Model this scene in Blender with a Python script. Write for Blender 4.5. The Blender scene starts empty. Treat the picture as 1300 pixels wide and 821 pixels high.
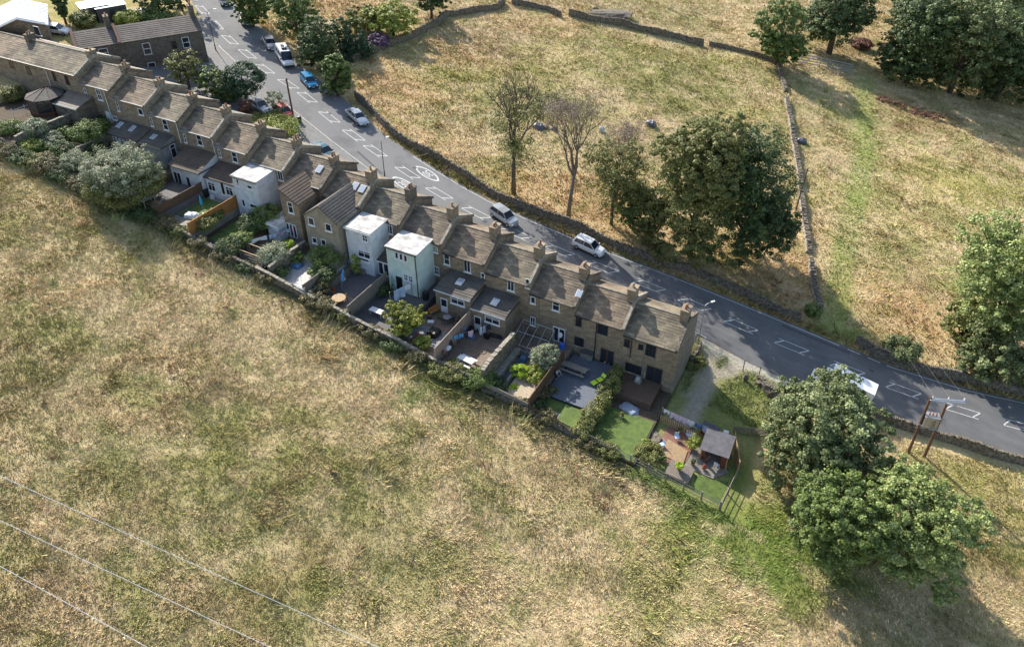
import bpy, math, random
import numpy as np
from mathutils import Vector, Matrix
random.seed(11)
RN = np.random.default_rng(11)
SC = bpy.context.scene
COL = SC.collection
R = math.radians
# ------------------------------------------------------------------ camera
# world axes: x runs down the terrace, y from the gardens to the road, z up
F, TH, YAW = 1000.0, R(36.2), R(27.7)
CAM = np.array([106.16, -70.99, 60.0])
cam = bpy.data.cameras.new('camera'); co = bpy.data.objects.new('camera', cam); COL.objects.link(co)
co.location = CAM; co.rotation_euler = (R(90) - TH, 0, YAW)
cam.sensor_width = 36; cam.lens = F / 1300 * 36; cam.shift_y = -45.5 / 1300; cam.clip_end = 3000; cam.clip_start = .5
SC.camera = co
CF = np.array([-math.sin(YAW) * math.cos(TH), math.cos(YAW) * math.cos(TH), -math.sin(TH)])
CR = np.array([math.cos(YAW), math.sin(YAW), 0.0])
CU = np.cross(CR, CF)
def ray(x, y): return CR * (x - 650) + CF * F - CU * (y - 365)
# ------------------------------------------------------------------ terrain
def zp(u): return 11.2 - .172 * u
def sst(x, a, b):
    t = np.clip((x - a) / (b - a), 0, 1); return t * t * (3 - 2 * t)
_L = np.random.default_rng(3).random((64, 256, 256))
def vn(u, v, s, k=0):
    x = np.asarray(u, float) / s + 500; y = np.asarray(v, float) / s + 500
    i = np.floor(x).astype(int); j = np.floor(y).astype(int); fx = x - i; fy = y - j
    fx = fx * fx * (3 - 2 * fx); fy = fy * fy * (3 - 2 * fy); L = _L[k % 64]
    a = L[i % 256, j % 256]; b = L[(i + 1) % 256, j % 256]; c = L[i % 256, (j + 1) % 256]; d = L[(i + 1) % 256, (j + 1) % 256]
    return (a * (1 - fx) + b * fx) * (1 - fy) + (c * (1 - fx) + d * fx) * fy
def fbm(u, v, s, k=0, o=4):
    r = 0; a = .5; t = 0
    for q in range(o): r = r + a * vn(u, v, s, k + q); t += a; a *= .55; s /= 2.1
    return r / t
def g(u, v):
    m = sst(-np.asarray(v, float), 19, 34) + sst(np.asarray(v, float), 27, 48) * np.clip(sst(np.asarray(u, float), 22, 50) + sst(np.asarray(v, float), 62, 90), 0, 1)
    return zp(u) + m * ((fbm(u, v, 26, 40, 2) - .5) * 2.4 + (vn(u, v, 6, 44) - .5) * .35)
PK = [-26.0, -14.1, .05, 6.65, 13.15, 19.1, 25.15, 31.1, 37.05, 43.05, 48.95, 54.9, 61.0, 67.0, 73.05, 79.0, 85.15, 91.55]
def hk(u):                                # PK[k] .. PK[k+1] is house k
    for k in range(17):
        if u < PK[k + 1]: return k
    return 16
GZ = [zp((PK[k] + PK[k + 1]) / 2) - .1 for k in range(17)]
VW = -15.3
def surf(u, v):
    if VW < v < -3.3 and -14.1 < u < 91.5: return GZ[hk(u)]
    return float(g(u, v))
def at(x, y, dz=0.0, s=surf):
    d = ray(x, y); n = np.array([.172, 0, 1.0])
    t = ((np.array([0, 0, 11.2 + dz]) - CAM) @ n) / (d @ n)
    for _ in range(25):
        p = CAM + d * t; e = p[2] - (s(p[0], p[1]) + dz); t += .7 * e / -d[2]
    p = CAM + d * t
    return Vector((p[0], p[1], s(p[0], p[1]) + dz))
def onv(x, y, v): d = ray(x, y); t = (v - CAM[1]) / d[1]; p = CAM + d * t; return p[0], p[2]
def onu(x, y, u): d = ray(x, y); t = (u - CAM[0]) / d[0]; p = CAM + d * t; return p[1], p[2]
def proj(P):
    P = np.asarray(P) - CAM; f = P @ CF
    return 650 + F * (P @ CR) / f, 365 - F * (P @ CU) / f, f
# ------------------------------------------------------------------ nodes / materials
def newmat(name):
    m = bpy.data.materials.new(name); m.use_nodes = True; nt = m.node_tree; nt.nodes.clear()
    o = nt.nodes.new('ShaderNodeOutputMaterial'); b = nt.nodes.new('ShaderNodeBsdfPrincipled')
    nt.links.new(b.outputs[0], o.inputs[0]); return m, nt, b
def N(nt, t, **k):
    n = nt.nodes.new(t)
    for a, b in k.items():
        if a in n.inputs.keys() if isinstance(a, str) else False: n.inputs[a].default_value = b
        else: setattr(n, a, b)
    return n
def lk(nt, a, b): nt.links.new(a, b)
def c4(c): return (c[0], c[1], c[2], 1)
def coords(nt, kind='Object', scale=(1, 1, 1)):
    t = N(nt, 'ShaderNodeTexCoord'); mp = N(nt, 'ShaderNodeMapping'); mp.inputs['Scale'].default_value = scale
    lk(nt, t.outputs[kind], mp.inputs['Vector']); return mp.outputs[0]
def noise(nt, vec, s, d=3, r=.6):
    n = N(nt, 'ShaderNodeTexNoise'); n.inputs['Scale'].default_value = s; n.inputs['Detail'].default_value = d; n.inputs['Roughness'].default_value = r
    lk(nt, vec, n.inputs['Vector']); return n.outputs['Fac']
def ramp(nt, fac, stops):
    r = N(nt, 'ShaderNodeValToRGB'); e = r.color_ramp.elements
    while len(e) < len(stops): e.new(.5)
    for q, (p, c) in zip(e, stops): q.position = p; q.color = c4(c)
    lk(nt, fac, r.inputs[0]); return r.outputs[0]
def mix(nt, f, a, b, bt='MIX'):
    m = N(nt, 'ShaderNodeMix'); m.data_type = 'RGBA'; m.blend_type = bt
    for s, x in ((0, f), (6, a), (7, b)):
        if hasattr(x, 'is_output'): lk(nt, x, m.inputs[s])
        else: m.inputs[s].default_value = x if s == 0 else c4(x)
    return m.outputs[2]
def bump(nt, b, h, st=.3, d=.05):
    n = N(nt, 'ShaderNodeBump'); n.inputs['Strength'].default_value = st; n.inputs['Distance'].default_value = d
    lk(nt, h, n.inputs['Height']); lk(nt, n.outputs[0], b.inputs['Normal'])
def mk(name, c1, c2=None, s=2.0, rough=.8, bp=0, metal=0, spec=None, det=4, spread=(.35, .65)):
    m, nt, b = newmat(name); c2 = c2 or [x * .72 for x in c1]
    v = coords(nt); n = noise(nt, v, s, det)
    lk(nt, ramp(nt, n, [(spread[0], c2), (spread[1], c1)]), b.inputs['Base Color'])
    b.inputs['Roughness'].default_value = rough; b.inputs['Metallic'].default_value = metal
    if spec is not None: b.inputs['Specular IOR Level'].default_value = spec
    if bp: bump(nt, b, noise(nt, v, s * 6), bp)
    return m
def wallvec(nt):                           # 2-D masonry coordinates good on walls facing any way
    t = N(nt, 'ShaderNodeTexCoord'); s = N(nt, 'ShaderNodeSeparateXYZ'); lk(nt, t.outputs['Object'], s.inputs[0])
    a = N(nt, 'ShaderNodeMath', operation='ADD'); lk(nt, s.outputs[0], a.inputs[0]); lk(nt, s.outputs[1], a.inputs[1])
    c = N(nt, 'ShaderNodeCombineXYZ'); lk(nt, a.outputs[0], c.inputs[0]); lk(nt, s.outputs[2], c.inputs[1]); return c.outputs[0], t.outputs['Object']
def masonry(name, c1, c2, mortar, bw=.42, rh=.17, dirt=(.07, .06, .05), dk=.5, ms=.012):
    m, nt, b = newmat(name); v, ob = wallvec(nt)
    t = N(nt, 'ShaderNodeTexBrick'); lk(nt, v, t.inputs['Vector']); t.inputs['Scale'].default_value = 1
    for k_, x in (('Color1', c4(c1)), ('Color2', c4(c2)), ('Mortar', c4(mortar)), ('Mortar Size', ms), ('Brick Width', bw), ('Row Height', rh), ('Bias', -.1), ('Mortar Smooth', .3)): t.inputs[k_].default_value = x
    st = ramp(nt, noise(nt, ob, .55, 5, .65), [(.42, (0, 0, 0)), (.68, (1, 1, 1))])
    c = mix(nt, st, t.outputs['Color'], dirt); sc = N(nt, 'ShaderNodeMath', operation='MULTIPLY'); sc.inputs[1].default_value = dk
    lk(nt, st, sc.inputs[0]); c = mix(nt, sc.outputs[0], t.outputs['Color'], dirt)
    c = mix(nt, .3, c, ramp(nt, noise(nt, ob, 7, 4, .7), [(.3, [x * .55 for x in c1]), (.7, [min(1, x * 1.5) for x in c1])]))
    lk(nt, c, b.inputs['Base Color']); b.inputs['Roughness'].default_value = .9
    h = mix(nt, .5, t.outputs['Fac'], noise(nt, ob, 18)); bump(nt, b, h, .5, .03); return m
def slate(name, c1, c2, lich, bw=.55, rh=.34, dk=(.06, .05, .045)):
    m, nt, b = newmat(name); tc = N(nt, 'ShaderNodeTexCoord'); ob = tc.outputs['Object']
    t = N(nt, 'ShaderNodeTexBrick'); lk(nt, ob, t.inputs['Vector']); t.inputs['Scale'].default_value = 1
    for k_, x in (('Color1', c4(c1)), ('Color2', c4(c2)), ('Mortar', c4(dk)), ('Mortar Size', .018), ('Brick Width', bw), ('Row Height', rh), ('Bias', 0), ('Mortar Smooth', .5)): t.inputs[k_].default_value = x
    c = mix(nt, .32, t.outputs['Color'], ramp(nt, noise(nt, ob, 1.3, 5, .7), [(.35, [x * .5 for x in c1]), (.65, [min(1, x * 1.35) for x in c2])]))
    sp = ramp(nt, noise(nt, ob, 6.5, 3, .7), [(.62, (0, 0, 0)), (.70, (1, 1, 1))]); c = mix(nt, sp, c, lich)
    wv = N(nt, 'ShaderNodeTexNoise'); wv.inputs['Scale'].default_value = .35; lk(nt, ob, wv.inputs['Vector'])
    c = mix(nt, ramp(nt, wv.outputs['Fac'], [(.45, (0, 0, 0)), (.62, (.55, .55, .55))]), c, dk)
    lk(nt, c, b.inputs['Base Color']); b.inputs['Roughness'].default_value = .85
    bump(nt, b, mix(nt, .6, t.outputs['Fac'], noise(nt, ob, 9)), .5, .04); return m
def boards(name, c1, c2, w=.14, axis='X', rough=.75):
    m, nt, b = newmat(name); tc = N(nt, 'ShaderNodeTexCoord'); ob = tc.outputs['Object']
    mp = N(nt, 'ShaderNodeMapping'); lk(nt, ob, mp.inputs[0])
    if axis == 'Y': mp.inputs['Rotation'].default_value = (0, 0, R(90))
    if axis == 'Z': mp.inputs['Rotation'].default_value = (0, R(90), 0)
    t = N(nt, 'ShaderNodeTexBrick'); lk(nt, mp.outputs[0], t.inputs['Vector']); t.inputs['Scale'].default_value = 1
    for k_, x in (('Color1', c4(c1)), ('Color2', c4(c2)), ('Mortar', c4([q * .25 for q in c2])), ('Mortar Size', .012), ('Brick Width', 3.2), ('Row Height', w)): t.inputs[k_].default_value = x
    c = mix(nt, .35, t.outputs['Color'], ramp(nt, noise(nt, ob, 2.2, 4, .7), [(.3, [x * .6 for x in c1]), (.7, [min(1, x * 1.4) for x in c1])]))
    lk(nt, c, b.inputs['Base Color']); b.inputs['Roughness'].default_value = rough; bump(nt, b, t.outputs['Fac'], .4, .02); return m
def flags(name, c1, c2, mort, bw=.6, rh=.6, rough=.8):
    m, nt, b = newmat(name); tc = N(nt, 'ShaderNodeTexCoord'); ob = tc.outputs['Object']
    t = N(nt, 'ShaderNodeTexBrick'); lk(nt, ob, t.inputs['Vector']); t.inputs['Scale'].default_value = 1
    for k_, x in (('Color1', c4(c1)), ('Color2', c4(c2)), ('Mortar', c4(mort)), ('Mortar Size', .02), ('Brick Width', bw), ('Row Height', rh)): t.inputs[k_].default_value = x
    c = mix(nt, .4, t.outputs['Color'], ramp(nt, noise(nt, ob, 1.6, 5, .7), [(.3, [x * .5 for x in c1]), (.7, [min(1, x * 1.3) for x in c1])]))
    lk(nt, c, b.inputs['Base Color']); b.inputs['Roughness'].default_value = rough; bump(nt, b, t.outputs['Fac'], .3, .02); return m
def paint(name, c, rough=.3, coat=.6, metal=0):
    m, nt, b = newmat(name); v = coords(nt)
    lk(nt, ramp(nt, noise(nt, v, 3, 3), [(.3, [x * .93 for x in c]), (.7, c)]), b.inputs['Base Color'])
    b.inputs['Roughness'].default_value = rough; b.inputs['Coat Weight'].default_value = coat; b.inputs['Coat Roughness'].default_value = .08; b.inputs['Metallic'].default_value = metal; return m
def leafmat(name, c1, c2, c3, tr=.12):
    m, nt, b = newmat(name); a = N(nt, 'ShaderNodeAttribute', attribute_name='tint')
    c1, c2, c3 = [[min(.75, x * kk) for x in c] for c, kk in ((c1, 1.25), (c2, 1.35), (c3, 1.45))]; lk(nt, ramp(nt, a.outputs['Fac'], [(0, c1), (.5, c2), (1, c3)]), b.inputs['Base Color'])
    b.inputs['Roughness'].default_value = .55; b.inputs['Specular IOR Level'].default_value = .35
    o = nt.nodes['Material Output']; t = N(nt, 'ShaderNodeBsdfTranslucent'); t.inputs[0].default_value = c4([min(1, x * 1.5) for x in c2])
    mx = N(nt, 'ShaderNodeMixShader'); mx.inputs[0].default_value = tr; lk(nt, b.outputs[0], mx.inputs[1]); lk(nt, t.outputs[0], mx.inputs[2]); lk(nt, mx.outputs[0], o.inputs[0]); return m
M = {}
M['stone'] = masonry('stone_wall', (.35, .27, .185), (.11, .088, .068), (.07, .06, .05), .62, .27, dk=.7, ms=.022)
M['stone_dark'] = masonry('dark_stone_wall', (.19, .155, .12), (.06, .05, .042), (.035, .03, .028), .62, .27, dk=.4, ms=.022)
M['brick_dark'] = masonry('old_brick', (.20, .10, .075), (.14, .075, .06), (.08, .06, .05), .22, .08)
M['stone_gable'] = masonry('gable_stone', (.29, .245, .195), (.10, .085, .072), (.06, .055, .05), .62, .27, dk=.6, ms=.022)
M['dry'] = mk('dry_stone', (.24, .205, .155), (.06, .05, .04), 3.2, .95, .7, det=5)
M['cope'] = mk('coping_stone', (.38, .34, .27), (.17, .15, .12), 2.5, .9, .4)
M['slate'] = slate('stone_slates', (.39, .295, .19), (.14, .10, .07), (.52, .46, .37), .85, .31, dk=(.035, .03, .028))
M['slate2'] = slate('weathered_stone_slates', (.33, .255, .17), (.115, .088, .066), (.46, .42, .34), .75, .31, dk=(.035, .03, .028))
M['slate3'] = slate('mossy_stone_slates', (.36, .295, .195), (.13, .105, .075), (.44, .42, .28), .8, .31, dk=(.035, .03, .028))
M['slate_grey'] = slate('grey_roof_slates', (.15, .135, .12), (.10, .09, .08), (.2, .19, .16), .3, .25)
M['slate_brown'] = slate('brown_roof_tiles', (.15, .105, .075), (.11, .08, .06), (.16, .12, .09), .3, .3)
M['slate_old'] = slate('old_dark_stone_slates', (.15, .125, .105), (.085, .07, .062), (.28, .25, .21), .7, .42)
M['lead'] = mk('lead_sheet', (.20, .21, .23), (.12, .125, .14), 2, .6, .1)
M['felt'] = mk('flat_roof_felt', (.54, .53, .51), (.30, .28, .265), 1.1, .9, .2, det=7, spread=(.36, .56))
M['felt_grey'] = mk('grey_roof_felt', (.125, .12, .13), (.075, .075, .085), 1.5, .85, .1)
M['white_render'] = mk('white_render', (.64, .67, .72), (.47, .50, .55), 1.1, .85, .05)
M['teal_render'] = mk('pale_green_render', (.60, .70, .66), (.47, .58, .545), 1.0, .85, .05)
M['buff_render'] = mk('buff_pebbledash', (.33, .29, .22), (.23, .20, .155), 1.2, .95, .5, det=6)
M['grey_render'] = mk('grey_render', (.27, .28, .29), (.20, .21, .22), 1.4, .9, .1)
M['white'] = mk('white_paint', (.78, .79, .80), (.66, .67, .69), 3, .5)
M['dframe'] = mk('dark_timber_frame', (.035, .03, .03), None, 3, .5)
M['brownframe'] = mk('brown_timber', (.11, .045, .025), None, 3, .6)
M['black'] = mk('black_plastic', (.015, .015, .017), None, 3, .5)
M['glass'], _nt, _b = newmat('window_glass'); _b.inputs['Base Color'].default_value = (.02, .025, .035, 1); _b.inputs['Roughness'].default_value = .06; _b.inputs['Specular IOR Level'].default_value = .7
M['skylight'], _nt, _b = newmat('skylight_glass'); _b.inputs['Base Color'].default_value = (.35, .4, .47, 1); _b.inputs['Roughness'].default_value = .12; _b.inputs['Coat Weight'].default_value = 1
M['pot'] = mk('terracotta', (.42, .17, .09), (.25, .11, .07), 4, .8)
M['potb'] = mk('buff_clay', (.55, .47, .36), (.35, .3, .24), 4, .8)
M['iron'] = mk('grey_iron', (.09, .09, .095), None, 4, .5, 0, .3)
M['galv'] = mk('galvanised_steel', (.42, .43, .44), (.3, .31, .32), 4, .45, 0, .6)
M['pole'] = mk('creosoted_pole', (.17, .085, .045), (.10, .055, .035), 3, .85, .3)
M['wood_orange'] = boards('orange_fence_boards', (.42, .19, .055), (.34, .15, .045), .16, 'Z')
M['wood_grey'] = boards('grey_fence_boards', (.23, .195, .16), (.17, .145, .12), .16, 'Z')
M['wood_pink'] = boards('pale_fence_boards', (.36, .27, .22), (.29, .215, .175), .16, 'Z')
M['wood_brown'] = boards('brown_boards', (.13, .075, .045), (.10, .06, .038), .14)
M['wood_red'] = boards('red_cedar_boards', (.27, .075, .035), (.21, .06, .03), .13, 'Z')
M['wood_tan'] = mk('tan_timber', (.42, .29, .16), (.30, .2, .11), 3, .75)
M['wood_old'] = mk('weathered_timber', (.27, .245, .205), (.17, .15, .125), 3, .85, .2)
M['deck_blue'] = boards('blue_grey_decking', (.105, .125, .16), (.085, .10, .13), .15, 'X', .6)
M['deck_brown'] = boards('brown_decking', (.12, .075, .05), (.085, .055, .04), .15, 'Y')
M['deck_grey'] = boards('grey_decking', (.22, .18, .15), (.18, .15, .125), .15, 'X')
M['flag'] = flags('stone_flags', (.30, .27, .22), (.22, .2, .165), (.09, .085, .07))
M['pave'] = flags('pavement_slabs', (.20, .195, .19), (.165, .16, .155), (.09, .09, .088), .9, .6)
M['patch'] = mk('tar_patch', (.075, .076, .08), (.05, .05, .054), 6, .8, .3)
M['flag_dark'] = flags('dark_setts', (.14, .13, .13), (.10, .095, .10), (.05, .05, .05), .25, .25)
M['flag_brown'] = flags('brown_flags', (.22, .165, .125), (.16, .12, .095), (.08, .065, .05), .5, .5)
M['flag_white'] = flags('pale_paving', (.56, .54, .51), (.50, .48, .46), (.34, .32, .3), .9, .6)
M['brick_pave'] = flags('red_brick_paving', (.32, .15, .10), (.25, .12, .085), (.13, .09, .07), .22, .11)
M['gravel'] = mk('pale_gravel', (.52, .43, .30), (.30, .24, .17), 9, .95, .6, det=6)
M['soil'] = mk('bare_soil', (.12, .085, .055), (.06, .045, .03), 4, .95, .6, det=6)
M['lawn'] = mk('lawn_grass', (.125, .185, .035), (.055, .085, .022), 1.5, .9, .8, det=7, spread=(.3, .7))
M['tyre'] = mk('tyre_rubber', (.018, .018, .018), None, 5, .85)
M['rim'] = mk('alloy_rim', (.45, .45, .46), None, 5, .35, 0, .8)
M['lamp'] = paint('headlamp_lens', (.7, .72, .75), .1)
M['tail'] = paint('tail_lamp', (.35, .01, .01), .2)
M['chrome'] = mk('chrome_trim', (.6, .6, .6), None, 4, .2, 0, .9)
# asphalt
m, nt, b = newmat('asphalt'); ob = coords(nt)
mp2 = coords(nt, 'Object', (.10, .55, 1)); a_ = N(nt, 'ShaderNodeAttribute', attribute_name='painted_shade')
base = mix(nt, a_.outputs['Fac'], (.215, .213, .212), (.112, .112, .115))  # tree shade over the road is mixed into the asphalt colour
wear = ramp(nt, noise(nt, mp2, 1.6, 5, .6), [(.44, (0, 0, 0)), (.72, (.6, .6, .6))])
base = mix(nt, wear, base, (.205, .20, .195)); base = mix(nt, .35, base, ramp(nt, noise(nt, ob, 26, 4, .8), [(.3, (.035, .035, .037)), (.7, (.24, .24, .24))]))
base = mix(nt, ramp(nt, noise(nt, ob, .23, 4), [(.5, (0, 0, 0)), (.68, (.45, .45, .45))]), base, (.07, .07, .075))
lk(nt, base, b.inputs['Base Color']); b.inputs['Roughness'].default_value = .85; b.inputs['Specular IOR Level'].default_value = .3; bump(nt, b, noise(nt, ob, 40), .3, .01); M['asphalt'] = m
# painted lines, worn through to the tarmac
m, nt, b = newmat('road_paint'); ob = coords(nt)
lk(nt, ramp(nt, noise(nt, ob, 5, 6, .75), [(.30, (.17, .17, .17)), (.50, (.60, .60, .58))]), b.inputs['Base Color']); b.inputs['Roughness'].default_value = .7; M['line'] = m
# field sheet and blades: colour comes from a painted map of the vegetation, plus fine noise
def fieldmat(name, fine):
    m, nt, b = newmat(name); a = N(nt, 'ShaderNodeAttribute', attribute_name='Col'); c = a.outputs['Color']
    if fine:
        ob = coords(nt, 'Object', (1, 1, .2))
        c = mix(nt, .85, c, ramp(nt, noise(nt, ob, 2.6, 8, .78), [(.28, (.55, .56, .5)), (.5, (1, 1, .98)), (.75, (1.45, 1.4, 1.3))]), 'MULTIPLY')
        bump(nt, b, noise(nt, ob, 3.5, 8, .75), .9, .25)
    lk(nt, c, b.inputs['Base Color']); b.inputs['Roughness'].default_value = .95; b.inputs['Specular IOR Level'].default_value = .15; return m
M['field'] = fieldmat('meadow_ground', True); M['blade'] = fieldmat('meadow_blades', False)
LEAF = dict(
    mid=leafmat('leaves_mid_green', (.042, .066, .014), (.092, .130, .030), (.190, .235, .065)),
    dark=leafmat('leaves_dark_green', (.022, .040, .012), (.052, .080, .024), (.115, .150, .048)),
    blue=leafmat('leaves_sycamore', (.046, .064, .020), (.104, .128, .046), (.245, .280, .125)),
    light=leafmat('leaves_light_green', (.065, .095, .022), (.168, .208, .058), (.37, .41, .165)),
    olive=leafmat('leaves_olive', (.058, .064, .016), (.125, .132, .036), (.230, .225, .072)),
    yellow=leafmat('leaves_yellow_green', (.080, .105, .015), (.190, .220, .035), (.330, .340, .070)),
    gold=leafmat('leaves_golden_shrub', (.055, .085, .012), (.150, .170, .025), (.330, .290, .050)),
    lime=leafmat('leaves_lime_shrub', (.150, .220, .015), (.280, .380, .020), (.420, .520, .050)),
    silver=leafmat('leaves_silver_willow', (.085, .105, .050), (.185, .205, .120), (.370, .385, .280)),
    conifer=leafmat('needles_dark', (.010, .030, .014), (.024, .056, .024), (.050, .090, .040)),
    purple=leafmat('leaves_purple', (.045, .025, .045), (.110, .060, .110), (.220, .130, .210)),
    red=leafmat('flowers_red', (.060, .070, .030), (.280, .030, .035), (.520, .120, .120)),
    rust=leafmat('leaves_rust', (.060, .025, .018), (.130, .055, .035), (.220, .120, .070)),
    scrub=leafmat('scrub_leaves', (.045, .045, .018), (.100, .090, .035), (.210, .170, .080)),
    twig=leafmat('bare_twigs', (.10, .075, .055), (.19, .14, .105), (.30, .235, .18), 0))
M['bark'] = mk('bark', (.15, .12, .09), (.07, .055, .04), 4, .95, .7)
M['bark_pale'] = mk('pale_bark', (.26, .205, .15), (.13, .10, .07), 4, .95, .5)
# ------------------------------------------------------------------ objects
def tag(o, label=None, cat=None, group=None, kind=None):
    if label: o['label'] = label
    if cat: o['category'] = cat
    if group: o['group'] = group
    if kind: o['kind'] = kind
    return o
def thing(name, label, cat, loc, rz=0, group=None, rot=None):
    o = bpy.data.objects.new(name, None); COL.objects.link(o); o.empty_display_size = .2
    if rot is not None: o.matrix_world = Matrix.Translation(loc) @ rot.to_4x4()
    else: o.location = loc; o.rotation_euler = (0, 0, rz)
    return tag(o, label, cat, group)
def wmat(o):
    m = o.matrix_basis.copy()
    while o.parent: o = o.parent; m = o.matrix_basis @ m
    return m
class MB:
    def __init__(s): s.v = []; s.f = []; s.mi = []
    def quad(s, *p, m=0):
        n = len(s.v); s.v += [tuple(x) for x in p]; s.f.append(tuple(range(n, n + len(p)))); s.mi.append(m); return s
    def box(s, x0, x1, y0, y1, z0, z1, m=0, mat=None):
        n = len(s.v); P = [(x, y, z) for z in (z0, z1) for y in (y0, y1) for x in (x0, x1)]
        if mat is not None: P = [tuple(mat @ Vector(p)) for p in P]
        s.v += P
        for f in ((0, 2, 3, 1), (4, 5, 7, 6), (0, 1, 5, 4), (2, 6, 7, 3), (0, 4, 6, 2), (1, 3, 7, 5)): s.f.append(tuple(n + i for i in f)); s.mi.append(m)
        return s
    def cbox(s, c, d, rz=0, m=0, tilt=None):
        mt = Matrix.Translation(Vector(c)) @ Matrix.Rotation(rz, 4, 'Z')
        if tilt: mt = mt @ Matrix.Rotation(tilt[1], 4, tilt[0])
        return s.box(-d[0] / 2, d[0] / 2, -d[1] / 2, d[1] / 2, -d[2] / 2, d[2] / 2, m, mt)
    def prism(s, prof, a0, a1, axis='x', m=0, mcap=None):
        # profile of (p, z) extruded along axis
        n = len(s.v); k = len(prof)
        for a in (a0, a1): s.v += [((a, p, z) if axis == 'x' else (p, a, z)) for p, z in prof]
        for i in range(k): j = (i + 1) % k; s.f.append((n + i, n + j, n + k + j, n + k + i)); s.mi.append(m)
        s.f.append(tuple(n + i for i in range(k))[::-1]); s.f.append(tuple(n + k + i for i in range(k))); s.mi += [m if mcap is None else mcap] * 2
        return s
    def tube(s, pts, rad, n=6, m=0, cap=True):
        pts = [Vector(p) for p in pts]; base = len(s.v); K = len(pts)
        if not hasattr(rad, '__len__'): rad = [rad] * K
        for i, p in enumerate(pts):
            d = (pts[min(i + 1, K - 1)] - pts[max(i - 1, 0)]); d = d.normalized() if d.length > 1e-6 else Vector((0, 0, 1))
            a = d.cross(Vector((0, 0, 1)) if abs(d.z) < .95 else Vector((1, 0, 0))).normalized(); b = d.cross(a)
            for q in range(n): t = 2 * math.pi * q / n; s.v.append(tuple(p + (a * math.cos(t) + b * math.sin(t)) * rad[i]))
        for i in range(K - 1):
            for q in range(n): r = (q + 1) % n; s.f.append((base + i * n + q, base + i * n + r, base + (i + 1) * n + r, base + (i + 1) * n + q)); s.mi.append(m)
        if cap:
            s.f.append(tuple(base + q for q in range(n))[::-1]); s.f.append(tuple(base + (K - 1) * n + q for q in range(n))); s.mi += [m, m]
        return s
    def lathe(s, c, prof, n=12, m=0):
        return s.tube([(c[0], c[1], c[2] + z) for r, z in prof], [max(r, .001) for r, z in prof], n, m)
    def build(s, name, mats, parent=None, local=False, smooth=False, bevel=0):
        me = bpy.data.meshes.new(name); v = s.v
        if parent is not None and not local:
            inv = wmat(parent).inverted(); v = [tuple(inv @ Vector(p)) for p in v]
        me.from_pydata(v, [], s.f)
        mats = mats if isinstance(mats, (list, tuple)) else [mats]
        for x in mats: me.materials.append(M[x] if isinstance(x, str) else x)
        me.polygons.foreach_set('material_index', s.mi)
        if smooth: me.polygons.foreach_set('use_smooth', [True] * len(s.f))
        me.update(); o = bpy.data.objects.new(name, me); COL.objects.link(o)
        if parent is not None: o.parent = parent
        if bevel:
            q = o.modifiers.new('bevel', 'BEVEL'); q.width = bevel; q.segments = 2; q.limit_method = 'ANGLE'
        return o
def npmesh(name, V, Fc, mat, tint=None, col=None, parent=None, smooth=False):
    V = np.asarray(V, np.float32); Fc = np.asarray(Fc, np.int32); k = Fc.shape[1]
    me = bpy.data.meshes.new(name); me.vertices.add(len(V)); me.vertices.foreach_set('co', V.ravel())
    me.loops.add(Fc.size); me.loops.foreach_set('vertex_index', Fc.ravel())
    me.polygons.add(len(Fc)); me.polygons.foreach_set('loop_start', np.arange(0, Fc.size, k, dtype=np.int32)); me.polygons.foreach_set('loop_total', np.full(len(Fc), k, np.int32))
    if smooth: me.polygons.foreach_set('use_smooth', np.ones(len(Fc), bool))
    if tint is not None: me.attributes.new('tint', 'FLOAT', 'POINT').data.foreach_set('value', np.asarray(tint, np.float32))
    if col is not None:
        c = np.ones((len(V), 4), np.float32); c[:, :3] = col; me.attributes.new('Col', 'FLOAT_COLOR', 'POINT').data.foreach_set('color', c.ravel())
    me.update(calc_edges=True); me.materials.append(mat)
    o = bpy.data.objects.new(name, me); COL.objects.link(o)
    if parent is not None: o.parent = parent
    return o
def copytree(o, parent=None):
    c = o.copy(); COL.objects.link(c)
    if parent is not None: c.parent = parent
    for ch in list(o.children): copytree(ch, c)
    return c
# ------------------------------------------------------------------ world, sun
W_ = bpy.data.worlds.new('World'); SC.world = W_; W_.use_nodes = True; nt = W_.node_tree; nt.nodes.clear()
sk = nt.nodes.new('ShaderNodeTexSky'); sk.sky_type = 'NISHITA'; sk.sun_disc = False; sk.sun_elevation = R(38); sk.sun_rotation = R(301); sk.air_density = 1.2; sk.dust_density = 1.5
bg = nt.nodes.new('ShaderNodeBackground'); bg.inputs[1].default_value = .14; wo = nt.nodes.new('ShaderNodeOutputWorld')
nt.links.new(sk.outputs[0], bg.inputs[0]); nt.links.new(bg.outputs[0], wo.inputs[0])
sl = bpy.data.lights.new('sun', 'SUN'); so = bpy.data.objects.new('sun', sl); COL.objects.link(so); sl.energy = 4.9; sl.angle = R(.6); sl.color = (1, .94, .84)
sd = Vector((math.cos(R(-30)) * math.cos(R(38)), math.sin(R(-30)) * math.cos(R(38)), -math.sin(R(38)))); so.rotation_euler = sd.to_track_quat('-Z', 'Y').to_euler(); so.location = (0, 0, 90)
SC.view_settings.view_transform = 'Standard'; SC.view_settings.look = 'None'; SC.view_settings.exposure = .68; SC.view_settings.gamma = 1
SC.cycles.max_bounces = 6; SC.cycles.diffuse_bounces = 3; SC.cycles.transparent_max_bounces = 4
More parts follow.
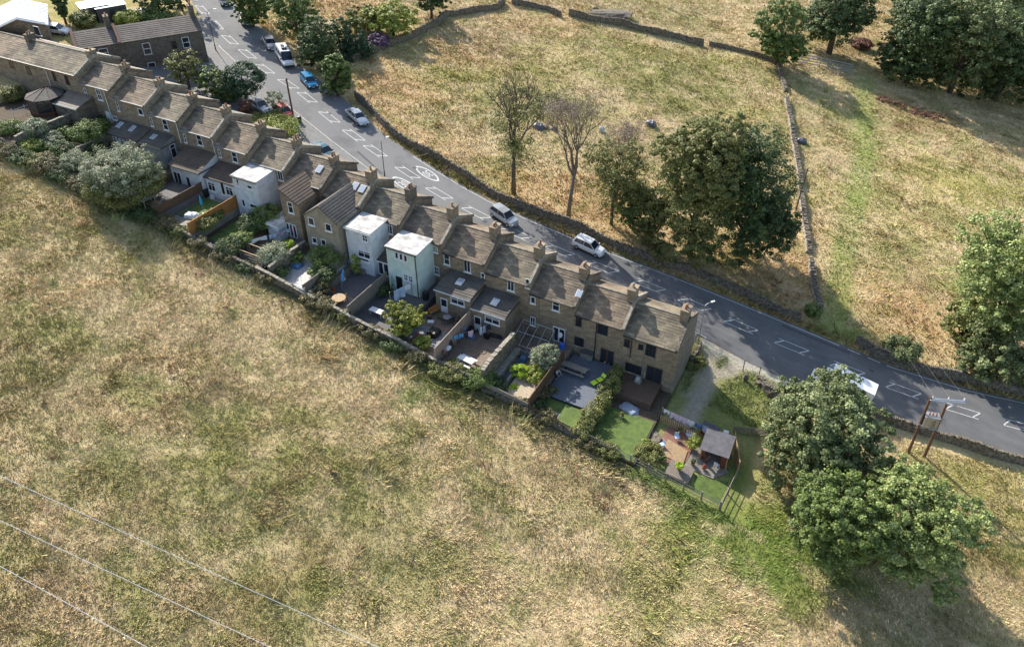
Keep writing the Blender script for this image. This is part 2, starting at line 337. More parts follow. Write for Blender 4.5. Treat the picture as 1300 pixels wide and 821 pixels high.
# ------------------------------------------------------------------ vegetation colour map of the open ground
def px2(x, y): p = at(x, y, 0, lambda u, v: float(g(u, v))); return p.x, p.y
STRAW, GREEN, BROWN, ORANGE, OLIVE, YEL, VIV = (.57, .445, .265), (.285, .275, .085), (.36, .245, .135), (.50, .33, .17), (.345, .305, .13), (.43, .37, .135), (.18, .25, .05)
BL = []
def blob(x, y, r, c, s=.8, asp=1, rot=0): BL.append((*px2(x, y), r, np.array(c), s, asp, R(rot)))
for a in [(150, 300, 9, OLIVE, .5), (60, 260, 8, BROWN, .35), (330, 640, 13, OLIVE, .75), (200, 560, 9, OLIVE, .5), (60, 480, 9, OLIVE, .45), (420, 560, 7, GREEN, .35), (560, 560, 9, STRAW, .7), (250, 470, 7, STRAW, .5), (700, 610, 9, STRAW, .8), (480, 520, 6, STRAW, .5), (800, 680, 7, STRAW, .6), (300, 280, 5, BROWN, .5), (430, 400, 4, BROWN, .4), (960, 690, 8, VIV, .75), (880, 650, 4, VIV, .5), (1010, 700, 8, VIV, .7), (1010, 620, 6, VIV, .6), (840, 720, 6, GREEN, .5), (560, 490, 4, VIV, .6), (600, 520, 3, VIV, .5), (1270, 640, 9, YEL, .7), (1250, 700, 8, OLIVE, .6), (960, 520, 4, YEL, .5), (905, 520, 4, GREEN, .6), (500, 740, 10, OLIVE, .5), (700, 760, 10, STRAW, .5), (120, 690, 8, BROWN, .3),
          (520, 130, 10, ORANGE, .8), (480, 90, 7, ORANGE, .6), (560, 190, 9, ORANGE, .6), (600, 60, 12, BROWN, .6), (590, 90, 9, ORANGE, .5), (520, 60, 7, GREEN, .4), (650, 110, 12, GREEN, .6), (700, 70, 10, YEL, .35), (720, 130, 9, GREEN, .4), (590, 130, 7, OLIVE, .5), (620, 215, 6, OLIVE, .5), (680, 240, 7, ORANGE, .8), (750, 250, 7, ORANGE, .8), (800, 290, 6, ORANGE, .7), (560, 150, 6, STRAW, .5), (830, 90, 16, OLIVE, .85), (900, 110, 14, OLIVE, .7), (940, 80, 12, GREEN, .4), (780, 60, 9, OLIVE, .7), (790, 200, 8, OLIVE, .5), (900, 40, 12, STRAW, .5), (700, 10, 14, ORANGE, .5), (960, 160, 10, YEL, .4), (960, 340, 9, ORANGE, .85), (1000, 380, 7, ORANGE, .8), (1010, 280, 6, ORANGE, .5), (1060, 330, 4, STRAW, .5), (1110, 380, 8, ORANGE, .7), (1160, 400, 7, ORANGE, .75), (1200, 230, 14, YEL, .8), (1150, 270, 10, YEL, .4), (1160, 330, 9, OLIVE, .7), (1230, 290, 7, OLIVE, .6), (1100, 160, 10, OLIVE, .5), (1060, 150, 9, OLIVE, .6), (1050, 60, 9, BROWN, .5), (1120, 130, 10, BROWN, .6), (1180, 150, 10, BROWN, .7), (1250, 190, 12, STRAW, .6), (1270, 160, 10, BROWN, .5), (1030, 240, 6, YEL, .5), (150, 5, 30, YEL, .7), (60, 0, 20, YEL, .7), (820, 0, 16, OLIVE, .5), (450, 10, 9, ORANGE, .6), (340, 40, 5, ORANGE, .6), (420, 0, 8, ORANGE, .5), (1040, 430, 2.5, VIV, .9), (1075, 420, 3, VIV, .7), (240, 300, 4, BROWN, .5), (60, 225, 5, GREEN, .4)]: blob(*a)
TR = [px2(*p) for p in [(1098, 105), (1096, 150), (1100, 200), (1085, 260), (1073, 310), (1066, 360), (1058, 405), (1045, 425)]]
def segd(u, v, P):
    d = np.full(np.shape(u), 1e9)
    for (a, b), (c, e) in zip(P[:-1], P[1:]):
        L = (c - a) ** 2 + (e - b) ** 2; t = np.clip(((u - a) * (c - a) + (v - b) * (e - b)) / L, 0, 1); d = np.minimum(d, np.hypot(u - a - t * (c - a), v - b - t * (e - b)))
    return d
DRV = [px2(*p) for p in [(905, 445), (893, 475), (880, 510)]]; DRV2 = [px2(*p) for p in [(945, 462), (910, 478), (893, 500), (872, 530)]]
def cmap(u, v):
    u = np.asarray(u, float); v = np.asarray(v, float)
    f = fbm(u, v, 9, 0, 5)[..., None]; h = fbm(u * 1.0, v * 1.6, 2.6, 8, 3)[..., None]; k = fbm(u, v, 5, 16, 4)[..., None]
    c = np.array(STRAW) * np.ones(u.shape + (3,))
    for bu, bv, r, cc, s, asp, ro in BL:
        d = np.hypot(u - bu, v - bv) / r + (fbm(u, v, r * .6, 20, 3) - .5) * 1.5
        w = (s * (1 - sst(d, .55, 1.25)))[..., None]; c = c * (1 - w) + cc * w
    w = sst(f, .52, .72) * .38; c = c * (1 - w) + np.array(GREEN) * w
    w = sst(h, .50, .68) * .45; c = c * (1 - w) + np.array(GREEN) * 1.0 * w
    w = sst(1 - h, .54, .68) * .55; c = c * (1 - w) + np.array(STRAW) * 1.12 * w
    w = sst(k, .60, .74) * .4; c = c * (1 - w) + np.array(BROWN) * w
    # green and dark verge growing along the garden wall
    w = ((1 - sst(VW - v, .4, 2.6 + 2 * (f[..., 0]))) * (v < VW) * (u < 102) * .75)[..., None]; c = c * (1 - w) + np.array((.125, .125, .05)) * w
    d = segd(u, v, TR); tr = .8 * np.exp(-((d - .9) / .5) ** 2) * sst(fbm(u, v, 4, 30, 3), .30, .5) + .35 * np.exp(-(d / 2.6) ** 2)
    w = np.clip(tr, 0, .55)[..., None]; c = c * (1 - w) + np.array((.25, .33, .08)) * w
    inn = (u > 91) & (v > -17) & (v < 9) & (u < 103)
    c = np.where(inn[..., None], c * .3 + np.array((.16, .215, .055)) * .7, c)
    d = np.minimum(np.abs(segd(u, v, DRV) - .0), segd(u, v, DRV2)); w = ((1 - sst(d + (fbm(u, v, 2, 33, 3) - .5) * 1.4, .45, 1.25)) * (v > -8))[..., None] * .9
    c = c * (1 - w) + np.array((.42, .365, .295)) * w
    d = v - np.interp(u, RLu, RLv); w = ((1 - sst(-d, .8, 2.4)) * (d < .3) * (u > 91.6) * (u < 106))[..., None] * .85; c = c * (1 - w) + np.array((.50, .46, .40)) * w
    d = v - np.interp(u, RRu, RRv)
    w = ((d > -.6) * (1 - sst(d, 1.0, 2.3)) * (u > 34))[..., None] * .75; c = c * (1 - w) + (np.array((.30, .185, .08)) * (1 - f) + np.array((.16, .16, .06)) * f) * w
    return c
RLu = [-160, -60, -40, -20.7, -10.7, -3.6, 5, 11.2, 18, 29.4, 37.8, 48, 60, 90.7, 98, 103.6, 113.4, 122.8, 130, 160, 260]
RLv = [160, 73, 55, 37.7, 31, 26.8, 23.3, 21, 18.8, 15, 12.5, 10.6, 9.5, 9.1, 8.2, 8.2, 9.0, 10.5, 13.1, 23, 56]
RRu = [-160, -60, -40, -16.3, -9.1, .4, 8.8, 22.9, 28, 34.9, 41.3, 46.5, 51.5, 56, 63.4, 75, 87, 103, 114, 123.4, 130.3, 160, 260]
RRv = [172, 82, 62.5, 43.4, 40.1, 35.9, 31.6, 26.8, 24.6, 21.7, 20, 18.8, 17.8, 17.2, 16.9, 17.4, 18.4, 19, 19.2, 21.1, 23.5, 34, 67]
def rL(u): return float(np.interp(u, RLu, RLv))
def rR(u): return float(np.interp(u, RRu, RRv))
# ground sheet
us = np.unique(np.concatenate([np.linspace(-400, -56, 30), np.arange(-55, 145, 1.0), np.linspace(146, 420, 34), [-14.15, -14.1, 91.5, 91.55]]))
vs = np.unique(np.concatenate([np.linspace(-260, -66, 24), np.arange(-65, 120, 1.0), np.arange(120, 240, 2.5), np.linspace(243, 900, 46), [VW - .05, VW, 3.9, 3.95]]))
UU, VV = np.meshgrid(us, vs, indexing='ij'); ZZ = g(UU, VV)
low = (UU >= -14.1) & (UU <= 91.5) & (VV >= VW) & (VV <= 3.9); ZZ = np.where(low, ZZ - 2.4, ZZ)
far = sst(VV, 230, 700) * 25; ZZ = ZZ + far
nu, nv = len(us), len(vs); idx = np.arange(nu * nv).reshape(nu, nv)
Fq = np.stack([idx[:-1, :-1], idx[1:, :-1], idx[1:, 1:], idx[:-1, 1:]], -1).reshape(-1, 4)
gr = npmesh('ground', np.stack([UU, VV, ZZ], -1).reshape(-1, 3), Fq, M['field'], col=cmap(UU, VV).reshape(-1, 3), smooth=False); tag(gr, kind='structure')
# road sheet, edge lines, kerb
def strip(name, ul, f0, f1, dz, mat, attr=None, nseg=1):
    V = []; Fc = []; A = []
    for i, u in enumerate(ul):
        a, b = f0(u), f1(u)
        for q in range(nseg + 1): v = a + (b - a) * q / nseg; V.append((u, v, zp(u) + dz)); A.append(attr(u, v) if attr else 0)
    k = nseg + 1
    for i in range(len(ul) - 1):
        for q in range(nseg): Fc.append((i * k + q, (i + 1) * k + q, (i + 1) * k + q + 1, i * k + q + 1))
    o = npmesh(name, V, Fc, M[mat], parent=None); tag(o, kind='structure')
    if attr: o.data.attributes.new('painted_shade', 'FLOAT', 'POINT').data.foreach_set('value', A)
    return o
ul = list(np.arange(-60, 260, 1.0))
road = strip('road', ul, lambda u: rL(u) - .1, lambda u: rR(u) + .3, .03, 'asphalt', lambda u, v: float(np.clip(sst(u, 50, 78), 0, 1) * .9 + .05), 3)  # attribute rises downhill: painted tree shade on the lower stretch
def ln(a, b): return list(np.arange(a, b, .7)) + [b]
lm = MB()
def line_strip(u0, u1, fv, w=.11):
    l = ln(u0, u1)
    for a, b in zip(l[:-1], l[1:]): lm.quad((a, fv(a) - w / 2, zp(a) + .036), (b, fv(b) - w / 2, zp(b) + .036), (b, fv(b) + w / 2, zp(b) + .036), (a, fv(a) + w / 2, zp(a) + .036))
line_strip(41, 107.5, lambda u: rR(u) - .12); line_strip(108.6, 110.2, lambda u: rR(u) - .12); line_strip(111.2, 112.8, lambda u: rR(u) - .12); line_strip(113.6, 260, lambda u: rR(u) - .12)
line_strip(-4.5, 10.5, lambda u: rL(u) + .15); line_strip(14, 46, lambda u: rL(u) + .15); line_strip(89.5, 92.2, lambda u: rL(u) + .2)
cen = [(-22.5, 39.2), (-16.66, 36.28), (-10.53, 33.22), (-4.63, 30.41), (1.15, 28.35), (6.88, 26.15), (13.07, 24.78), (18.15, 23.34), (24.65, 20.69), (30.78, 18.82), (35.9, 17.3), (42.94, 15.6), (49.39, 14.1), (56.02, 13.4), (62.84, 12.85), (69.37, 13.2), (75.79, 13.68), (82.5, 14.2), (88.89, 14.46), (95.35, 14.3), (102.07, 14.6), (109.2, 15.0), (116.11, 15.7), (123.2, 16.7), (129.9, 18.6), (136.5, 20.5)]
def lseg(p, q, w=.10, z=.037):
    p = Vector(p); q = Vector(q); d = (q - p).normalized(); n = Vector((-d.y, d.x)) * w / 2
    P = [p - n, q - n, q + n, p + n]; lm.quad(*[(x.x, x.y, zp(x.x) + z) for x in P])
for i, c in enumerate(cen):
    a = Vector(cen[max(i - 1, 0)]); b = Vector(cen[min(i + 1, len(cen) - 1)]); d = (b - a).normalized(); n = Vector((-d.y, d.x)); c = Vector(c)
    T = lambda x, y: c + d * x + n * y
    lseg(T(-1.8, .62), T(2.15, .62)); lseg(T(-2.15, -.62), T(1.8, -.62)); lseg(T(-2.15, -.56), T(-1.1, .56), .15, .042); lseg(T(1.1, -.56), T(2.15, .56), .15, .042)
def lens(p, q, wd):
    p = Vector(p); q = Vector(q); c = (p + q) / 2; d = (q - p); L = d.length / 2; d.normalize(); n = Vector((-d.y, d.x)); k = 24
    def P(t, s): x = math.cos(t); return c + d * (x * L * s) + n * (math.copysign(abs(math.sin(t)) ** 1.25, math.sin(t)) * wd * (s if s == 1 else s - .04))
    for i in range(k):
        t0, t1 = 2 * math.pi * i / k, 2 * math.pi * (i + 1) / k
        Q = [P(t0, 1), P(t1, 1), P(t1, .84), P(t0, .84)]; lm.quad(*[(x.x, x.y, zp(x.x) + .037) for x in Q])
    return c, d
rounds = [lens((42.9, 17.9), (47.68, 16.75), .95), lens((41.94, 13.2), (46.6, 12.2), .95)]
for sgn, (c, d) in zip((1, -1), rounds):
    cu = bpy.data.curves.new('num', 'FONT'); cu.body = '30'; cu.size = 1.25; cu.align_x = 'CENTER'; cu.align_y = 'CENTER'; cu.resolution_u = 3
    to = bpy.data.objects.new('num', cu); COL.objects.link(to); bpy.context.view_layer.update()
    me = to.to_mesh(); e = Vector((-d.y, d.x)) * -sgn                       # reads across the lane, stretched along it
    f = d * sgn
    for pl in me.polygons:
        Q = []
        for i in pl.vertices:
            q = me.vertices[i].co; x = c + e * (q.x * .95) + f * (q.y * 1.9); Q.append((x.x, x.y, zp(x.x) + .037))
        lm.quad(*Q)
    to.to_mesh_clear(); bpy.data.objects.remove(to)
# fix winding so every mark faces up
tag(lm.build('road_markings', 'line'), kind='structure')
pv = strip('pavement', list(np.arange(-14, 92, 1.0)), lambda u: 3.9, lambda u: rL(u) - .1, .12, 'flag_dark')
pv.data.materials[0] = M['pave']
kb = MB()
for u in np.arange(-60, 91.5, 1.0):
    u2 = min(u + .98, 91.5); a, b = rL(u), rL(u2)
    kb.v += [(u, a - .12, zp(u) + .15), (u2, b - .12, zp(u2) + .15), (u2, b + .02, zp(u2) + .15), (u, a + .02, zp(u) + .15), (u2, b + .02, zp(u2) - .1), (u, a + .02, zp(u) - .1)]
    n = len(kb.v) - 6; kb.f += [(n, n + 1, n + 2, n + 3), (n + 3, n + 2, n + 4, n + 5)]; kb.mi += [0, 0]
tag(kb.build('kerb', 'cope'), kind='structure')
pa = MB()
for u0, v0, l_, w_ in ((76, 11.0, 9.5, .5), (100, 17.8, 9.0, .45), (34, 15.2, 6.2, .4)):
    d = (rR(u0 + 1) - rR(u0 - 1)) / 2; pa.quad(*[(u0 + a, v0 + b + d * a, zp(u0 + a) + .034) for a, b in ((0, 0), (l_, 0), (l_, w_), (0, w_))])
tag(pa.build('road_repairs', 'patch'), kind='structure')
dc = MB()
for u0, v0 in ((58, 12.4), (71, 14.9), (92, 12.3), (112, 16.8), (43, 17.4), (24, 21.6), (3, 29.6)): dc.quad(*[(u0 + a, v0 + b, zp(u0 + a) + .040) for a, b in ((-.3, -.3), (.3, -.3), (.3, .3), (-.3, .3))])
tag(dc.build('drain_covers', 'iron'), kind='structure')
# ------------------------------------------------------------------ meadow grass
def inview(u, v, z, mx=140, my=110):
    x, y, f = proj(np.stack([u, v, z], -1)); return (x > -mx) & (x < 1300 + mx) & (y > -60) & (y < 821 + my) & (f > 1)
def tufts(name, n, umin, umax, vmin, vmax, keep, hmin, hmax, wid, nb, seed, mat='blade', spread=.28, cm=(1, 1, 1)):
    r = np.random.default_rng(seed); u = r.uniform(umin, umax, n); v = r.uniform(vmin, vmax, n)
    z = g(u, v); k = keep(u, v) & inview(u, v, z); u, v, z = u[k], v[k], z[k]
    cl = fbm(u, v, 2.2, 50, 3); k = r.random(len(u)) < (.72 + .28 * sst(cl, .35, .6)); u, v, z = u[k], v[k], z[k]; n = len(u)
    c = cmap(u, v); tint = np.exp(r.normal(0, .15, n))[:, None] * 1.1; gm = (r.random(n) < .16)[:, None]
    c = np.where(gm, c * np.array((.62, .82, .5)), c); dk = (r.random(n) < .03)[:, None]; c = np.where(dk, c * .45, c); c = c * tint * np.array(cm)
    ang = (fbm(u, v, 9, 55, 3) * 5 * math.pi)[:, None] + r.normal(0, .8, (n, nb)); hs = (hmin + (hmax - hmin) * r.random((n, nb)) ** 1.5) * (.6 + .9 * fbm(u, v, 4, 58, 2)[:, None])
    ln_ = r.uniform(.35, 1.0, (n, nb)) * hs * 1.4
    bx = u[:, None] + r.normal(0, spread * .5, (n, nb)); by = v[:, None] + r.normal(0, spread * .5, (n, nb)); bz = z[:, None] - .03
    dx, dy = np.cos(ang), np.sin(ang); w = wid * r.uniform(.6, 1.4, (n, nb)) / 2
    wa = r.uniform(0, math.pi, (n, nb)); wx, wy = np.cos(wa) * w, np.sin(wa) * w
    A = np.stack([bx - wx, by - wy, bz + 0 * bx], -1); B = np.stack([bx + wx, by + wy, bz + 0 * bx], -1); T = np.stack([bx + dx * ln_, by + dy * ln_, bz + hs * .9], -1)
    V = np.stack([A, B, T], 2).reshape(-1, 3); Fc = np.arange(len(V)).reshape(-1, 3)
    cc = np.repeat(np.repeat(c[:, None, :], nb, 1)[:, :, None, :] * np.exp(r.normal(0, .2, (n, nb, 1, 1))), 3, 2)
    o = npmesh(name, V, Fc, M[mat], col=cc.reshape(-1, 3)); return o
def near_keep(u, v): return (v < VW - .25) | ((u > 103.5) & (v < np.interp(u, RLu, RLv) - 2.2)) | ((u > 92.2) & (v > -2) & (u < 103) & (v < np.interp(u, RLu, RLv) - 1.3) & (np.minimum(segd(u, v, DRV), segd(u, v, DRV2)) > 1.1))
tag(tufts('meadow_grass', 400000, -50, 150, -75, 12, near_keep, .09, .34, .09, 7, 1, spread=.34), 'long dry grass of the meadow below the garden walls', 'grass', kind='stuff')
def far_keep(u, v): return v > np.interp(u, RRu, RRv) + .5
tag(tufts('pasture_grass', 460000, -60, 150, 17, 235, far_keep, .10, .38, .16, 4, 2, spread=.5), 'dry tussocky pasture grass beyond the road', 'grass', kind='stuff')
def tall_keep(u, v): return ((v < VW - .3) & (v > VW - 3.2) & (u < 101) & (fbm(u, v, 2.5, 60, 2) > .42)) | ((v < VW - 4) & (vn(u, v, 3.1, 61) > .86))
tag(tufts('tall_weeds', 42000, -45, 140, -72, VW, tall_keep, .35, 1.05, .13, 5, 5), 'taller seeding weeds and docks standing in the meadow and along the garden wall', 'weeds', kind='stuff')
def dock_keep(u, v): return ((v < VW - 3) | (v > np.interp(u, RRu, RRv) + 3)) & (vn(u, v, 1.3, 62) > .90)
tag(tufts('dock_weeds', 60000, -45, 140, -72, 110, dock_keep, .4, 1.1, .12, 5, 9, spread=.2, cm=(.5, .38, .36)), 'dead brown dock stems scattered in the fields', 'weeds', kind='stuff')
def verge_keep(u, v): d = v - np.interp(u, RRu, RRv); return (d > .35) & (d < 2.6)
tag(tufts('verge_grass', 9000, 30, 145, 16, 40, verge_keep, .3, .9, .16, 6, 6), 'rough orange and green grass on the verge below the field wall', 'grass', kind='stuff')
# ------------------------------------------------------------------ terrace houses
def window(par, face, a, zc, pl, w, h, fr='white', bars=1, sill=True, deep=False, name='window', split=True, trans=0):
    """face 'r' = looks to the gardens (-y) at y=pl; 'e' = looks downhill (+x) at x=pl; 'f' = looks to the road (+y)"""
    def P(t, d, z):
        if face == 'r': return (a + t, pl - d, z)
        if face == 'f': return (a - t, pl + d, z)
        return (pl + d, a + t, z)
    def bx(mb, t0, t1, d0, d1, z0, z1, m=0):
        p, q = P(t0, d0, z0), P(t1, d1, z1); mb.box(min(p[0], q[0]), max(p[0], q[0]), min(p[1], q[1]), max(p[1], q[1]), z0, z1, m)
    gl = MB(); bx(gl, -w / 2 + .03, w / 2 - .03, -.02, .018, zc - h / 2 + .03, zc + h / 2 - .03)
    f = MB(); t = .085 if w > .5 else .06
    bx(f, -w / 2, w / 2, -.01, .055, zc + h / 2 - t, zc + h / 2); bx(f, -w / 2, w / 2, -.01, .055, zc - h / 2, zc - h / 2 + t)
    bx(f, -w / 2, -w / 2 + t, -.01, .054, zc - h / 2 + t, zc + h / 2 - t); bx(f, w / 2 - t, w / 2, -.01, .054, zc - h / 2 + t, zc + h / 2 - t)
    for i in range(1, bars + 1): x = -w / 2 + w * i / (bars + 1); bx(f, x - .03, x + .03, -.01, .05, zc - h / 2 + t, zc + h / 2 - t)
    if trans: bx(f, -w / 2 + t, w / 2 - t, -.01, .047, zc + h / 2 - h * trans - .03, zc + h / 2 - h * trans + .03)
    sl = MB()
    if sill: bx(sl, -w / 2 - .1, w / 2 + .1, -.01, .13, zc - h / 2 - .12, zc - h / 2 - .002)
    if split:
        o = gl.build(name, 'glass', par); f.build('frame', fr, o)
        if sill: sl.build('sill', fr if fr == 'white' else 'cope', o)
        return o
    n = len(gl.v); k = gl.v + f.v + sl.v; mb = MB(); mb.v = k; mb.f = gl.f + [tuple(i + n for i in q) for q in f.f] + [tuple(i + n + len(f.v) for i in q) for q in sl.f]
    mb.mi = [0] * len(gl.f) + [1] * (len(f.f) + len(sl.f)); return mb.build(name, ['glass', fr], par)
def roofslope(mb, u0, u1, y0, z0, y1, z1, n, lap=.026, m=0):
    """courses of thick slates from the eave (y0,z0) up to the ridge (y1,z1)"""
    for i in range(n):
        t0, t1 = i / n, (i + 1) / n; ya, yb = y0 + (y1 - y0) * t0, y0 + (y1 - y0) * t1; za, zb = z0 + (z1 - z0) * t0, z0 + (z1 - z0) * t1
        j = random.uniform(-.012, .012)
        mb.quad((u0, ya, za + lap + j), (u1, ya, za + lap + j), (u1, yb, zb + j * .3), (u0, yb, zb + j * .3), m=m)
        mb.quad((u0, ya, za - .01), (u1, ya, za - .01), (u1, ya, za + lap + j), (u0, ya, za + lap + j), m=m)
YR, YF, YT = -3.3, 4.1, .35
def gut(k): return 17.85 if k <= 1 else 17.9 - 1.05 * (k - 1) + (.35 if k == 16 else 0)
LBL = {0: 'topmost stone terrace house, whose roof is cut by the left edge', 1: 'wide stone terrace house with a glazed octagonal garden room and lean-to', 2: 'narrow stone terrace house with plain rear wall and white door beside the shrubby garden',
       3: 'stone terrace house with a slate rear extension lit by two roof windows', 4: 'stone terrace house with a grey rendered extension under one roof window', 5: 'stone terrace house with a wide dark ribbed extension roof behind the silver willow',
       6: 'stone terrace house with a low brown-roofed extension beside the tall white one', 7: 'stone terrace house with a tall flat-roofed white rendered extension', 8: 'stone terrace house with a narrow brown stone wing under a steep one-way roof',
       9: 'stone terrace house with a buff pebbledash gable wing over the pale patio', 10: 'stone terrace house with a bluish white flat-roofed extension and patio doors', 11: 'stone terrace house with a pale green flat-roofed extension',
       12: 'stone terrace house with a single-storey slate extension beside the pale green one', 13: 'stone terrace house with a single-storey extension behind the clothes line', 14: 'stone terrace house with white patio doors and a bare lean-to glasshouse frame',
       15: 'stone terrace house with dark windows above the blue-grey deck', 16: 'end stone terrace house with bare gable beside the driveway'}
HOUSE = {}
for k in range(17):
    x0, x1 = PK[k], PK[k + 1]; gz = gut(k); base = zp(x1) - 2.6; rz = gz + (1.75 if k < 5 else 1.9)
    h = thing('terrace_house', LBL[k], 'house', ((x0 + x1) / 2, YT, zp((x0 + x1) / 2)), 0, 'stone terrace houses stepping down the hill'); HOUSE[k] = h
    w = MB(); e = 0.0
    w.prism([(YR, base), (YR, gz - .02), (YT, rz - .05), (YF, gz + .02), (YF, base)], x0 + .004, x1 - .004, 'x')
    w.build('wall', 'stone' if k < 16 else 'stone', h)
    if k == 16:
        q = MB(); q.prism([(YR - .0, base), (YR - .0, gz - .03), (YT, rz - .06), (YF, gz), (YF, base)], x1 - .004, x1 + .03, 'x'); q.build('gable_wall', 'stone_gable', h)
    r = MB(); xe0 = x0 + (.02 if k else 0); xe1 = x1 - .30
    if k == 0: xe1 = x1 + .0
    if k == 1: xe0 = x0 + .002
    roofslope(r, xe0, xe1, YR - .28, gz - .1, YT, rz + .03, 12); roofslope(r, xe0, xe1, YF + .28, gz - .05, YT, rz + .03, 9)
    ro = r.build('roof', ['slate2', 'slate', 'slate3'][(k * 7 + 1) % 3], h)
    rd = MB(); rd.tube([(xe0, YT, rz + .04), (xe1, YT, rz + .04)], .12, 8); rd.build('ridge', 'cope', ro)
    if k:
        c = MB()                            # coped party wall standing proud of the roof
        prof = [(YR - .3, gz - .28), (YR - .3, gz + .09), (YT, rz + .22), (YF + .3, gz + .14), (YF + .3, gz - .2), (YT, rz - .3)]
        c.prism(prof, x1 - .30, x1 + .04, 'x'); c.build('parapet', 'cope' if k % 2 else 'dry', h)
    # chimney
    if k != 16 or True:
        big = k >= 9; cw, cd = (.92, 1.35) if big else (.8, 1.2); ct = rz + (1.25 if big else (.55 if 0 < k < 5 else .8)); cx = x1 - .42 - cw / 2 + .25
        if k == 0: cx = x1
        ch = MB(); ch.box(cx - cw / 2, cx + cw / 2, YT - cd / 2, YT + cd / 2, rz - 1.1, ct); ch.box(cx - cw / 2 - .06, cx + cw / 2 + .06, YT - cd / 2 - .06, YT + cd / 2 + .06, ct, ct + .12)
        cho = ch.build('chimney', 'stone_dark' if k in (0, 10) else 'stone', h)
        npot = [2, 1, 2, 2, 2, 2, 2, 3, 2, 1, 2, 1, 2, 2, 2, 1, 2][k]
        for q in range(npot):
            p = MB(); yy = YT + (q - (npot - 1) / 2) * .42; hh = random.uniform(.3, .55)
            p.lathe((cx, yy, ct + .12), [(.14, 0), (.13, hh * .8), (.16, hh * .85), (.15, hh), (.09, hh), (.08, hh - .15)], 9); p.build('chimney_pot', ['pot', 'potb'][(k + q) % 2], cho, smooth=True)
    gt = MB(); gt.prism([(YR - .42, gz - .16), (YR - .42, gz - .06), (YR - .28, gz - .06), (YR - .28, gz - .16)], x0 + .02, x1 - .1, 'x'); gt.build('gutter', 'black' if k > 8 or k < 2 else 'lead', h)
    gt = MB(); gt.prism([(YF + .28, gz - .12), (YF + .28, gz - .03), (YF + .42, gz - .03), (YF + .42, gz - .12)], x0 + .02, x1 - .1, 'x'); gt.build('gutter', 'black', h)
    # road front: door and windows (seen only from other viewpoints)
    zf = zp((x0 + x1) / 2); hw = x1 - x0
    window(h, 'f', x0 + hw * .68, zf + 1.7, YF, 1.5, 1.5, 'white', 1); window(h, 'f', x0 + hw * .68, zf + 4.6, YF, 1.3, 1.4, 'white', 1)
    d = MB(); d.box(x0 + hw * .2 - .5, x0 + hw * .2 + .5, YF - .02, YF + .05, zf, zf + 2.15); d.build('door', random.choice(['white', 'dframe', 'wood_red', 'wood_old']), h)
# rear windows: (house, px, py of the centre in the photograph, width, height, frame, bars, transom)
for k, x, y, w_, h_, fr, b_, tr in [
    (0, 14.6, 81.6, .9, 1.3, 'brownframe', 1, 0), (1, 36.5, 90, .95, 1.3, 'brownframe', 1, 0), (1, 69, 97.5, .6, 1.5, 'brownframe', 0, 0), (1, 85.3, 102.3, .8, 1.5, 'brownframe', 1, 0),
    (2, 109.2, 117.7, .45, 1.4, 'white', 0, .5), (2, 126, 120.1, .95, 1.65, 'white', 1, .5), (2, 119.4, 140.6, .8, .8, 'white', 1, 0), (2, 146.2, 150, .9, .6, 'white', 1, 0),
    (3, 149.8, 135.2, .42, 1.4, 'white', 0, .5), (3, 178.6, 142, .95, .95, 'white', 0, 0), (4, 192.5, 154.7, .42, 1.3, 'white', 0, .5), (4, 210, 158.4, .95, 1.6, 'white', 0, .5),
    (5, 235.1, 175.4, .42, 1.3, 'white', 0, .5), (5, 253.4, 177.9, .95, 1.6, 'white', 0, .5), (6, 279, 194.5, .42, 1.2, 'white', 0, .5), (6, 298, 199.4, .95, 1.55, 'white', 0, .5),
    (7, 356, 222.8, .9, 1.5, 'white', 1, 0), (10, 494.5, 288.4, .9, 1.9, 'white', 1, .35), (11, 552.3, 316.5, .8, .85, 'white', 2, .5), (11, 553.5, 343, 1.0, 1.2, 'white', 2, .5),
    (12, 567, 329.3, .85, 1.5, 'white', 0, .45), (12, 593.3, 338, .95, 1.7, 'white', 1, 0), (12, 621.4, 354.3, .55, 1.3, 'white', 0, .5), (13, 648.6, 361.6, .95, 1.7, 'white', 1, 0), (13, 672.3, 360.4, .5, 1.3, 'white', 0, .5),
    (14, 675.7, 380.4, .65, 1.0, 'white', 0, 0), (14, 706, 387.2, .95, 1.6, 'white', 0, .5), (14, 675.6, 407, .7, 1.3, 'white', 1, 0), (15, 733.6, 407.6, .75, 1.5, 'dframe', 0, .5), (15, 765.3, 416.5, 1.3, 1.9, 'dframe', 1, .5),
    (15, 734.3, 433.3, 1.2, 1.3, 'dframe', 1, 0), (16, 794.7, 434.8, .7, 1.2, 'dframe', 1, 0), (16, 813.5, 440.4, .6, .8, 'dframe', 0, 0), (16, 826.4, 444, 1.2, 1.9, 'dframe', 2, .5), (16, 804.5, 467.7, 2.1, 1.3, 'dframe', 2, 0)]:
    u, z = onv(x, y, YR); u = min(max(u, PK[k] + .1 + w_ / 2), PK[k + 1] - .1 - w_ / 2); window(HOUSE[k], 'r', u, z, YR, w_, h_, fr, b_, trans=tr)
def door(par, u, zb, w, h, m, y=YR, name='door', gl=None, sub=True):
    d = MB(); d.box(u - w / 2, u + w / 2, y - .05, y + .02, zb, zb + h); o = d.build(name, m, par)
    if gl:
        q = MB(); n = gl
        for i in range(n): x = u - w / 2 + w * (i + .5) / n; q.box(x - w / n / 2 + .1, x + w / n / 2 - .1, y - .065, y - .04, zb + (.15 if n > 1 else h * .45), zb + h - .15)
        q.build('door_glass', 'glass', o if sub else par)
    return o
door(HOUSE[2], onv(139, 151, YR)[0], onv(139, 158, YR)[1], .9, 2.1, 'white')
door(HOUSE[14], onv(709.8, 420, YR)[0], GZ[14] + .05, 1.6, 2.2, 'white', gl=2)
